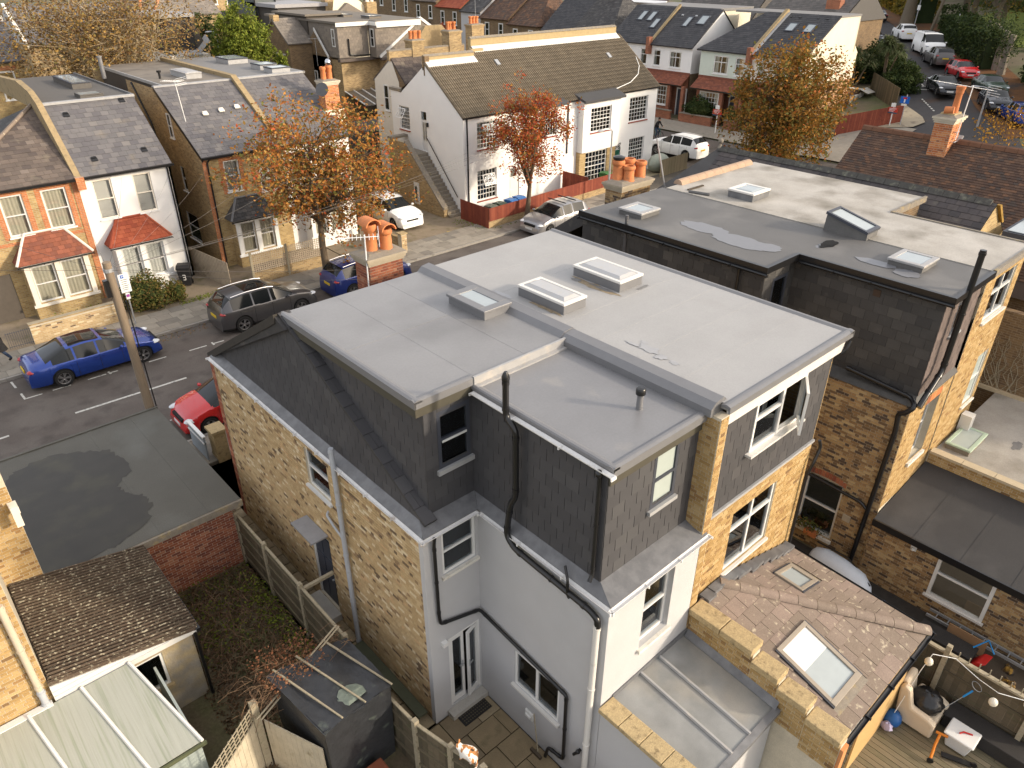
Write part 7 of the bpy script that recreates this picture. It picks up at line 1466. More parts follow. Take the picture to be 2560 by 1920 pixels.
clad(V1a,[(ev,37.4,ez_),(ev,32.7,ez_),(56.8,32.7,RZv),(56.8,37.4,RZv)],SLB_,.32,.25); clad(V1b,[(ev,42.4,ez_),(ev,37.4,ez_),(56.8,37.4,RZv),(56.8,42.4,RZv)],SLB_,.32,.25)
# cream gable
MB().poly((VX,22.3,5.3),(61.65,22.3,5.3),(61.65,22.3,7.35),(60.95,22.3,7.95),(60.95,22.3,10.12),(RXv,22.3,10.2),(VX,22.3,7.4)).build('gable_wall',M.cream_render,V2a)
MB().poly((VX+.05,22.31,1.5),(61.4,22.31,1.5),(61.4,22.31,5.32),(VX+.05,22.31,5.32)).build('brick_gable_base',M.far_peach,V2a); MB().box(VX,61.65,22.27,22.3,7.28,7.33).build('gable_joint',M.cream_render,V2a)
MB().box(RXv,61.0,22.25,31.9,10.1,10.25).build('flat_dormer_roof',M.felt_slate,V2a); MB().box(60.9,61.0,22.3,31.9,7.4,10.1).build('rear_wall',M.cream_render,V2a)
for y in (23.2,24.0,25.6,26.4): MB().obox((RXv-.5,y,RZv-.32),(0,-1,0),Vector((4.75,0,2.85)).normalized(),Vector((-2.85,0,4.75)).normalized(),0,.2,0,.15,0,.08).build('roof_vent',BK,V2a)
sv = Vector((RXv-ev,0,RZv-ez_)).normalized(); sn = Vector((-sv.z,0,sv.x))
def vsky(par,y,t,w=.8,h=1.1,lab=None,X=RXv):
    d_ = Vector((X-ev,0,RZv-ez_)); s_ = d_.normalized(); O = Vector((ev,y,ez_))+d_*t; n_ = Vector((-s_.z,0,s_.x)); b = MB()
    for u0,u1,v0,v1 in ((0,w,0,.08),(0,w,h-.08,h),(0,.08,.08,h-.08),(w-.08,w,.08,h-.08)): b.obox(O,(0,-1,0),s_,n_,u0,u1,v0,v1,0,.09)
    o = b.build('roof_window',M.frame_dark,par); MB().obox(O,(0,-1,0),s_,n_,.08,w-.08,.08,h-.08,.03,.06).build('pane',M.skyglass,o)
vsky(V2a,25.9,.57); vsky(V2a,24.3,.57); vsky(V1a,35.6,.5,.6,1.3,X=56.8); vsky(V1a,34.3,.58,.9,1.2,X=56.8); vsky(V1b,41.0,.58,.65,1.3,X=56.8); vsky(V1b,39.9,.58,.65,1.3,X=56.8); vsky(V1b,38.9,.4,.65,1.3,X=56.8)
MB().prism([(ev-.1,26.88,ez_+.05),(RXv,26.88,RZv+.3),(RXv+.2,26.88,RZv+.2),(RXv+.2,26.88,RZv-.2),(ev-.1,26.88,ez_-.3)],(0,.28,0)).build('party_parapet',M.parapet_stock,V2a); MB().prism([(ev,26.62,ez_+.02),(RXv,26.62,RZv+.02),(RXv,26.88,RZv+.02),(ev,26.88,ez_+.02)],(0,0,.03)).build('valley_flashing',M.lead_light,V2a)
MB().box(ev-.2,VX,26.85,27.2,6.6,7.9).build('corbel_pier',M.far_red,V2a)
MB().prism([(ev-.1,37.28,ez_+.05),(56.8,37.28,RZv+.25),(56.8,37.28,RZv-.2),(ev-.1,37.28,ez_-.3)],(0,.26,0)).build('party_parapet',M.parapet_stock,V1a); MB().box(ev-.2,VX,37.25,37.6,6.6,8.0).build('corbel_pier',M.far_red,V1a)
MB().poly((VX,32.8,5.3),(60.4,32.8,5.3),(60.4,32.8,7.4),(56.8,32.8,10.2),(VX,32.8,7.4)).build('gable_wall',M.white_render,V1a); MB().box(VX,60.4,32.81,32.9,1.5,5.3).box(VX+.05,61.0,31.85,31.9,1.5,7.4).build('alley_wall',M.far_dark,V1a)
MB().poly((56.8,32.7,RZv),(60.7,32.7,7.3),(60.7,42.4,7.3),(56.8,42.4,RZv)).build('rear_slope',M.slate_black,V1a); MB().box(57.2,62.0,33.2,42.0,8.0,10.1).build('rear_dormer',M.cream_render,V1a); MB().box(57.0,62.2,33.1,42.2,10.1,10.3).build('dormer_roof',M.felt_slate,V1a)
for y in (33.6,35.0,36.5): MB().obox((55.9,y,9.6),(0,-1,0),sv,sn,0,.22,0,.15,0,.08).build('roof_vent',M.metal_galv,V1a)
# lean-to, side garden fence and wall
b = MB(); b.prism([(61.4,22.2,4.6),(64.8,22.2,4.1),(64.8,22.2,4.0),(61.4,22.2,4.5)],(0,3.0,0)); lt = b.build('lean_to_roof',mk('polywhite',(.52,.50,.45),.4,var=.08),V2a)
for i in range(11): b = MB(); z = 2.1+i*.19; b.box(61.4,64.7,22.26,22.3,z,z+.17); b.build('lean_to_board',mk('board_brown',(.10,.055,.035),.8,var=.15),V2a)
b = MB(); b.box(62.0,63.6,22.2,22.26,2.7,3.8); lw = b.build('lean_to_window',M.cream_paint,V2a)
for i in range(4): MB().box(62.07+i*.39,62.38+i*.39,22.18,22.21,2.78,3.72).build('pane',M.glass_dark if i % 2 else M.curtain_cream,lw)
MB().box(63.8,64.5,22.2,22.26,2.1,3.9).build('lean_to_door',M.upvc,V2a); MB().tube([(64.0,21.5,3.95),(64.0,21.9,4.15),(64.0,22.2,4.2)],.02,5).prism([(63.5,21.4,3.9),(64.9,21.4,3.9),(64.9,22.2,4.2),(63.5,22.2,4.2)],(0,0,.04)).build('door_canopy',M.polywhite,V2a)
RS = thing('red_fence','dark red boarded fence running to the dead-end sign','fence',(58,17.5,2.5))
for i in range(66):
    t = i/66; x,y = 54.0+4.9*t,19.2-2.9*t; b = MB(); z = tz(x,y); d_ = Vector((4.9,-2.9,0)).normalized(); b.obox((x,y,z),d_,(0,0,1),Vector((d_.y,-d_.x,0)),0,.082,0,1.5,0,.03); b.build('fence_board',M.fence_red,RS)
GF = thing('timber_fence','grey timber fence between the lean-to and the dark shrubs','fence',(66,20,3.5))
for i in range(26):
    t = i/26; x,y = 62.0+3.6*t,18.2+4.0*t; b = MB(); d_ = Vector((3.6,4.0,0)).normalized(); b.obox((x,y,tz(x,y)),d_,(0,0,1),Vector((d_.y,-d_.x,0)),0,.27,0,1.7,0,.03); b.build('fence_board',M.wood_fence,GF)
def gwall(label,y0,y1):
    t = thing('garden_wall',label,'wall',(51.2,(y0+y1)/2,1.5)); MB().box(51.2,51.42,y0,y1,1.2,2.35).build('brick_wall',M.far_red,t); MB().box(51.15,51.47,y0,y1,2.35,2.42).build('coping',M.coping_grey,t)
gwall('red brick front wall under the hedge of the green house',28.9,32.2); gwall('red brick front wall stub by the red estate board',26.4,27.6); gwall('red brick front wall before the white house with skylights',33.2,40)
b = MB(); b.box(51.5,VX-.1,19,42,1.2,1.65); struct('front_gardens_east',b,M.drive)
# ---- more houses along the cross road
def row_house(label,y0,y1,ze,zr,wall,roof,x=56.0,hip=0,wins=2,zg=2.6,chim=None,pl='far houses along the cross road',tile=(.3,.3)):
    t = thing('house',label,'house',(x,(y0+y1)/2,zg),pl); xr = x+4.2
    MB().box(x,x+8,y0,y1,zg,ze).build('wall',wall,t)
    h0 = 1.9 if hip in (-1,2) else 0; h1 = 1.9 if hip in (1,2) else 0
    clad(t,[(x-.3,y1+.1,ze-.1),(x-.3,y0-.1,ze-.1),(xr,y0-.1+h0*1.3,zr),(xr,y1+.1-h1*1.3,zr)],roof,*tile,nm='roof_tile')
    plane_roof(t,[(x+8.3,y0-.1,ze-.1),(x+8.3,y1+.1,ze-.1),(xr,y1+.1-h1*1.3,zr),(xr,y0-.1+h0*1.3,zr)],roof,'rear_slope')
    if h0: clad(t,[(x-.3,y0-.1,ze-.1),(x+8.3,y0-.1,ze-.1),(xr,y0-.1+h0*1.3,zr)],roof,*tile,nm='roof_tile')
    if h1: plane_roof(t,[(x+8.3,y1+.1,ze-.1),(x-.3,y1+.1,ze-.1),(xr,y1+.1-h1*1.3,zr)],roof,'hip_slope')
    if not h0: MB().poly((x,y0,ze),(x+8,y0,ze),(xr,y0,zr-.1)).build('gable',wall,t)
    for i in range(wins):
        yc = y1-(y1-y0)*(i+.5)/wins; window(t,(x-.01,yc+.38,ze-2.0),U,.76,1.5,'sash',rec=0,f=.1,sill=M.paint_white)
    MB().box(x-.08,x,y0,y1,ze-.15,ze-.05).build('gutter',BK,t)
    if chim: st = stack(t,xr-.3,xr+.35,chim-.5,chim+.5,zr-.8,zr+1.0,'far_stock','mortar',2,0,built=False); [pot(t,xr,chim+d_,zr+1.0,.45,.12) for d_ in (-.25,.15)]
    return t
row_house('dark slate house with two skylights beyond the long white roof',49.6,54.0,7.5,10.9,M.far_dark,M.slate_black,55.5,0,1,chim=49.6,tile=(.3,.22)); row_house('slate house with red hip tiles left of the three-skylight house',44.2,49.4,7.8,10.9,M.far_dark,M.slate_old,55.5,-1,1,tile=(.3,.22))
row_house('brown tiled hipped house nearest the dark slate one',55.2,60.2,7.7,10.7,M.far_dark,M.tile_brown,56,-1,2,chim=60.2); row_house('brown tiled house with parapet and white windows',60.2,65.0,8.1,11.0,M.far_dark,M.tile_brown,56,0,2); row_house('grey rendered house in the far terrace',65.0,68.6,8.6,11.4,M.render_grey,M.slate_old,56,0,1,zg=3.3)
row_house('red-roofed brick house in the far terrace',68.6,73.4,8.9,11.6,M.far_dark,M.tile_red,56,0,2,zg=3.8); row_house('far terrace house with dark bays',73.4,78.5,9.4,12.1,M.far_dark,M.slate_brown,56,0,2,zg=4.2); row_house('farthest brown brick terrace house',78.5,84,9.9,12.6,M.far_dark,M.slate_old,56,0,2,zg=4.8); row_house('last visible terrace house at the top edge',84,90,10.4,13,M.far_dark,M.slate_old,56,0,2,zg=5.2)
for y_,m_ in ((70.0,'tile_red'),(72.2,'tile_red'),(75,'slate_old'),(77.3,'slate_old')):
    t = thing('porch_bay','small %s bay roof on the far terrace, %s' % ('red tiled' if m_ == 'tile_red' else 'dark slate',{70.0: 'nearer one',72.2: 'farther one',75: 'left of the red ones',77.3: 'leftmost one'}[y_]),'bay window',(55.6,y_,4)); MB().box(55.2,56,y_-.6,y_+.6,3,6.0).build('bay_wall',M.white_render,t); b = MB(); P0 = [(54.9,y_-.9,6.0),(54.9,y_+.9,6.0),(56,y_+.9,6.0),(56,y_-.9,6.0)]; b.poly(*P0[::-1]); b.poly(P0[0],(56,y_,7.2),P0[1]); b.poly(P0[1],(56,y_,7.2),P0[2]); b.poly(P0[3],(56,y_,7.2),P0[0]); b.build('bay_roof',MATS[m_],t)
for (y0_,y1_,zb,zt,lb_) in ((34.6,44,8.6,12.5,'big grey slate roof rising behind the white houses'),(25.5,33.8,9.2,12.0,'slate roof with red chimney pots behind the cream gable')):
    t = thing('house',lb_,'house',(66,y0_,3)); MB().box(64.2,73,y0_+.2,y1_-.2,2,zb).build('wall',M.far_dark,t); clad(t,[(64,y1_,zb),(64,y0_,zb),(68.6,y0_,zt),(68.6,y1_,zt)],mk('slate_far',(.1,.1,.1),.8,rnd=[((.12,.11,.105),3),((.10,.095,.09),3),((.14,.13,.12),1)]),.35,.26); MB().poly((64,y0_,zb),(73.2,y0_,zb),(68.6,y0_,zt)).build('gable',M.slate_far,t)
    if y0_ < 30: [pot(t,66.0,27.0+d_,10.9,.6,.18) for d_ in (0,.5)]; MB().box(65.6,66.4,26.6,27.9,10,10.95).build('chimney_stack',M.far_red,t)
STR = thing('striped_shed','shed roof with white and brown stripes behind the dark slate house','shed',(66,50,4))
for i in range(8): b = MB(); x = 63.5+i*.55; b.prism([(x,46.5,8.6+i*.25),(x,53,8.6+i*.25),(x+.5,53,8.83+i*.25),(x+.5,46.5,8.83+i*.25)],(0,0,-.08)); b.build('roof_band',M.white_render if i % 2 else M.wood_dark,STR)
MB().box(63.6,67.9,46.6,52.9,3,8.5).build('shed_wall',M.far_dark,STR)
# ================================================================= houses behind the street row
K = thing('house','brick house with beige slate-hung loft and white-edged gable behind the long white house','house',(32,48,2))
BS = mk('slate_beige',(.1,.1,.1),.8,var=.1,fine=.08,rnd=[((.215,.185,.155),4),((.24,.205,.17),3),((.19,.165,.14),3)])
zk0,zk1,zkt = 1.5,7.05,9.75
b = wall_panel(MB(),(27.2,48,zk0),(1,0,0),3.5,zk1-zk0,[],.1); wall_panel(b,(30.7,47,zk0),(1,0,0),7.3,zk1-zk0,[],.1); wall_panel(b,(30.7,48,zk0),U,1.0,zk1-zk0); wall_panel(b,(27.2,55,zk0),U,7.0,zk1-zk0); b.build('brick_wall',M.far_stock,K)
MB().box(27.1,29.9,48.0,48.05,zk1+.15,zkt-.1).box(27.1,27.15,48.05,55,zk1+.15,zkt-.1).build('loft_wall',BS,K)
pieces(K,'slate',(27.12,48.0,zk1+.2),(1,0,0),(0,0,1),(2.78,2.3),.28,.2,BS,gap=.012,th=.006,tilt=.01,n_ind=0); pieces(K,'slate',(27.1,51,zk1+.2),U,(0,0,1),(3.0,2.3),.28,.2,BS,gap=.012,th=.006,tilt=.01,n_ind=0)
MB().poly((30.3,47.0,zk1+.1),(38.4,47.0,zk1+.1),(34.4,47.0,9.72),(30.0,47.0,9.72),(30.0,47.0,zk1+.1)).build('gable_face',BS,K)
pieces(K,'slate',(30.0,47.0,zk1+.2),(1,0,0),(0,0,1),(8.4,2.5),.28,.2,BS,gap=.012,th=.006,tilt=.01,n_ind=0,clip=[(0,0),(8.2,0),(4.5,2.5),(0,2.5)])
MB().box(29.95,30.0,47.0,48.05,zk1+.1,zkt-.1).build('loft_return',BS,K)
for P_,Q_ in (((30.2,46.9,zk1+.0),(34.4,46.9,9.72)),((34.4,46.9,9.72),(38.6,46.9,zk1+.05))): MB().prism([P_,Q_,Vector(Q_)+Vector((0,0,.24)),Vector(P_)+Vector((0,0,.24))],(0,.1,0)).build('bargeboard',M.frame_white,K)
MB().box(26.95,30.0,47.85,60,zkt-.08,zkt+.08).box(30.0,34.4,46.9,60,zkt-.08,zkt+.08).build('flat_roof',mk('felt_taupe',(.17,.15,.125),.85,var=.1,fine=.08),K); MB().box(26.9,30.0,47.78,47.85,zkt-.26,zkt+.02).box(29.93,30.0,46.8,47.78,zkt-.26,zkt+.02).box(30.0,34.3,46.78,46.9,zkt-.4,zkt+.02).build('white_fascia',M.frame_white,K)
window(K,(27.09,48.9,8.0),U,.5,1.3,'sash',rec=0,f=.08); window(K,(29.94,47.75,7.9),U,.55,1.35,'sash',rec=0,f=.08); window(K,(30.69,47.85,4.2),U,.6,1.9,'sash',rec=0,f=.08); MB().box(26.9,30.7,47.6,48.0,zk1-.1,zk1+.12).box(30.2,38.4,46.7,47.0,zk1-.1,zk1+.08).build('tile_eaves',M.slate_brown,K)
pipe(K,[(28.0,47.9,8.6),(28.0,47.9,7.4),(29.9,47.9,7.3)],.05,BK,'soil_pipe'); rooflight(K,30.2,31.0,52,53.5,zkt+.08,.15,'frame_dark','skyglass','felt_taupe',.1,.05,0); rooflight(K,30.8,31.9,49.0,50.2,zkt+.08,.15,'frame_dark','skyglass','felt_taupe',.1,.05,0)
MB().poly((34.4,47,9.7),(34.4,58,9.7),(38.6,58,zk1),(38.6,47,zk1)).build('roof_slope',M.slate_brown,K)
# brick rear gable of the same row
K2 = thing('house','brown brick gabled outrigger with grey loft, left of the beige slate-hung house','house',(25,52,2.2)); MB().poly((26.9,49.5,1.8),(26.9,53.2,1.8),(26.9,53.2,7.6),(26.9,51.3,9.0),(26.9,49.5,7.2)).box(26.9,29,49.5,53.2,1.8,7.2).build('brick_gable',M.far_dark,K2); MB().box(27.0,30,52.5,58,7.2,10.0).build('grey_loft',M.mansard_brown,K2); MB().box(26.8,30.2,52.3,58.2,10.0,10.15).build('flat_roof',M.felt_taupe,K2); window(K2,(26.99,54.5,8.3),U,.8,1.2,'one',M.frame_dark,rec=0)
for y_ in (50.3,52.0): window(K2,(26.89,y_,4.0),U,.5,2.0,'sash',rec=0,f=.09)
for P_,Q_ in (((26.85,49.4,7.1),(26.85,51.3,9.05)),): MB().prism([P_,Q_,Vector(Q_)+Vector((0,0,.2)),Vector(P_)+Vector((0,0,.2))],(.1,0,0)).build('bargeboard',M.frame_white,K2)
M_ = thing('house','brown brick house with grey slate roof behind the alley houses','house',(25,53,2.3)); MB().box(24.9,27.4,52,57,1.9,8.1).build('brick_wall',M.far_dark,M_); clad(M_,[(24.75,51.8,8.1),(27.4,51.8,8.1),(27.4,54.2,9.85),(24.75,54.2,9.85)],mk('slate_pale',(.1,.1,.1),.85,var=.15,rnd=[((.20,.175,.15),4),((.17,.15,.13),3),((.23,.20,.17),2)]),.4,.3); plane_roof(M_,[(24.75,56.6,8.1),(27.4,56.6,8.1),(27.4,54.2,9.85),(24.75,54.2,9.85)],M.slate_pale); MB().poly((24.88,52,8.0),(24.88,56.4,8.0),(24.88,54.2,9.75)).build('gable',M.far_dark,M_)
MB().box(24.8,25.3,53.9,54.6,9.6,10.1).build('chimney_stack',M.far_stock,M_)
for y_ in (53.2,54.4): window(M_,(24.89,y_,5.4),U,.35,1.9,'sash',rec=0,f=.08)
NN = thing('house','white house with black slate-hung rear loft beside the big bare tree','house',(17.5,54,2.4)); MB().box(16.0,19.0,53.6,60,2,7.7).build('white_wall',M.cream_paint,NN); MB().prism([(16.2,54,7.9),(18.25,54,7.9),(18.05,54.1,10.3),(16.2,54.1,10.3)],(0,5,0)).build('black_loft',mk('loft_black',(.035,.033,.033),.8,var=.1),NN); MB().prism([(18.27,54,7.95),(18.9,54,8.3),(18.6,59,10.3),(18.08,54.1,10.3)],(.04,0,0)).build('grey_cheek',M.mansard_brown,NN)
MB().box(15.6,18.35,53.7,60,10.3,10.5).build('flat_roof',mk('felt_pale',(.32,.32,.33),.7),NN); MB().prism([(16.4,53.5,7.7),(18.4,53.5,7.7),(18.4,54.1,8.05),(16.4,54.1,8.05)],(0,0,-.08)).prism([(18.2,53.6,7.7),(19.15,53.6,8.6),(19.15,54.0,8.9),(18.2,54.0,8.0)],(0,.3,.12)).build('eaves_skirt',M.lead_light,NN); window(NN,(18.5,56.2,8.6),U,.3,1.3,'one',rec=0)
# far-left background houses
T1 = thing('house','yellow brick house with grey slate roof at the upper left edge','house',(4,50,2.0)); MB().box(-2,5.5,50,58,1.8,8.6).build('brick_wall',M.far_yellow,T1); clad(T1,[(5.55,49.9,8.72),(6.9,56,9.3),(6.0,56,11.0),(4.6,50.0,10.4)],M.slate_street,.36,.28) if False else None
b = MB(); b.prism([(-2,49.8,10.4),(4.8,49.8,10.4),(5.65,49.8,8.70),(-2,49.8,8.70)],(0,.05,0)); 
clad(T1,[(-2,49.7,8.55),(5.6,49.7,8.55),(5.8,53.5,10.7),(-2,53.5,10.7)],M.slate_street,.36,.28); window(T1,(3.9,50,6.3),(1,0,0),.9,1.7,'sash',rec=0,f=.09,curtain=None,sill=M.paint_white); MB().box(3.7,5.0,49.97,50,8.05,8.3).build('orange_lintel',M.far_orange,T1); MB().box(4.6,5.7,53.3,53.9,10.2,10.9).build('ridge_parapet',M.cream_paint,T1); MB().box(5.0,5.6,53.6,54.4,10,11.6).build('chimney_stack',M.far_stock,T1)
T2 = thing('house','long grey slate roof seen through the bare tree','house',(10,60,3)); MB().box(8.0,16,60,68,2.5,8.6).build('brick_wall',M.far_stock,T2); clad(T2,[(7.9,59.6,8.5),(16,59.6,8.5),(16,63.8,11.0),(7.9,63.8,11.0)],M.slate_street,.36,.28); MB().poly((7.9,59.7,8.5),(7.9,68,8.5),(7.9,63.8,10.95)).build('grey_gable',M.render_grey,T2); MB().prism([(7.8,59.6,8.6),(7.8,63.8,11.15),(7.8,63.8,10.9),(7.8,59.6,8.35)],(.2,0,0)).build('verge',M.cream_paint,T2)
T3 = thing('house','house with tan roof and orange hip ridges at the top edge','house',(19,62,3)); MB().box(17.3,24,62.2,70,2.5,9.9).build('wall',M.far_stock,T3); clad(T3,[(17.1,62,9.9),(24,62,9.9),(24,66,12.3),(19,66,12.3)],M.slate_pale,.4,.3); plane_roof(T3,[(17.1,70,9.9),(17.1,62,9.9),(19,66,12.3)],M.slate_pale); MB().tube([(17.1,62,9.95),(19,66,12.35)],.12,6).tube([(18.2,62.0,9.97),(21.0,66,12.35)],.1,6).build('hip_ridge',M.terracotta,T3); MB().box(17.3,20,60.5,62.2,9.3,9.5).build('flat_roof',M.felt_pale,T3)
T4 = thing('house','grey slate-clad rear wall with pipes above brown brick at the top','house',(30,66,3)); MB().box(29,31.1,66,72,2.8,9.3).build('brick_wall',M.far_dark,T4); MB().box(29.0,31.15,65.97,72,9.3,12).build('slate_wall',mk('slate_bluegrey',(.10,.115,.115),.7,var=.1),T4); pipe(T4,[(29.0,65.9,12),(29.0,65.9,7)],.07,BK,'downpipe'); pipe(T4,[(31.1,65.9,12),(31.1,65.9,7)],.06,BK,'downpipe')
T5 = thing('house','low dark loft box with pale fascia and brick chimney near the top','house',(31.5,62,3)); MB().box(29.3,34.2,62,68,2.5,10.1).build('dark_loft',mk('loft_dark',(.075,.07,.062),.8,var=.1),T5); MB().box(29.0,34.4,61.8,68,10.1,10.4).build('pale_fascia',M.felt_pale,T5); MB().box(34.2,35.4,61.9,62.7,8,10.6).build('chimney_stack',M.far_stock,T5); [pot(T5,34.5+d_,62.3,10.6,.5,.14) for d_ in (0,.5)]; MB().box(28.6,34.2,61.2,62,9.1,9.5).build('tile_ridge',M.tile_redbrown,T5)
T6 = thing('house','cream rendered gable with small slate hip behind the beige loft','house',(36,60,3)); MB().poly((34.0,60.5,9.3),(38.0,60.5,9.3),(37.4,60.5,10.3),(36.4,60.5,11.0),(34.4,60.5,11.0)).box(34.0,38.0,60.55,66,3,9.6).build('cream_gable',M.cream_render,T6); MB().prism([(34.3,60.0,9.5),(35.5,60.0,10.4),(37.2,60.0,9.5)],(0,.5,0)).build('slate_hip',M.slate_pale,T6); MB().box(37.6,38.7,60,60.8,8,10.4).build('chimney_stack',M.far_stock,T6); [pot(T6,37.9+d_,60.4,10.4,.6,.17,'cream_paint') for d_ in (0,.5)]
T7 = thing('house','sunlit brick rear wall with white windows at the top edge','house',(32,85,5)); MB().box(28.0,35.8,85,92,4.5,13).build('brick_wall',M.far_stock,T7)
for x_ in (29.0,32.7,34.5): window(T7,(x_,85,9.3),(1,0,0),.7,1.3,'sash',rec=0,f=.1,sill=M.paint_white)
MB().box(27.6,36.2,84.6,92,13,13.2).build('roof',M.slate_old,T7)
T8 = thing('house','small dark hipped slate roof above the green tree','house',(27.6,70,4)); MB().box(26.6,28.8,70,74,3.5,8.5).build('wall',M.far_stock,T8); MB().poly((26.3,69.7,8.5),(29.1,69.7,8.5),(28.6,71.5,9.5),(27.2,71.5,9.5)).poly((26.3,74,8.5),(26.3,69.7,8.5),(27.2,71.5,9.5)).build('roof',M.slate_old,T8)
# house directly behind the long white one
P_h = thing('house','cream-sided house with brown slate roof and chimneys right behind the long white one','house',(27,38,0)); b = wall_panel(MB(),(24.6,39.2,0),U,3.0,6.9,[],.1); b.poly((24.6,39.2,6.9),(24.6,36.2,6.9),(24.6,37.0,8.35)); b.build('cream_wall',M.cream_paint,P_h); window(P_h,(24.59,38.1,4.9),U,.6,1.7,'sash',rec=0,f=.08,sill=M.paint_white)
clad(P_h,[(24.6,35.1,6.6),(31,35.1,6.6),(31,37.0,8.35),(24.6,37.0,8.35)],M.slate_brown,.35,.28); MB().box(24.5,31,37.0,37.25,8.2,8.75).build('ridge_parapet',M.far_stock,P_h); plane_roof(P_h,[(24.6,39.4,6.8),(31,39.4,6.8),(31,37.2,8.3),(24.6,37.2,8.3)],M.slate_brown); MB().poly((24.62,35.1,6.55),(24.62,37.0,8.3),(24.62,37.0,5.5),(24.62,35.1,5.5)).build('brick_return',M.far_dark,P_h); MB().box(24.5,31,37.0,37.3,8.75,8.85).build('coping',M.coping_grey,P_h)
stack(P_h,26.4,27.4,36.93,37.8,8.2,9.35,'far_stock','mortar',2,0,built=False); [pot(P_h,26.6+.22*i,37.4-.12*(i % 2),9.3,.6,.12) for i in range(4)]
stack(P_h,29.6,30.7,36.93,37.8,8.2,9.75,'far_stock','mortar',2,0,built=False); [pot(P_h,29.85+.28*i,37.4+.1*(i % 2),9.7,.6,.12) for i in range(3)]
stack(P_h,34.2,35.4,40.0,40.8,7.5,9.75,'far_stock','mortar',2,0,built=False); [pot(P_h,34.4+.3*i,40.4,9.7,.6,.14) for i in range(3)]; MB().box(31,41,36,43,0,7.0).build('rear_block',M.far_stock,P_h); MB().prism([(30.6,43,8.0),(32.0,43,9.6),(33.6,43,9.6),(35.2,43,8.0)],(0,.4,0)).build('brick_parapet_gable',M.parapet_stock,P_h)
CS = thing('conservatory','glazed lean-to roof with white bars behind the orange tree','conservatory',(28.5,46,1.8)); MB().prism([(27.2,44.8,4.0),(30.5,44.8,4.0),(30.5,47.9,4.7),(27.2,47.9,4.7)],(0,0,-.05)).build('roof_glazing',mk('glaze_brown',(.13,.11,.09),.2,var=.1),CS)
for i in range(5): b = MB(); x = 27.2+i*.82; b.tube([(x,44.8,4.05),(x,47.9,4.75)],.05,5); b.build('glazing_bar',M.frame_white,CS)
MB().box(27.2,30.5,44.75,44.85,1.5,4.0).build('front_glazing',M.glass_dark,CS); b = MB(); b.box(24.0,31,40,44,1.0,3.2); tag(b.build('outbuilding',M.felt_dark if 'felt_dark' in MATS else mk('felt_dark',(.09,.085,.08),.9,var=.15),None),'dark flat outbuilding roof between the cream and white houses','outbuilding')
# ================================================================= vehicles
def paint(name,col,metal=0.0,rough=.3): return mk('paint_'+name,col,rough,var=.03,fine=.01,spec=.5,metal=metal,coat=.6)
CARGLASS = mk('car_glass',(.010,.012,.013),.06,var=0,fine=0,spec=.35)
RUB = mk('tyre',(.018,.018,.018),.85,var=.1,fine=.05); RIM = mk('rim',(.36,.36,.37),.3,metal=.8,var=.05); RIMD = mk('rim_dark',(.10,.10,.105),.35,metal=.6)
HEADL = mk('headlamp',(.62,.65,.68),.08,var=.1,spec=.8); TAILL = mk('taillamp',(.34,.012,.012),.15,spec=.7); PLY = mk('plate_yellow',(.66,.46,.03),.5); PLW = mk('plate_white',(.72,.72,.70),.5)
KIND = {
 'saloon': dict(L=4.71,W=1.83,roof=[(-2.355,.60),(-2.33,.86),(-2.2,1.03),(-1.72,1.09),(-.95,1.40),(-.25,1.445),(.35,1.40),(1.2,1.02),(2.0,.86),(2.26,.70),(2.355,.48)],belt=.92,side=(-1.5,1.02),ws=(.36,1.16),rw=(-1.70,-.92),wb=2.85,fo=.78,wr=.335,pil=(-.72,.08)),
 'hatch': dict(L=4.05,W=1.74,roof=[(-2.02,.55),(-2.0,.95),(-1.82,1.25),(-1.55,1.42),(-.8,1.48),(-.1,1.465),(.25,1.42),(1.05,1.02),(1.62,.88),(1.92,.70),(2.02,.45)],belt=.94,side=(-1.5,.98),ws=(.22,1.03),rw=(-1.86,-1.5),wb=2.49,fo=.80,wr=.31,pil=(-.62,.1)),
 'suv': dict(L=4.40,W=1.82,roof=[(-2.2,.6),(-2.18,1.0),(-2.0,1.30),(-1.72,1.54),(-1.0,1.61),(-.1,1.60),(.25,1.55),(1.08,1.14),(1.85,1.0),(2.1,.82),(2.2,.5)],belt=1.04,side=(-1.68,1.02),ws=(.26,1.06),rw=(-2.02,-1.66),wb=2.65,fo=.86,wr=.35,pil=(-.75,.05)),
 'van': dict(L=5.08,W=1.96,roof=[(-2.54,.6),(-2.53,1.4),(-2.5,1.86),(-2.35,1.94),(.75,1.94),(1.1,1.88),(1.9,1.24),(2.35,1.0),(2.5,.8),(2.54,.5)],belt=1.12,side=(.62,1.6),ws=(1.06,1.92),rw=None,wb=3.1,fo=.95,wr=.34,pil=()),
}
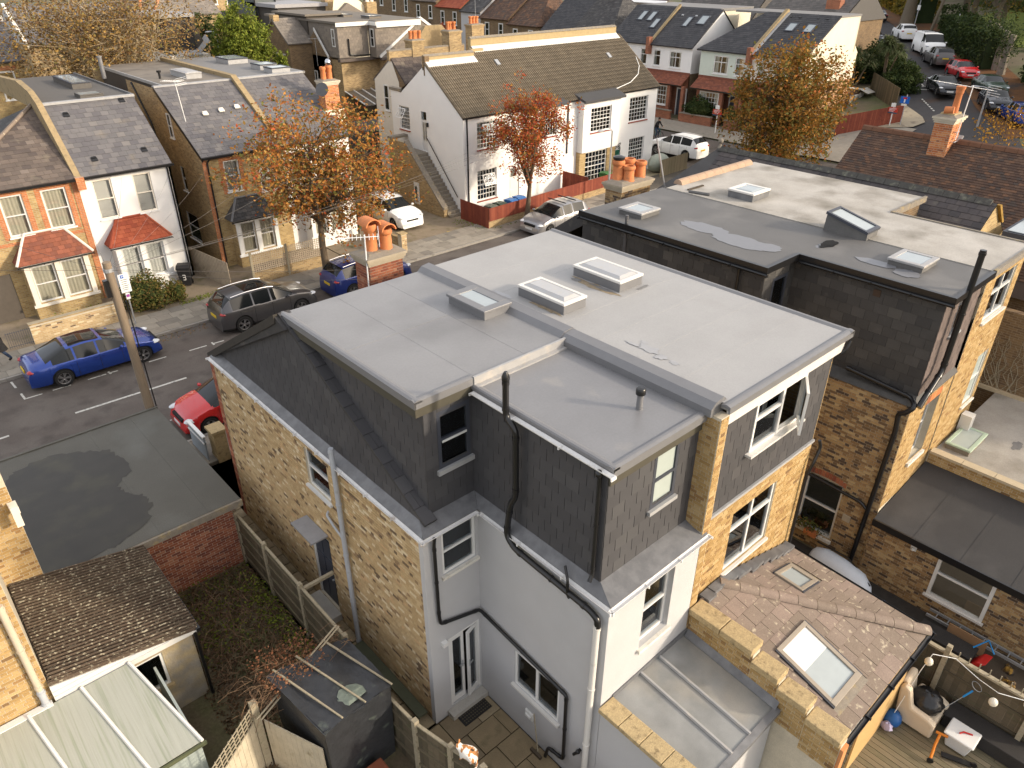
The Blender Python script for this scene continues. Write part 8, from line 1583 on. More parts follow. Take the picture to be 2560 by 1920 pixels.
def make_car(name,label,kind,col,loc,heading,scale=1.0,rear_plate=True,rails=False,sunroof=False,black_roof=False,dark_rim=False,rack=False,cladding=False,cat='car',group='parked cars'):
    k = KIND[kind]; L_,W,wr = k['L'],k['W'],k['wr']; hl,hw = L_/2,W/2
    t = thing(name,label,cat,loc,group,rz=math.radians(heading)+1e-6); t.scale = (scale,)*3
    xa = [hl-k['fo'],hl-k['fo']-k['wb']]; R = wr+.045
    xs = sorted({*np.round(np.linspace(-hl,hl,46),3).tolist(),*[round(x+d,3) for x in xa for d in np.linspace(-R,R,15)],*k['ws'],*(k['rw'] or ()),*k['side'],-hl,hl,*[p+d for p in k['pil'] for d in (-.035,.035)]})
    rx,rz = zip(*k['roof']); dx = np.linspace(-hl,hl,400); dz = np.interp(dx,rx,rz); ker = np.hanning(19); ker /= ker.sum(); dzs = np.convolve(np.pad(dz,9,mode='edge'),ker,'valid')
    zt = lambda x: float(np.interp(x,dx,dzs))
    def hwid(x):
        f_ = max(0,(abs(x)-.74*hl)/(.26*hl)); return hw*(1-.17*f_**2.4)
    def zb(x):
        z = .20
        for c in xa:
            d = abs(x-c)
            if d < R: z = max(z,wr+math.sqrt(max(R*R-d*d,0)))
        return z
    ring = []; cabin = []
    for x in xs:
        w_ = hwid(x); top = zt(x); b_ = zb(x); s = min(k['belt']+.03*(x < -.5)*1.0,top-.07); cab = max(0.0,min(1.0,(top-k['belt']-.02)/.35)) if (k['side'][0]-.55 < x < k['ws'][1]+.1 or kind == 'van') else 0.0
        yr = w_*(.90-(.17 if kind != 'van' else .06)*cab); zc = max(.20+.05,min(b_,s-.2))
        zm = max(.55 if s > .8 else s*.62,zc+.04); zm = min(zm,s-.05)
        pts = [(0,.20),(w_*.86,.20),(w_*.955,zc+.0),(w_*.985,min(zc+.07,zm-.01)),(w_,zm),(w_*.985,s-.04),(w_*.95,s),(yr,top-.055-.02*(1-cab)),(yr*.86,top-.022),(yr*.45,top-.004),(0,top)]
        ring.append(pts); cabin.append(cab)
    m = len(ring[0]); parts = {'body': MB(),'side_window': MB(),'side_glass': MB(),'windscreen': MB(),'rear_window': MB(),'underbody': MB(),'sunroof': MB(),'roof_panel': MB(),'cladding': MB()}
    for i in range(len(xs)-1):
        xm = (xs[i]+xs[i+1])/2
        for sgn in (1,-1):
            for j in range(m-1):
                P = [(xs[i],sgn*ring[i][j][0],ring[i][j][1]),(xs[i+1],sgn*ring[i+1][j][0],ring[i+1][j][1]),(xs[i+1],sgn*ring[i+1][j+1][0],ring[i+1][j+1][1]),(xs[i],sgn*ring[i][j+1][0],ring[i][j+1][1])]
                if sgn < 0: P = P[::-1]
                key = 'body'
                if j <= 1: key = 'underbody'
                elif j == 6 and k['side'][0] < xm < k['side'][1] and not any(abs(xm-p) < .036 for p in k['pil']): key = 'side_window' if sgn > 0 else 'side_glass'
                elif j >= 7 and k['ws'][0] < xm < k['ws'][1] and j >= 7: key = 'windscreen'
                elif j >= 7 and k['rw'] and k['rw'][0] < xm < k['rw'][1]: key = 'rear_window'
                elif sunroof and j >= 8 and k['ws'][0]-1.15 < xm < k['ws'][0]-.12: key = 'sunroof'
                elif black_roof and j >= 7 and k['rw'] and k['rw'][1] < xm < k['ws'][0]: key = 'roof_panel'
                elif cladding and j in (2,): key = 'cladding'
                parts[key].quad(*P[::-1])
    for e in (0,-1):
        P = [(xs[e],y,z) for y,z in ring[e]]+[(xs[e],-y,z) for y,z in ring[e][::-1][1:-1]]; parts['body'].quad(*(P if e == -1 else P[::-1]))
    mats = {'body': col,'side_window': CARGLASS,'side_glass': CARGLASS,'windscreen': CARGLASS,'rear_window': CARGLASS,'underbody': RUB,'sunroof': CARGLASS,'roof_panel': CARGLASS,'cladding': RUB}
    objs = {}
    for key,mb in parts.items():
        if not mb.f: continue
        o = mb.build(key.replace('side_glass','side_window'),mats[key],t,smooth=True); objs[key] = o; me = o.data
        import bmesh
        bm = bmesh.new(); bm.from_mesh(me); bmesh.ops.remove_doubles(bm,verts=bm.verts,dist=.0008); bm.to_mesh(me); bm.free()
        me.polygons.foreach_set('use_smooth',[True]*len(me.polygons)); me.set_sharp_from_angle(angle=math.radians(50))
    for x in xa:
        for s in (1,-1):
            c = (x,s*(hw-.11),wr); b = MB(); b.lathe(c,[(wr*.66,-.1),(wr*.94,-.1),(wr,-.07),(wr,.07),(wr*.94,.1),(wr*.68,.1),(wr*.66,.05)],24,axis=(0,s,0),cap=False); wo = b.build('wheel',RUB,t,True)
            b = MB(); b.lathe(c,[(0,.06),(wr*.16,.085),(wr*.18,.07)],12,axis=(0,s,0)); b.lathe(c,[(wr*.62,.085),(wr*.69,.09),(wr*.69,.05),(wr*.62,.04)],24,axis=(0,s,0),cap=False)
            for q in range(10):
                a_ = 2*math.pi*(q//2)/5+(.16 if q % 2 else -.16); d_ = Vector((math.cos(a_),0,math.sin(a_))); p_ = Vector((-math.sin(a_),0,math.cos(a_))); b.obox(c,d_,p_,(0,s,0),wr*.12,wr*.64,-.016,.016,.05,.085)
            b.build('rim',RIMD if dark_rim else RIM,wo); MB().lathe(c,[(0,.03),(wr*.64,.03)],20,axis=(0,s,0)).build('brake_disc',RIMD,wo)
    for s in (1,-1):
        zh = zt(hl-.22)-.06; MB().ball((hl-.27,s*(hwid(hl-.3)*.80),zh-.035),.26,.17,.075,12,8).build('headlight',HEADL,t,True)
        zr_ = k['belt']-.02 if kind != 'van' else 1.05; MB().ball((-hl+.16,s*(hwid(-hl+.2)*.83),zr_-.05),.16,.15,.075 if kind != 'van' else .3,12,8).build('tail_light',TAILL,t,True)
        MB().ball((k['ws'][1]-.28,s*(hw+.09),k['belt']+.06),.07,.1,.07,10,6).build('wing_mirror',col,t,True)
        for px_ in (k['side'][0]+.3,*k['pil'],k['side'][1]-.15):
            y0 = hwid(px_); zl = max(zb(px_)+.08,.3); zz = [z_ for z_ in np.linspace(zl,k['belt']-.05,6)]; MB().tube([(px_-.0,s*(y0*(1.001-.012*((z_-.55)/.4)**2)),z_) for z_ in zz],.006,4).build('door_seam',RUB,t)
        for px_ in [p-.25 for p in (k['pil'] or (1.2,))]+([k['side'][1]-.95] if len(k['pil']) > 1 else []): MB().obox((px_,s*hw*.985,k['belt']-.13),(1,0,0),(0,0,1),(0,s,0),0,.18,0,.03,0,.03).build('door_handle',col,t)
        if rails: b = MB(); xr0,xr1 = -1.6,.3; b.tube([(x,s*hwid(0)*.68,zt(x)+.02) for x in np.linspace(xr0,xr1,9)],.022,6); b.build('roof_rail',M.steel,t,True)
    MB().obox((hl-.03,0,.42),(0,1,0),(0,0,1),(1,0,0),-.26,.26,-.055,.055,.0,.045).build('number_plate',PLW,t); MB().obox((-hl+.02,0,.74),(0,1,0),(0,0,1),(-1,0,0),-.26,.26,-.055,.055,.0,.04).build('number_plate',PLY,t)
    MB().obox((hl-.05,0,.60),(0,1,0),(0,0,1),(1,0,0),-.42,.42,-.06,.07,-.1,.035).build('grille',RUB,t,bevel=.02); MB().obox((hl-.05,0,.30),(0,1,0),(0,0,1),(1,0,0),-.6,.6,-.05,.05,-.1,.03).build('lower_intake',RUB,t)
    if rack:
        for x in (-1.5,-.6,.4) if kind == 'van' else (-.9,-.1): MB().box(x-.03,x+.03,-hw*.8,hw*.8,zt(x)+.06,zt(x)+.10).build('roof_bar',RUB,t)
    return t
make_car('saloon_car','metallic blue saloon parked across the road, by the low brick front wall','saloon',paint('blue',(.012,.045,.26),.35,.25),(-.52,22.05,.006),0,1.03,sunroof=True)
make_car('suv','dark grey crossover with silver roof rails parked ahead of the blue saloon','suv',paint('grey',(.075,.074,.078),.5,.3),(6.75,21.95,.006),0,1.04,rails=True,sunroof=True,cladding=True)
make_car('hatchback','bright red hatchback half hidden by the brick flank wall','hatch',paint('red',(.52,.010,.014),0,.25),(2.22,15.08,.006),180,1.0)
make_car('suv','dark blue car parked beyond the hooded chimney pots','suv',paint('navy',(.008,.025,.16),.3,.3),(12.25,21.95,.006),0,1.0,rails=True)
make_car('suv','white crossover parked nose-out on the driveway by the brick stair','suv',paint('white',(.74,.74,.73),0,.3),(18.95,29.55,.055),-90,1.0,rails=True)
make_car('hatchback','silver car with roof bars parked below the red-brown fence','hatch',paint('silver',(.30,.30,.31),.5,.3),(25.7,22.1,.006),180,1.08,rack=True)
make_car('suv','white crossover parked on the cross road past the corner fence','suv',paint('white',(.74,.74,.73),0,.3),(45.3,27.7,.35),90,1.08,rails=True)
hd = 37
def hill(name,label,kind,col,x,y,h,s=1.0,**k): return make_car(name,label,kind,col,(x,y,tz(x,y)+.06),h,s,group='cars on the hill road',**k)
hill('van','white panel van with roof rack on the leafy hill road','van',paint('white',(.74,.74,.73),0,.3),79.6,23.5,hd+180,1.0,rack=True,cat='van'); hill('suv','grey crossover seen from behind, in front of the white van','suv',paint('taupe',(.085,.078,.075),.4,.3),75.8,20.9,hd,1.0)
hill('estate_car','white car seen from behind, beyond the white van','suv',paint('white',(.74,.74,.73),0,.3),85.6,28.6,hd,.95); hill('saloon_car','dark saloon with lit headlights driving down the hill road','saloon',paint('black',(.016,.018,.024),.3,.25),67.6,16.9,hd+178,1.0); hill('hatchback','red car parked under the trees behind the dark saloon','hatch',paint('red',(.52,.010,.014),0,.25),72.6,17.4,hd+185,.95)
hill('saloon_car','dark green car parked behind the television aerial','saloon',paint('green',(.012,.045,.025),.3,.3),69.2,13.8,hd+180,.95); hill('hatchback','black car parked at the right under orange leaves','hatch',paint('black',(.016,.018,.024),.3,.25),65.2,11.9,hd+175,1.0); hill('hatchback','blue car at the right edge under orange leaves','hatch',paint('blue',(.012,.045,.26),.35,.25),62.9,9.4,hd,1.0)
hill('saloon_car','distant dark car in the middle of the hill road','saloon',paint('black',(.016,.018,.024),.3,.25),95.3,36.2,hd,.85); hill('hatchback','small distant blue car at the top of the hill road','hatch',paint('blue',(.012,.045,.26),.35,.25),104.0,44.4,hd+180,.85); hill('hatchback','dark car behind the cream gable beside the shrubs','hatch',paint('black',(.016,.018,.024),.3,.25),82.5,30.5,hd+180,.9)
# ================================================================= trees and plants
NPR = np.random.default_rng(11)
def leafmat(name,cols,rough=.75,trans=.25):
    if name in MATS: return MATS[name]
    m = mk(name,(0,0,0),rough,var=.22,scale=.8,fine=.1,fscale=8,rnd=cols,spec=.25)
    b = m.node_tree.nodes['Principled BSDF']; b.inputs['Subsurface Weight'].default_value = 0.0
    N = m.node_tree.nodes; Lk = m.node_tree.links; out = [n for n in N if n.type == 'OUTPUT_MATERIAL'][0]; tr = N.new('ShaderNodeBsdfTranslucent'); mx = N.new('ShaderNodeMixShader'); mx.inputs[0].default_value = trans
    src = b.inputs['Base Color'].links[0].from_socket; Lk.new(src,tr.inputs[0]); Lk.new(b.outputs[0],mx.inputs[1]); Lk.new(tr.outputs[0],mx.inputs[2]); Lk.new(mx.outputs[0],out.inputs[0]); return m
BARK = mk('bark',(.14,.105,.07),.95,var=.25,scale=3,fine=.2,stretch=(6,6,1)); BARKP = mk('bark_pale',(.42,.34,.22),.9,var=.2,scale=3,fine=.15); BARKD = mk('bark_grey',(.17,.14,.10),.95,var=.25,scale=3,fine=.2,stretch=(6,6,1))
def quads(name,C,size,mat,parent,up=.3,aspect=.6):
    """leaf-sized faces at the points C"""
    n = len(C); d = NPR.normal(size=(n,3)); d[:,2] *= .7; d /= np.linalg.norm(d,axis=1)[:,None]; e = NPR.normal(size=(n,3)); e -= d*(e*d).sum(1)[:,None]; e /= np.linalg.norm(e,axis=1)[:,None]
    s = size*NPR.uniform(.6,1.3,n)[:,None]; a,c = d*s*.5,e*s*.5*aspect; off = np.array(ORG.get(parent.name,Vector((0,0,0)))) if parent else np.zeros(3)
    Vv = np.stack([C-a,C+c,C+a,C-c],1).reshape(-1,3)-off
    me = bpy.data.meshes.new(name); me.vertices.add(4*n); me.vertices.foreach_set('co',Vv.ravel()); me.loops.add(4*n); me.loops.foreach_set('vertex_index',np.arange(4*n)); me.polygons.add(n); me.polygons.foreach_set('loop_start',np.arange(0,4*n,4)); me.update(); me.validate()
    o = bpy.data.objects.new(name,me); COL.objects.link(o); me.materials.append(mat)
    if parent: o.parent = parent; ORG[o.name] = Vector(off)
    return o
def tree(name,label,base,zc,rad,mat,nleaf,lsize,bark=None,trunk_r=.16,k1=8,k2=6,k3=5,spread=.5,twig=True,fork=.45,cat='tree',group='street trees',lean=(0,0),dens=1.0):
    """zc = crown centre height above base, rad = (rx, ry, rz)"""
    t = thing(name,label,cat,base,group); bark = bark or BARK; B = np.array(base,float); C = B+np.array([lean[0],lean[1],zc]); Rr_ = np.array(rad)
    top = B+np.array([lean[0]*.5,lean[1]*.5,(zc-rad[2])*1.0+rad[2]*fork]); tm = MB(); mid = (B+top)/2+NPR.normal(size=3)*.08*np.array([1,1,0]); tm.tube([B-np.array([0,0,.1]),B+np.array([0,0,.25]),mid,top],[trunk_r*1.35,trunk_r*1.05,trunk_r*.85,trunk_r*.62],9); tm.build('trunk',bark,t,True)
    bm_ = MB(); ends = []
    def inside(r0,r1):
        v = NPR.normal(size=3); v /= np.linalg.norm(v); return C+v*Rr_*NPR.uniform(r0,r1)
    for i in range(k1):
        a = inside(.35,.65); a[2] = max(a[2],top[2]-.3*rad[2]); s0 = B+(top-B)*NPR.uniform(.78,1.0); m1 = s0*.5+a*.5+np.array([0,0,-.1*rad[2]])+NPR.normal(size=3)*.1; bm_.tube([s0,m1,a],[trunk_r*.5,trunk_r*.36,trunk_r*.24],6)
        for j in range(k2):
            dv = NPR.normal(size=3)*Rr_*spread; c = a+dv; q = (c-C)/Rr_; l = np.linalg.norm(q); c = C+(c-C)*(min(l,.92)/max(l,1e-6)); s1 = m1+(a-m1)*NPR.uniform(.3,1.0); bm_.tube([s1,(s1+c)/2+NPR.normal(size=3)*.06*rad[0]*.3+np.array([0,0,.05]),c],[trunk_r*.2,trunk_r*.13,trunk_r*.08],5)
            for l_ in range(k3):
                e = c+NPR.normal(size=3)*Rr_*.17; ends.append(e)
                if twig: bm_.tube([c+(s1-c)*NPR.uniform(0,.5),e],[trunk_r*.07,trunk_r*.03],3,cap=False)
    bm_.build('branches',bark,t,True); ends = np.array(ends); idx = NPR.integers(0,len(ends),nleaf); P = ends[idx]+NPR.normal(size=(nleaf,3))*Rr_*.085*np.array([1,1,.9])
    quads('crown',P,lsize,mat,t); return t
ORANGE = leafmat('leaf_orange',[((.40,.17,.035),5),((.46,.22,.05),4),((.34,.12,.03),4),((.36,.22,.06),3),((.22,.17,.045),3),((.15,.15,.035),2),((.42,.09,.03),1.5)])
REDL = leafmat('leaf_red',[((.42,.10,.028),5),((.46,.16,.035),4),((.36,.06,.03),4),((.40,.22,.05),2),((.24,.18,.05),2)])
BROWNO = leafmat('leaf_brown',[((.30,.15,.03),5),((.25,.13,.03),4),((.38,.18,.03),4),((.20,.16,.035),4),((.14,.13,.03),3),((.40,.12,.03),1)])
GOLD = leafmat('leaf_gold',[((.33,.21,.07),5),((.28,.18,.06),4),((.19,.11,.05),5),((.38,.23,.06),2),((.13,.08,.04),4),((.22,.19,.06),2)])
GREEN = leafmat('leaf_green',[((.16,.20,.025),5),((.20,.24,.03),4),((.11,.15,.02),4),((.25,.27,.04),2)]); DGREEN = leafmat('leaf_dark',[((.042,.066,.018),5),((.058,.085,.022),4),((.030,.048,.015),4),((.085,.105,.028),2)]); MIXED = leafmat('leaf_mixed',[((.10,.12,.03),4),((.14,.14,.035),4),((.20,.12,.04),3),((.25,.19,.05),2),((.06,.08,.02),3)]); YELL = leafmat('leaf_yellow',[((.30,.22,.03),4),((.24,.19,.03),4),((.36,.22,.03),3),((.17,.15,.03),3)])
tree('street_tree','orange-leaved street tree in front of the brick and white houses',(11.1,23.85,.1),5.6,(3.9,3.4,2.95),ORANGE,15000,.17,trunk_r=.19,k1=11,k2=7,k3=5,fork=.3,spread=.36)
tree('street_tree','smaller red and orange street tree before the long white house',(25.0,23.85,.1),4.75,(2.3,2.3,2.75),REDL,11000,.15,trunk_r=.17,k1=10,k2=6,k3=5,fork=.2,spread=.36,lean=(.5,0))
tree('street_tree','bushy brown-orange tree before the cream gabled house',(45.5,18.9,.35),4.7,(3.7,3.9,3.9),BROWNO,19000,.24,trunk_r=.2,k1=13,k2=7,k3=5,fork=.1,spread=.34)
tree('garden_tree','large half-bare pale tree with golden leaves at the upper left',(10.3,47.5,1.8),8.2,(6.0,4.5,3.9),GOLD,19000,.17,BARKP,.2,16,8,5,fork=.0,spread=.32,group='garden trees'); tree('garden_tree','rounded bright green tree behind the alley houses',(20.4,50.5,2.1),6.7,(1.9,1.9,2.1),GREEN,16000,.2,BARK,.12,12,7,5,spread=.34,group='garden trees')
tree('garden_tree','low yellow-green shrub right of the bright green tree',(22.6,50.5,2.1),4.6,(1.0,1.0,1.7),GREEN,4000,.18,BARK,.08,6,5,4,group='garden trees'); tree('garden_tree','dark green shrub left of the bright green tree',(21.5,62,3.1),4.8,(2.0,2.0,2.0),DGREEN,6000,.22,BARK,.1,7,5,4,group='garden trees')
def bush(name,label,c,rad,mat,n,s,cat='shrub',group='shrubs',core=True):
    t = thing(name,label,cat,(c[0],c[1],c[2]-rad[2]),group); R_ = np.array(rad); v = NPR.normal(size=(n,3)); v /= np.linalg.norm(v,axis=1)[:,None]; bump = 1+.22*np.sin(v[:,0]*6+c[0])*np.cos(v[:,1]*5+c[1])+.12*np.sin(v[:,2]*9); P = np.array(c)+v*R_*(bump*NPR.uniform(.72,1.03,n))[:,None]; P = P[P[:,2] > c[2]-rad[2]*.98]
    quads('foliage',P,s,mat,t)
    b = MB()
    for i in range(5): b.tube([(c[0]+random.uniform(-.1,.1),c[1]+random.uniform(-.1,.1),c[2]-rad[2]),(c[0]+random.uniform(-.6,.6)*rad[0],c[1]+random.uniform(-.6,.6)*rad[1],c[2]+rad[2]*.5)],.04,5,r1=.01)
    b.build('stems',BARK,t)
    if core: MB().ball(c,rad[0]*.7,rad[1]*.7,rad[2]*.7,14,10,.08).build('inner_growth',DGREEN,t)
    return t
bush('hedge_shrub','untidy green hedge in front of the white house bay',(3.1,26.5,.75),(1.1,.85,.85),MIXED,7000,.10,'hedge'); bush('hedge_shrub','small ragged end of the hedge beside the bin',(4.45,26.4,.5),(.45,.45,.5),MIXED,1800,.09,'hedge')
bush('garden_shrub','dark shrub behind the front wall of the pale green house',(52.0,30.6,2.7),(.8,1.5,1.0),DGREEN,4000,.16); bush('garden_shrub','clipped round green bush by the red estate board',(52.2,27.2,2.6),(.8,1.0,.8),MIXED,3000,.14)
bush('garden_shrub','big dark green round shrub right of the cream gable',(66.3,19.9,4.9),(1.45,1.45,1.35),DGREEN,8000,.2); bush('garden_shrub','tall dark shrubbery behind the cream gable',(69.5,23.5,5.4),(2.3,2.3,1.9),DGREEN,8000,.25)
def spiky(label,x,y,z,h,n=120,L_=1.0,heads=3,mat=None):
    t = thing('cordyline',label,'palm',(x,y,z),'spiky palms'); b = MB(); fm = MB()
    for q in range(heads):
        hx,hy,hz = x+random.uniform(-.8,.8),y+random.uniform(-.8,.8),z+h-random.uniform(0,1.0); b.tube([(x,y,z),(hx,hy,hz)],.1,6,r1=.06)
        for i in range(n):
            a = random.uniform(0,2*math.pi); e = random.uniform(-.5,1.2); d = Vector((math.cos(a)*math.cos(e),math.sin(a)*math.cos(e),math.sin(e))); p = Vector((hx,hy,hz)); m_ = p+d*L_*.6; q_ = p+d*L_+Vector((0,0,-.25*L_)); s_ = d.cross(Vector((0,0,1))).normalized()*.035
            fm.quad(p-s_*.6,p+s_*.6,m_+s_,m_-s_); fm.poly(m_-s_,m_+s_,q_)
    b.build('trunk',BARK,t,True); fm.build('fronds',mat or leafmat('frond',[((.10,.13,.05),4),((.15,.17,.08),3),((.22,.21,.12),2),((.06,.09,.03),3)]),t)
spiky('spiky palm with grey-green heads among the dark shrubs',66.5,21.6,3.9,3.9,200,1.1,4); spiky('spiky palm close against the cream gable',65.5,23.8,3.7,3.4,150,1.1,3); spiky('green banana-like palm far behind the green tree',25.0,70,4.0,5.4,60,1.9,2,GREEN); spiky('leafy plant just above the alley roof',25.4,56,2.5,4.0,50,.8,2,GREEN)
# hedge and wood at the upper right
def hedge_run(label,path,h,w,mat,n,s):
    t = thing('hedge',label,'hedge',(*path[0],tz(*path[0])),'tall hedges'); pts = []; b = MB()
    for (x0,y0),(x1,y1) in zip(path,path[1:]):
        Ln = math.hypot(x1-x0,y1-y0); m_ = int(n*Ln/40); tt = NPR.uniform(0,1,m_); u_ = NPR.uniform(-1,1,m_); hh = NPR.uniform(0,1,m_)**.7; ed = NPR.random(m_) < .6; u_ = np.where(ed,np.sign(u_)*NPR.uniform(.8,1.05,m_),u_); hh = np.where(~ed,NPR.uniform(.9,1.05,m_),hh)
        nx,ny = -(y1-y0)/Ln,(x1-x0)/Ln; X = x0+(x1-x0)*tt+nx*u_*w/2; Y = y0+(y1-y0)*tt+ny*u_*w/2; hmod = 1+.12*np.sin(tt*Ln*.9)+.06*np.sin(tt*Ln*2.7); Z_ = np.array([tz(a,c) for a,c in zip(X,Y)])+hh*h*hmod; pts.append(np.stack([X,Y,Z_],1))
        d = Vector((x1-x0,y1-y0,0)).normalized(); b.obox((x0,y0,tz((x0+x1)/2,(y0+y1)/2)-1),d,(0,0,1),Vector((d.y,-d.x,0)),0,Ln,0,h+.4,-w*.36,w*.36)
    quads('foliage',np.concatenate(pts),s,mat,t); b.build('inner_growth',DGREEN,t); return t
hedge_run('tall dark hedge along the right of the hill road',[(75.8,16.2),(81.8,21.0),(88.8,25.4)],2.7,2.2,DGREEN,16000,.3); hedge_run('yellowing hedge farther up the hill road',[(95,30.5),(106,38),(118,47)],3.2,2.6,YELL,12000,.4); hedge_run('dark hedge low at the right edge of the wood',[(68.5,8.0),(74.5,12.2)],3.2,2.5,DGREEN,14000,.28)
hedge_run('green hedge behind the road on its left side',[(88,41),(100,50),(112,59)],3.5,2.5,MIXED,9000,.4)
for i,(x,y,lb_,r_) in enumerate(((91.8,31.2,'thick grey trunk at the roadside near the distant dark car',.75),(88.5,20.5,'trunk left of the bright clearing in the wood',.42),(92.5,21.5,'forked trunk behind the tall hedge',.4),(95.5,25.5,'slender trunk in the middle of the wood',.35),(84.8,15.8,'trunk right of the bright clearing',.5),(99,24,'far trunk among golden leaves',.4),(103,29,'farthest trunk in the golden wood',.45),(90,12,'trunk at the right edge of the wood',.45))):
    m_ = (YELL,MIXED,YELL,BROWNO,DGREEN,YELL,GOLD,DGREEN)[i]; zb_ = tz(x,y); tree('wood_tree','tall tree with '+lb_,(x,y,zb_),8.5+random.uniform(-1,1),(4.0,4.0,5.2),m_,2300,.3,BARKD,r_,11,6,4,fork=.15,group='trees of the roadside wood',lean=(random.uniform(-1,1),random.uniform(-1,1)))
for i in range(5): x,y = 74.5+i*1.35,14.8+i*.95; t = thing('ivy_post',('nearest','second','middle','fourth','farthest')[i]+' of the pale ivy-hung old gate posts by the wood','post',(x,y,tz(x,y)),'old gate posts'); b = MB(); z = tz(x,y); b.tube([(x,y,z-.2),(x+.1,y+.1,z+1.6),(x+.05,y-.1,z+3.3)],[.38,.33,.25],8); b.build('post',mk('post_pale',(.24,.21,.17),.95,var=.25,fine=.15),t,True); quads('ivy',np.array([x,y,z+2.6])+NPR.normal(size=(700,3))*np.array([.5,.5,.7]),.2,DGREEN,t)
hedge_run('bank of dark trees closing the view at the top right',[(104,12),(122,30),(140,52)],9,5,YELL,15000,.6); hedge_run('golden wood behind the trunks at the top right',[(98,6),(110,20),(120,34)],10,4,YELL,16000,.5)
tree('street_tree','orange branches reaching in at the right edge over the parked cars',(63.5,5.5,3.4),4.6,(3.2,3.0,2.6),BROWNO,7000,.26,trunk_r=.22,k1=9,k2=6,k3=5); bush('garden_shrub','yellow-leaved twiggy shrub behind the orange chimney',(58.5,8.6,3.4),(2.2,2.0,1.5),leafmat('leaf_amber',[((.50,.26,.03),4),((.42,.20,.03),3),((.30,.18,.03),2)]),700,.2,core=False)
# brambles in the left garden, weeds
def scatter(name,x0,x1,y0,y1,n,mat,s,zmax=.3):
    P = np.stack([NPR.uniform(x0,x1,n),NPR.uniform(y0,y1,n),.04+NPR.random(n)**2*zmax],1); o = quads(name,P,s,mat,None); o['kind'] = 'stuff'; return o
b = MB()
for i in range(900):
    x,y = random.uniform(-3.3,-1.0),random.uniform(1.7,7.4); a = random.uniform(0,6.28); l = random.uniform(.15,.5); z = random.uniform(.02,.22); b.tube([(x,y,z),(x+math.cos(a)*l*.5,y+math.sin(a)*l*.5,z+random.uniform(.02,.2)),(x+math.cos(a)*l,y+math.sin(a)*l,z+random.uniform(-.05,.1))],random.choice((.004,.006,.008)),3,cap=False)
b.build('dead_brambles',mk('bramble',(.17,.10,.06),.9,var=.4,scale=6,col2=(.26,.17,.10)),None)['kind'] = 'stuff'
scatter('leaf_litter',-3.5,-.95,.4,7.4,9000,leafmat('litter',[((.12,.07,.035),5),((.09,.055,.03),4),((.16,.10,.05),2),((.20,.15,.10),.5)]),.07,.12); scatter('garden_weeds',-3.4,-.95,4.6,7.4,1200,GREEN,.07,.3); scatter('garden_weeds',-1.5,-.95,2.2,6.5,900,GREEN,.08,.35); scatter('verge_leaves',-3,6,22.4,23.1,500,BROWNO,.06,.01); scatter('path_moss',-.85,-.02,.1,9,900,leafmat('moss',[((.10,.11,.03),3),((.14,.13,.05),2)]),.03,.02)
scatter('creeper_on_shed',-2.9,-1.6,1.2,2.3,900,leafmat('deadvine',[((.24,.10,.05),3),((.30,.15,.08),2),((.16,.08,.04),2)]),.06,.3).location.z = 2.1
b = MB()
for i in range(260):
    x,y = random.uniform(-3.2,-1.1),random.uniform(1.3,2.0); a = random.uniform(0,6.28); l = random.uniform(.2,.6); z = 1.5+random.uniform(0,.8); b.tube([(x,y,z),(x+math.cos(a)*l*.5,y+math.sin(a)*l*.3,z+random.uniform(-.1,.2)),(x+math.cos(a)*l,y+math.sin(a)*l*.5,z+random.uniform(-.3,.1))],.005,3,cap=False)
b.build('dead_vines',M.bramble,None)['kind'] = 'stuff'
scatter('kerb_weeds',4.3,7.0,25.4,26.0,700,GREEN,.08,.2); scatter('drive_weeds',21.5,24.5,24.0,27.0,500,GREEN,.1,.2); scatter('front_weeds',-1.0,2.0,26.2,28.0,600,GREEN,.1,.3)
# ================================================================= street furniture
TP = thing('telegraph_pole','weathered wooden telegraph pole with fanned-out wires beyond the garage','pole',(-.9,13.5,.1)); mk('pole_wood',(.24,.185,.13),.9,var=.2,scale=3,fine=.12,stretch=(8,8,.7))
MB().tube([(-.85,13.5,0),(-.88,13.5,3.5),(-.92,13.5,7.0)],[.15,.13,.115],10).build('pole',M.pole_wood,TP,True); MB().box(-1.14,-1.02,13.42,13.58,6.0,6.5).build('junction_box',BK,TP); MB().lathe((-.92,13.5,6.72),[(.14,0),(.14,.1)],10).build('wire_ring',M.metal_galv,TP); MB().tube([(-.72,13.4,5.8),(-.70,13.4,2.0)],.02,5).build('cable_riser',BK,TP)
for i,q in enumerate(((-3,29,5.2),(1.9,28.9,5.4),(4.0,28.9,5.5),(6.2,28.9,5.4),(8.2,28.9,5.5),(12,28.9,5.4),(16.2,28.9,5.6),(23.3,27.3,4.0),(28.5,27.3,4.6),(32.2,26.8,5.6),(33.3,26.8,5.2),(-9,29,5.2),(3.5,7.2,7.2),(11.5,9.3,5.2))):
    p0,p1 = Vector((-.92,13.5,6.78)),Vector(q); MB().tube([p0.lerp(p1,k/8)+Vector((0,0,-4*.035*(p1-p0).length*(k/8)*(1-k/8)*.5)) for k in range(9)],.005,4,cap=False).build('wire',mk('wire_grey',(.12,.11,.10),.6),TP)
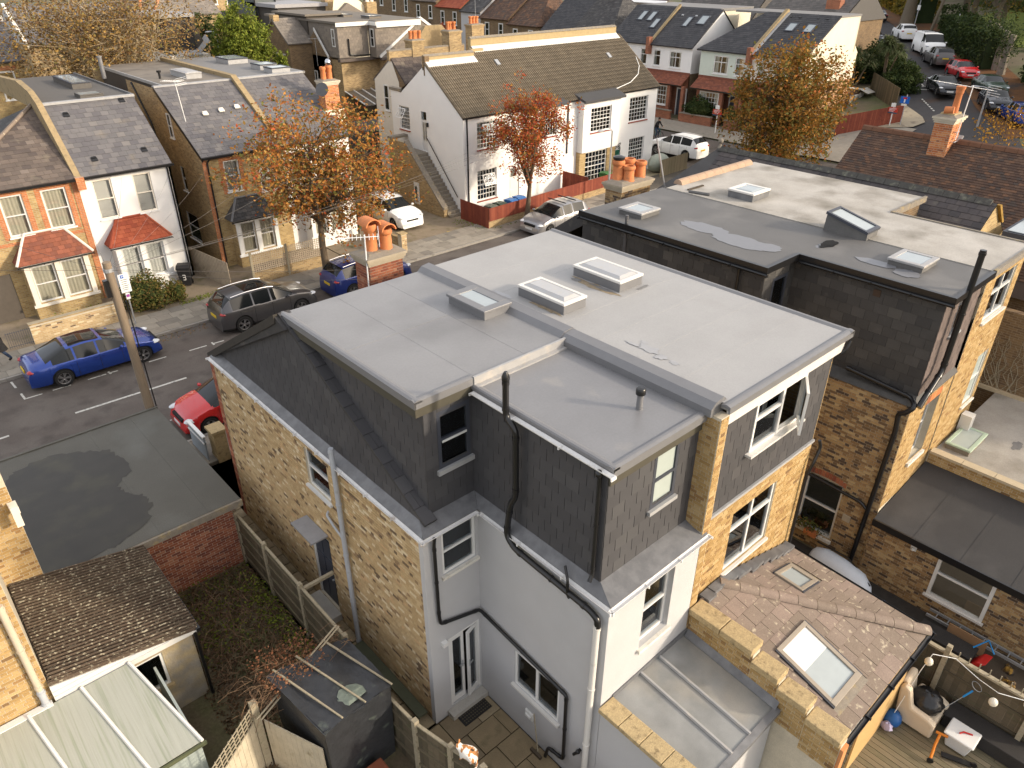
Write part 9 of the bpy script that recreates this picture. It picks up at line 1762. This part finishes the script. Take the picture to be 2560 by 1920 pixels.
PS = thing('parking_sign','parking restriction sign with blue P on a grey post by the hedge','sign',(1.98,24.85,.11)); MB().tube([(1.98,24.85,0),(1.98,24.85,2.55)],.035,8).build('post',M.metal_galv,PS,True); b = MB(); b.box(1.77,2.19,24.78,24.80,1.68,2.52); so_ = b.build('sign_plate',M.paint_white,PS); b = MB(); b.box(1.89,2.06,24.78,24.80,1.36,1.64); s2 = b.build('small_plate',M.paint_white,PS); BLUE = mk('sign_blue',(.01,.12,.50),.5); MB().box(1.91,2.04,24.772,24.78,1.46,1.58).build('purple_mark',mk('sign_purple',(.35,.08,.35),.5),s2)
def text(parent,s,loc,size,mat,rot=(math.pi/2,0,0),name='lettering',align='CENTER'):
    cu = bpy.data.curves.new(name,'FONT'); cu.body = s; cu.size = size; cu.align_x = align; cu.extrude = .002; tmp = bpy.data.objects.new(name,cu); COL.objects.link(tmp); dg = bpy.context.evaluated_depsgraph_get(); me = bpy.data.meshes.new_from_object(tmp.evaluated_get(dg)); bpy.data.objects.remove(tmp)
    o = bpy.data.objects.new(name,me); COL.objects.link(o); me.materials.clear(); me.materials.append(mat); o.parent = parent; off = ORG.get(parent.name,Vector((0,0,0))) if parent else Vector((0,0,0)); o.location = Vector(loc)-off; o.rotation_euler = rot; return o
MB().box(1.86,1.99,24.772,24.78,2.33,2.48).build('blue_square',BLUE,so_); text(so_,'P',(1.925,24.768,2.35),.15,M.paint_white)
INK = mk('ink',(.05,.05,.05),.7)
for i in range(6): b = MB(); z = 2.27-i*.09; b.box(1.84+.02*(i % 2),2.12-.03*(i % 3),24.772,24.78,z-.02,z); b.build('print_line',INK,so_)
def estate(label,x,y,z0,zt,zb,w,d):
    t = thing('estate_board',label,'sign',(x,y,z0),'estate agent boards'); MB().box(x-.03,x+.03,y-.03,y+.03,z0-.1,zt+.35).build('post',M.paint_white,t); b = MB(); b.obox((x-.05,y+w/2,zb),(0,-1,0),(0,0,1),(-1,0,0),0,w,0,zt-zb,0,.03); p = b.build('red_board',mk('board_red',(.55,.05,.03),.5),t)
    for i in range(3): b = MB(); z = zt-.09-i*.1; b.obox((x-.082,y+w/2-.1,z),(0,-1,0),(0,0,1),(-1,0,0),0,w-.2-.1*i,0,.035,0,.006); b.build('print_line',M.paint_white,p)
    MB().obox((x-.05,y+w/2,zb-.1),(0,-1,0),(0,0,1),(-1,0,0),0,w,0,.08,0,.03).build('blue_strip',mk('strip_blue',(.03,.10,.16),.5),t); MB().obox((x-.05,y+w*.25,zt+.05),(0,-1,0),(0,0,1),(-1,0,0),0,w*.45,0,.28,0,.03).build('top_tag',M.paint_white,t)
estate('red and white estate agent board before the pale green house',50.2,27.65,1.3,3.33,2.95,.85,0); estate('red and white estate agent board by the dark red fence',57.77,16.65,2.5,4.05,3.72,.75,0)
DE = thing('dead_end_sign','blue no-through-road sign with red bar on a grey post','sign',(58.15,15.95,2.6)); MB().tube([(58.15,16.0,2.5),(58.15,16.0,5.05)],.04,8).build('post',M.metal_galv,DE,True); b = MB(); b.obox((58.08,16.4,4.40),(0,-1,0),(0,0,1),(-1,0,0),0,.68,0,.5,0,.03); p = b.build('blue_plate',BLUE,DE); MB().obox((58.08,16.4,4.40),(0,-1,0),(0,0,1),(-1,0,0),.29,.39,.06,.32,.03,.04).build('white_stem',M.paint_white,p); MB().obox((58.08,16.4,4.40),(0,-1,0),(0,0,1),(-1,0,0),.2,.48,.32,.44,.03,.04).build('red_bar',mk('sign_red',(.55,.02,.02),.5),p); MB().obox((58.08,16.25,4.22),(0,-1,0),(0,0,1),(-1,0,0),0,.4,0,.15,0,.03).build('lower_plate',M.cream_paint,DE)
def lamp(label,x,y,z0,h,d,arm=.9):
    t = thing('street_lamp',label,'street lamp',(x,y,z0),'street lamps'); MB().tube([(x,y,z0-.1),(x,y,z0+1.2),(x,y,z0+h)],[.09,.07,.05],8).build('column',M.metal_galv,t,True); d = Vector((*d,0)).normalized(); p = Vector((x,y,z0+h)); MB().tube([p,p+d*arm*.4+Vector((0,0,.12)),p+d*arm+Vector((0,0,.15))],.035,6).build('arm',M.metal_galv,t,True); b = MB(); q = p+d*arm+Vector((0,0,.13)); b.ball(q+d*.2,.32 if abs(d.x) > .5 else .14,.14 if abs(d.x) > .5 else .32,.07,10,6); b.build('lamp_head',M.metal_galv,t,True)
lamp('tall grey street lamp leaning over the hill road by the orange chimney',60.5,11.2,2.95,2.8,(-.3,1),.7); lamp('street lamp head showing above the dark flat roof',32.0,23.4,.1,4.6,(-1,0),.9); lamp('distant grey lamp post between the green tree and the white loft house',19.1,52,2.2,7.0,(-1,.2),.3)
for (x,y,lb_) in ((90,29.5,'thin leaning signpost behind the white van'),(83,22.6,'thin signpost beside the grey crossover')): t = thing('sign_post',lb_,'post',(x,y,tz(x,y))); z = tz(x,y); MB().tube([(x,y,z),(x+.2,y,z+3.2)],.05,6).build('post',M.metal_galv,t); MB().box(x+.1,x+.2,y-.15,y+.15,z+2.2,z+2.7).build('plate',M.paint_white,t)
yagi('tv_aerial','aerial on the white house chimney row against the brown roofs',(34.9,40.4,9.7),(34.9,40.4,11.6),'metal_galv',8,.9,2.4,.5); yagi('tv_aerial','aerial behind the alley brick gable',(26.3,50.2,6.5),(26.3,50.2,8.6),'metal_galv',8,.8,2.4,.5); yagi('tv_aerial','tall mast aerial at the top left corner',(6.6,60,8),(6.3,60,12.2),'paint_white',6,.6,2,.4)
FI = thing('roof_finial','stone ball finial at the end of the mossy slate ridge','finial',(19.75,7.6,8.0)); MB().lathe((19.75,7.55,8.0),[(.1,0),(.08,.12),(.05,.15),(.05,.2)],10).build('finial_base',M.coping_grey,FI,True); MB().ball((19.75,7.55,8.32),.1,n=12,m=8).build('ball',M.coping_grey,FI,True)
BR_ = thing('broom','wooden broom leaning by the drain on the patio','broom',(1.15,-1.9,.04)); MB().tube([(1.12,-2.0,.06),(1.22,-1.75,1.0)],.014,6).build('handle',M.wood_rail,BR_); MB().obox((1.05,-1.98,.04),(0,-1,0),(0,0,1),(1,0,0),-.15,.15,0,.08,0,.06).build('head',M.wood_dark,BR_)
PLT = thing('window_box','terracotta planter with trailing plant on the side window sill','planter',(11.05,-2.5,.5)); MB().box(10.98,11.16,-2.75,-2.4,.52,.66).build('trough',M.terracotta,PLT); quads('leaves',np.array([11.07,-2.45,.78])+NPR.normal(size=(300,3))*np.array([.08,.22,.09]),.08,MIXED,PLT)
BNC = thing('wheelie_bin_green','green compost bin corner beside the fence end of the hill road','bin',(59.2,17.0,2.8)); MB().box(58.95,59.45,16.75,17.25,2.6,3.8).build('bin_body',mk('bin_dg',(.02,.05,.03),.5),BNC,bevel=.04); MB().box(58.92,59.48,16.72,17.28,3.8,3.88).build('lid',M.bin_dg,BNC)
t = thing('wooden_pole','tall leaning greenish pole behind the white van','pole',(86.5,26.4,6.5)); MB().tube([(86.5,26.4,6.3),(86.9,25.6,12)],.16,7).build('pole',BARKD,t,True)
# ---------------------------------------------------------------- figures
def skin_body(name,verts,edges,radii,mats,assign,parent=None,subd=2,root=0):
    me = bpy.data.meshes.new(name+'_cage'); me.from_pydata(verts,edges,[]); o = bpy.data.objects.new(name+'_cage',me); COL.objects.link(o)
    md = o.modifiers.new('skin','SKIN'); md.use_smooth_shade = True; sv_ = me.skin_vertices[0].data
    for i,r_ in enumerate(radii): sv_[i].radius = (r_,r_) if not isinstance(r_,tuple) else r_
    sv_[root].use_root = True; sd = o.modifiers.new('sub','SUBSURF'); sd.levels = subd; sd.render_levels = subd
    dg = bpy.context.evaluated_depsgraph_get(); m2 = bpy.data.meshes.new_from_object(o.evaluated_get(dg)); bpy.data.objects.remove(o); m2.materials.clear()
    for m_ in mats: m2.materials.append(m_)
    for p in m2.polygons: p.material_index = assign(p.center); p.use_smooth = True
    ob = bpy.data.objects.new(name,m2); COL.objects.link(ob)
    if parent: ob.parent = parent
    return ob
COAT = mk('coat_black',(.018,.017,.018),.85,var=.15,local=True); JEAN = mk('jeans',(.035,.055,.10),.9,local=True); BOOT = mk('boots',(.02,.016,.014),.6,local=True); SKIN = mk('skin',(.45,.28,.20),.6,var=.05,fine=.02,local=True); HAIR = mk('hair_dark',(.03,.02,.014),.7,local=True)
def person(label,loc,heading,scale=1.0,bike=False):
    t = thing('person',label,'person',loc,rz=math.radians(heading)+1e-6); t.scale = (scale,)*3
    st_ = .26
    V = [(0,0,.92),(0,0,1.12),(0,0,1.36),(0,0,1.47),(.02,0,1.58),(.03,0,1.68),
         (.0,.09,.88),(.16,.10,.50),(.24,.10,.10),(.37,.11,.05),(.0,-.09,.88),(-.04,-.10,.50),(-.26,-.10,.13),(-.15,-.11,.05),
         (0,.17,1.40),(-.06,.24,1.14),(.06,.24,.92),(.10,.23,.84),(0,-.17,1.40),(.10,-.24,1.14),(.26,-.22,.98),(.33,-.21,.93)]
    if bike:
        V[0] = (-.1,0,.95); V[1] = (0,0,1.12); V[2] = (.16,0,1.32); V[3] = (.22,0,1.42); V[4] = (.27,0,1.53); V[5] = (.28,0,1.63); V[7] = (.28,.10,.72); V[8] = (.12,.10,.32); V[9] = (.25,.10,.27); V[11] = (.2,-.10,.55); V[12] = (.05,-.10,.15); V[13] = (.18,-.1,.1); V[14] = (.16,.17,1.36); V[15] = (.3,.22,1.14); V[16] = (.5,.2,1.05); V[17] = (.57,.2,1.03); V[18] = (.16,-.17,1.36); V[19] = (.3,-.22,1.14); V[20] = (.5,-.2,1.05); V[21] = (.57,-.2,1.03); V[6] = (-.08,.09,.9); V[10] = (-.08,-.09,.9)
    E_ = [(0,1),(1,2),(2,3),(3,4),(4,5),(0,6),(6,7),(7,8),(8,9),(0,10),(10,11),(11,12),(12,13),(2,14),(14,15),(15,16),(16,17),(2,18),(18,19),(19,20),(20,21)]
    Rd = [.16,.15,.16,.065,.10,.095,.11,.075,.055,.045,.11,.075,.055,.045,.075,.06,.048,.035,.075,.06,.048,.035]
    def asg(c):
        if c.z > 1.50: return 3
        if c.z < .16: return 2
        if c.z < (.62 if not bike else .9) and not (abs(c.y) > .2): return 1
        if (c.z < .9 and abs(c.y) > .19) or (bike and c.x > .52): return 3
        return 0
    body = skin_body('body',V,E_,Rd,[COAT,JEAN,BOOT,SKIN],asg,t)
    b = MB(); hx,hz = V[5][0],V[5][2]; b.ball((hx-.03,0,hz+.03),.115,.105,.12,14,10); b.ball((hx-.07,0,hz-.10),.07,.09,.13,10,8); b.build('hair',HAIR,t,True)
    b = MB(); b.tube([(hx+.085,0,hz-.03),(hx+.125,0,hz-.07)],.016,6,r1=.022)
    for s_ in (-1,1): b.ball((hx-.0,s_*.10,hz-.05),.02,.012,.03,6,5)
    b.build('face_features',SKIN,t,True); b = MB()
    for s_ in (-1,1): b.ball((hx+.093,s_*.035,hz-.02),.012,.016,.01,6,5)
    b.build('eyes',INK,t,True)
    for si,(hx_,hy_,hz_) in ((1,V[17]),(-1,V[21])):
        b = MB()
        for q in range(4): b.tube([(hx_+.0,hy_+(q-1.5)*.017,hz_),(hx_+.045,hy_+(q-1.5)*.018,hz_-.045),(hx_+.035,hy_+(q-1.5)*.016,hz_-.09+.008*abs(q-1.5))],.009,5)
        b.tube([(hx_+.01,hy_-si*.025,hz_+.01),(hx_+.05,hy_-si*.045,hz_-.02),(hx_+.065,hy_-si*.04,hz_-.045)],.010,5); b.build('fingers',SKIN,t,True)
    if not bike:
        b = MB(); n = 14; prof = [(.17,.19,1.10),(.19,.21,.88),(.24,.25,.60)]
        for rx,ry,z in prof:
            for j in range(n): a = 2*math.pi*j/n; b.v.append((.0+rx*math.cos(a)*(1.0 if z > .8 else 1.15),ry*math.sin(a),z))
        for i in range(2):
            for j in range(n): q = (j+1) % n; b.f.append((i*n+j,i*n+q,(i+1)*n+q,(i+1)*n+j))
        b.build('coat_skirt',COAT,t,True)
    return t
person('person in a long black coat and jeans walking at the left edge',(-3.2,24.55,.125),172)
PC = person('person in dark clothes riding a bicycle past the white house',(47.4,31.6,.80),260,1.0,True)
BK_ = thing('bicycle','bicycle ridden past the corner of the white house','bicycle',(47.4,31.6,.78),rz=math.radians(260)+1e-6)
for x in (-.5,.55): MB().lathe((x,0,.34),[(.31,-.015),(.34,-.015),(.34,.015),(.31,.015)],24,axis=(0,1,0),cap=False).build('wheel',RUB,BK_,True)
b = MB()
for p,q in (((-.5,0,.34),(-.08,0,.3)),((-.08,0,.3),(-.2,0,.85)),((-.2,0,.82),(.42,0,.85)),((.42,0,.85),(-.08,0,.3)),((.42,0,.95),(.55,0,.34)),((-.5,0,.34),(-.2,0,.82)),((.42,-.25,1.02),(.42,.25,1.02))): b.tube([p,q],.018,6)
b.build('frame',mk('bike_teal',(.02,.12,.11),.4,local=True),BK_,True); MB().ball((-.2,0,.9),.13,.07,.03,10,6).build('saddle',RUB,BK_,True)
# calico cat on the patio fence
CT = thing('cat','white cat with ginger and brown patches crouched on the patio fence','cat',(-.63,-1.9,1.6),rz=math.radians(118)+1e-6); CT.scale = (.86,1.45,1.3)
def catmat():
    m = mk('cat_fur',(.78,.74,.68),.9,var=.05,fine=.06,local=True); t = m.node_tree; N = t.nodes; Lk = t.links; b_ = N['Principled BSDF']; src = b_.inputs['Base Color'].links[0].from_socket; tc = N.new('ShaderNodeTexCoord'); n1 = N.new('ShaderNodeTexNoise'); n1.inputs['Scale'].default_value = 9; Lk.new(tc.outputs['Object'],n1.inputs['Vector']); cr = N.new('ShaderNodeValToRGB'); e = cr.color_ramp; e.interpolation = 'CONSTANT'; e.elements[0].color = (1,1,1,1); e.elements[1].position = .50; e.elements[1].color = (.62,.30,.12,1); x = e.elements.new(.60); x.color = (.10,.06,.04,1); Lk.new(n1.outputs[0],cr.inputs[0]); mx = N.new('ShaderNodeMix'); mx.data_type = 'RGBA'; mx.blend_type = 'MULTIPLY'; mx.inputs[0].default_value = 1; Lk.new(src,mx.inputs[6]); Lk.new(cr.outputs[0],mx.inputs[7]); Lk.new(mx.outputs[2],b_.inputs['Base Color']); return m
CM = catmat()
V = [(-.13,0,.13),(-.02,0,.145),(.10,0,.14),(.17,0,.19),(.225,0,.225),(.265,0,.215),(-.16,.055,.07),(-.10,.06,.05),(-.13,.06,.01),(-.07,.06,.0),(-.16,-.055,.07),(-.10,-.06,.05),(-.13,-.06,.01),(-.07,-.06,.0),(.12,.045,.06),(.13,.045,.01),(.16,.045,.0),(.12,-.045,.06),(.13,-.045,.01),(.16,-.045,.0),(-.22,.02,.09),(-.27,.08,.04),(-.24,.15,.02),(-.16,.18,.015)]
E_ = [(0,1),(1,2),(2,3),(3,4),(4,5),(0,6),(6,7),(7,8),(8,9),(0,10),(10,11),(11,12),(12,13),(2,14),(14,15),(15,16),(2,17),(17,18),(18,19),(0,20),(20,21),(21,22),(22,23)]
Rd = [.085,.085,.07,.05,.055,.03,.05,.028,.02,.018,.05,.028,.02,.018,.03,.02,.018,.03,.02,.018,.03,.022,.02,.012]
skin_body('body',V,E_,Rd,[CM],lambda c: 0,CT); b = MB()
for s_ in (-1,1): b.lathe((.215,s_*.035,.262),[(.024,0),(.012,.03),(.001,.05)],8)
b.build('ears',CM,CT,True)
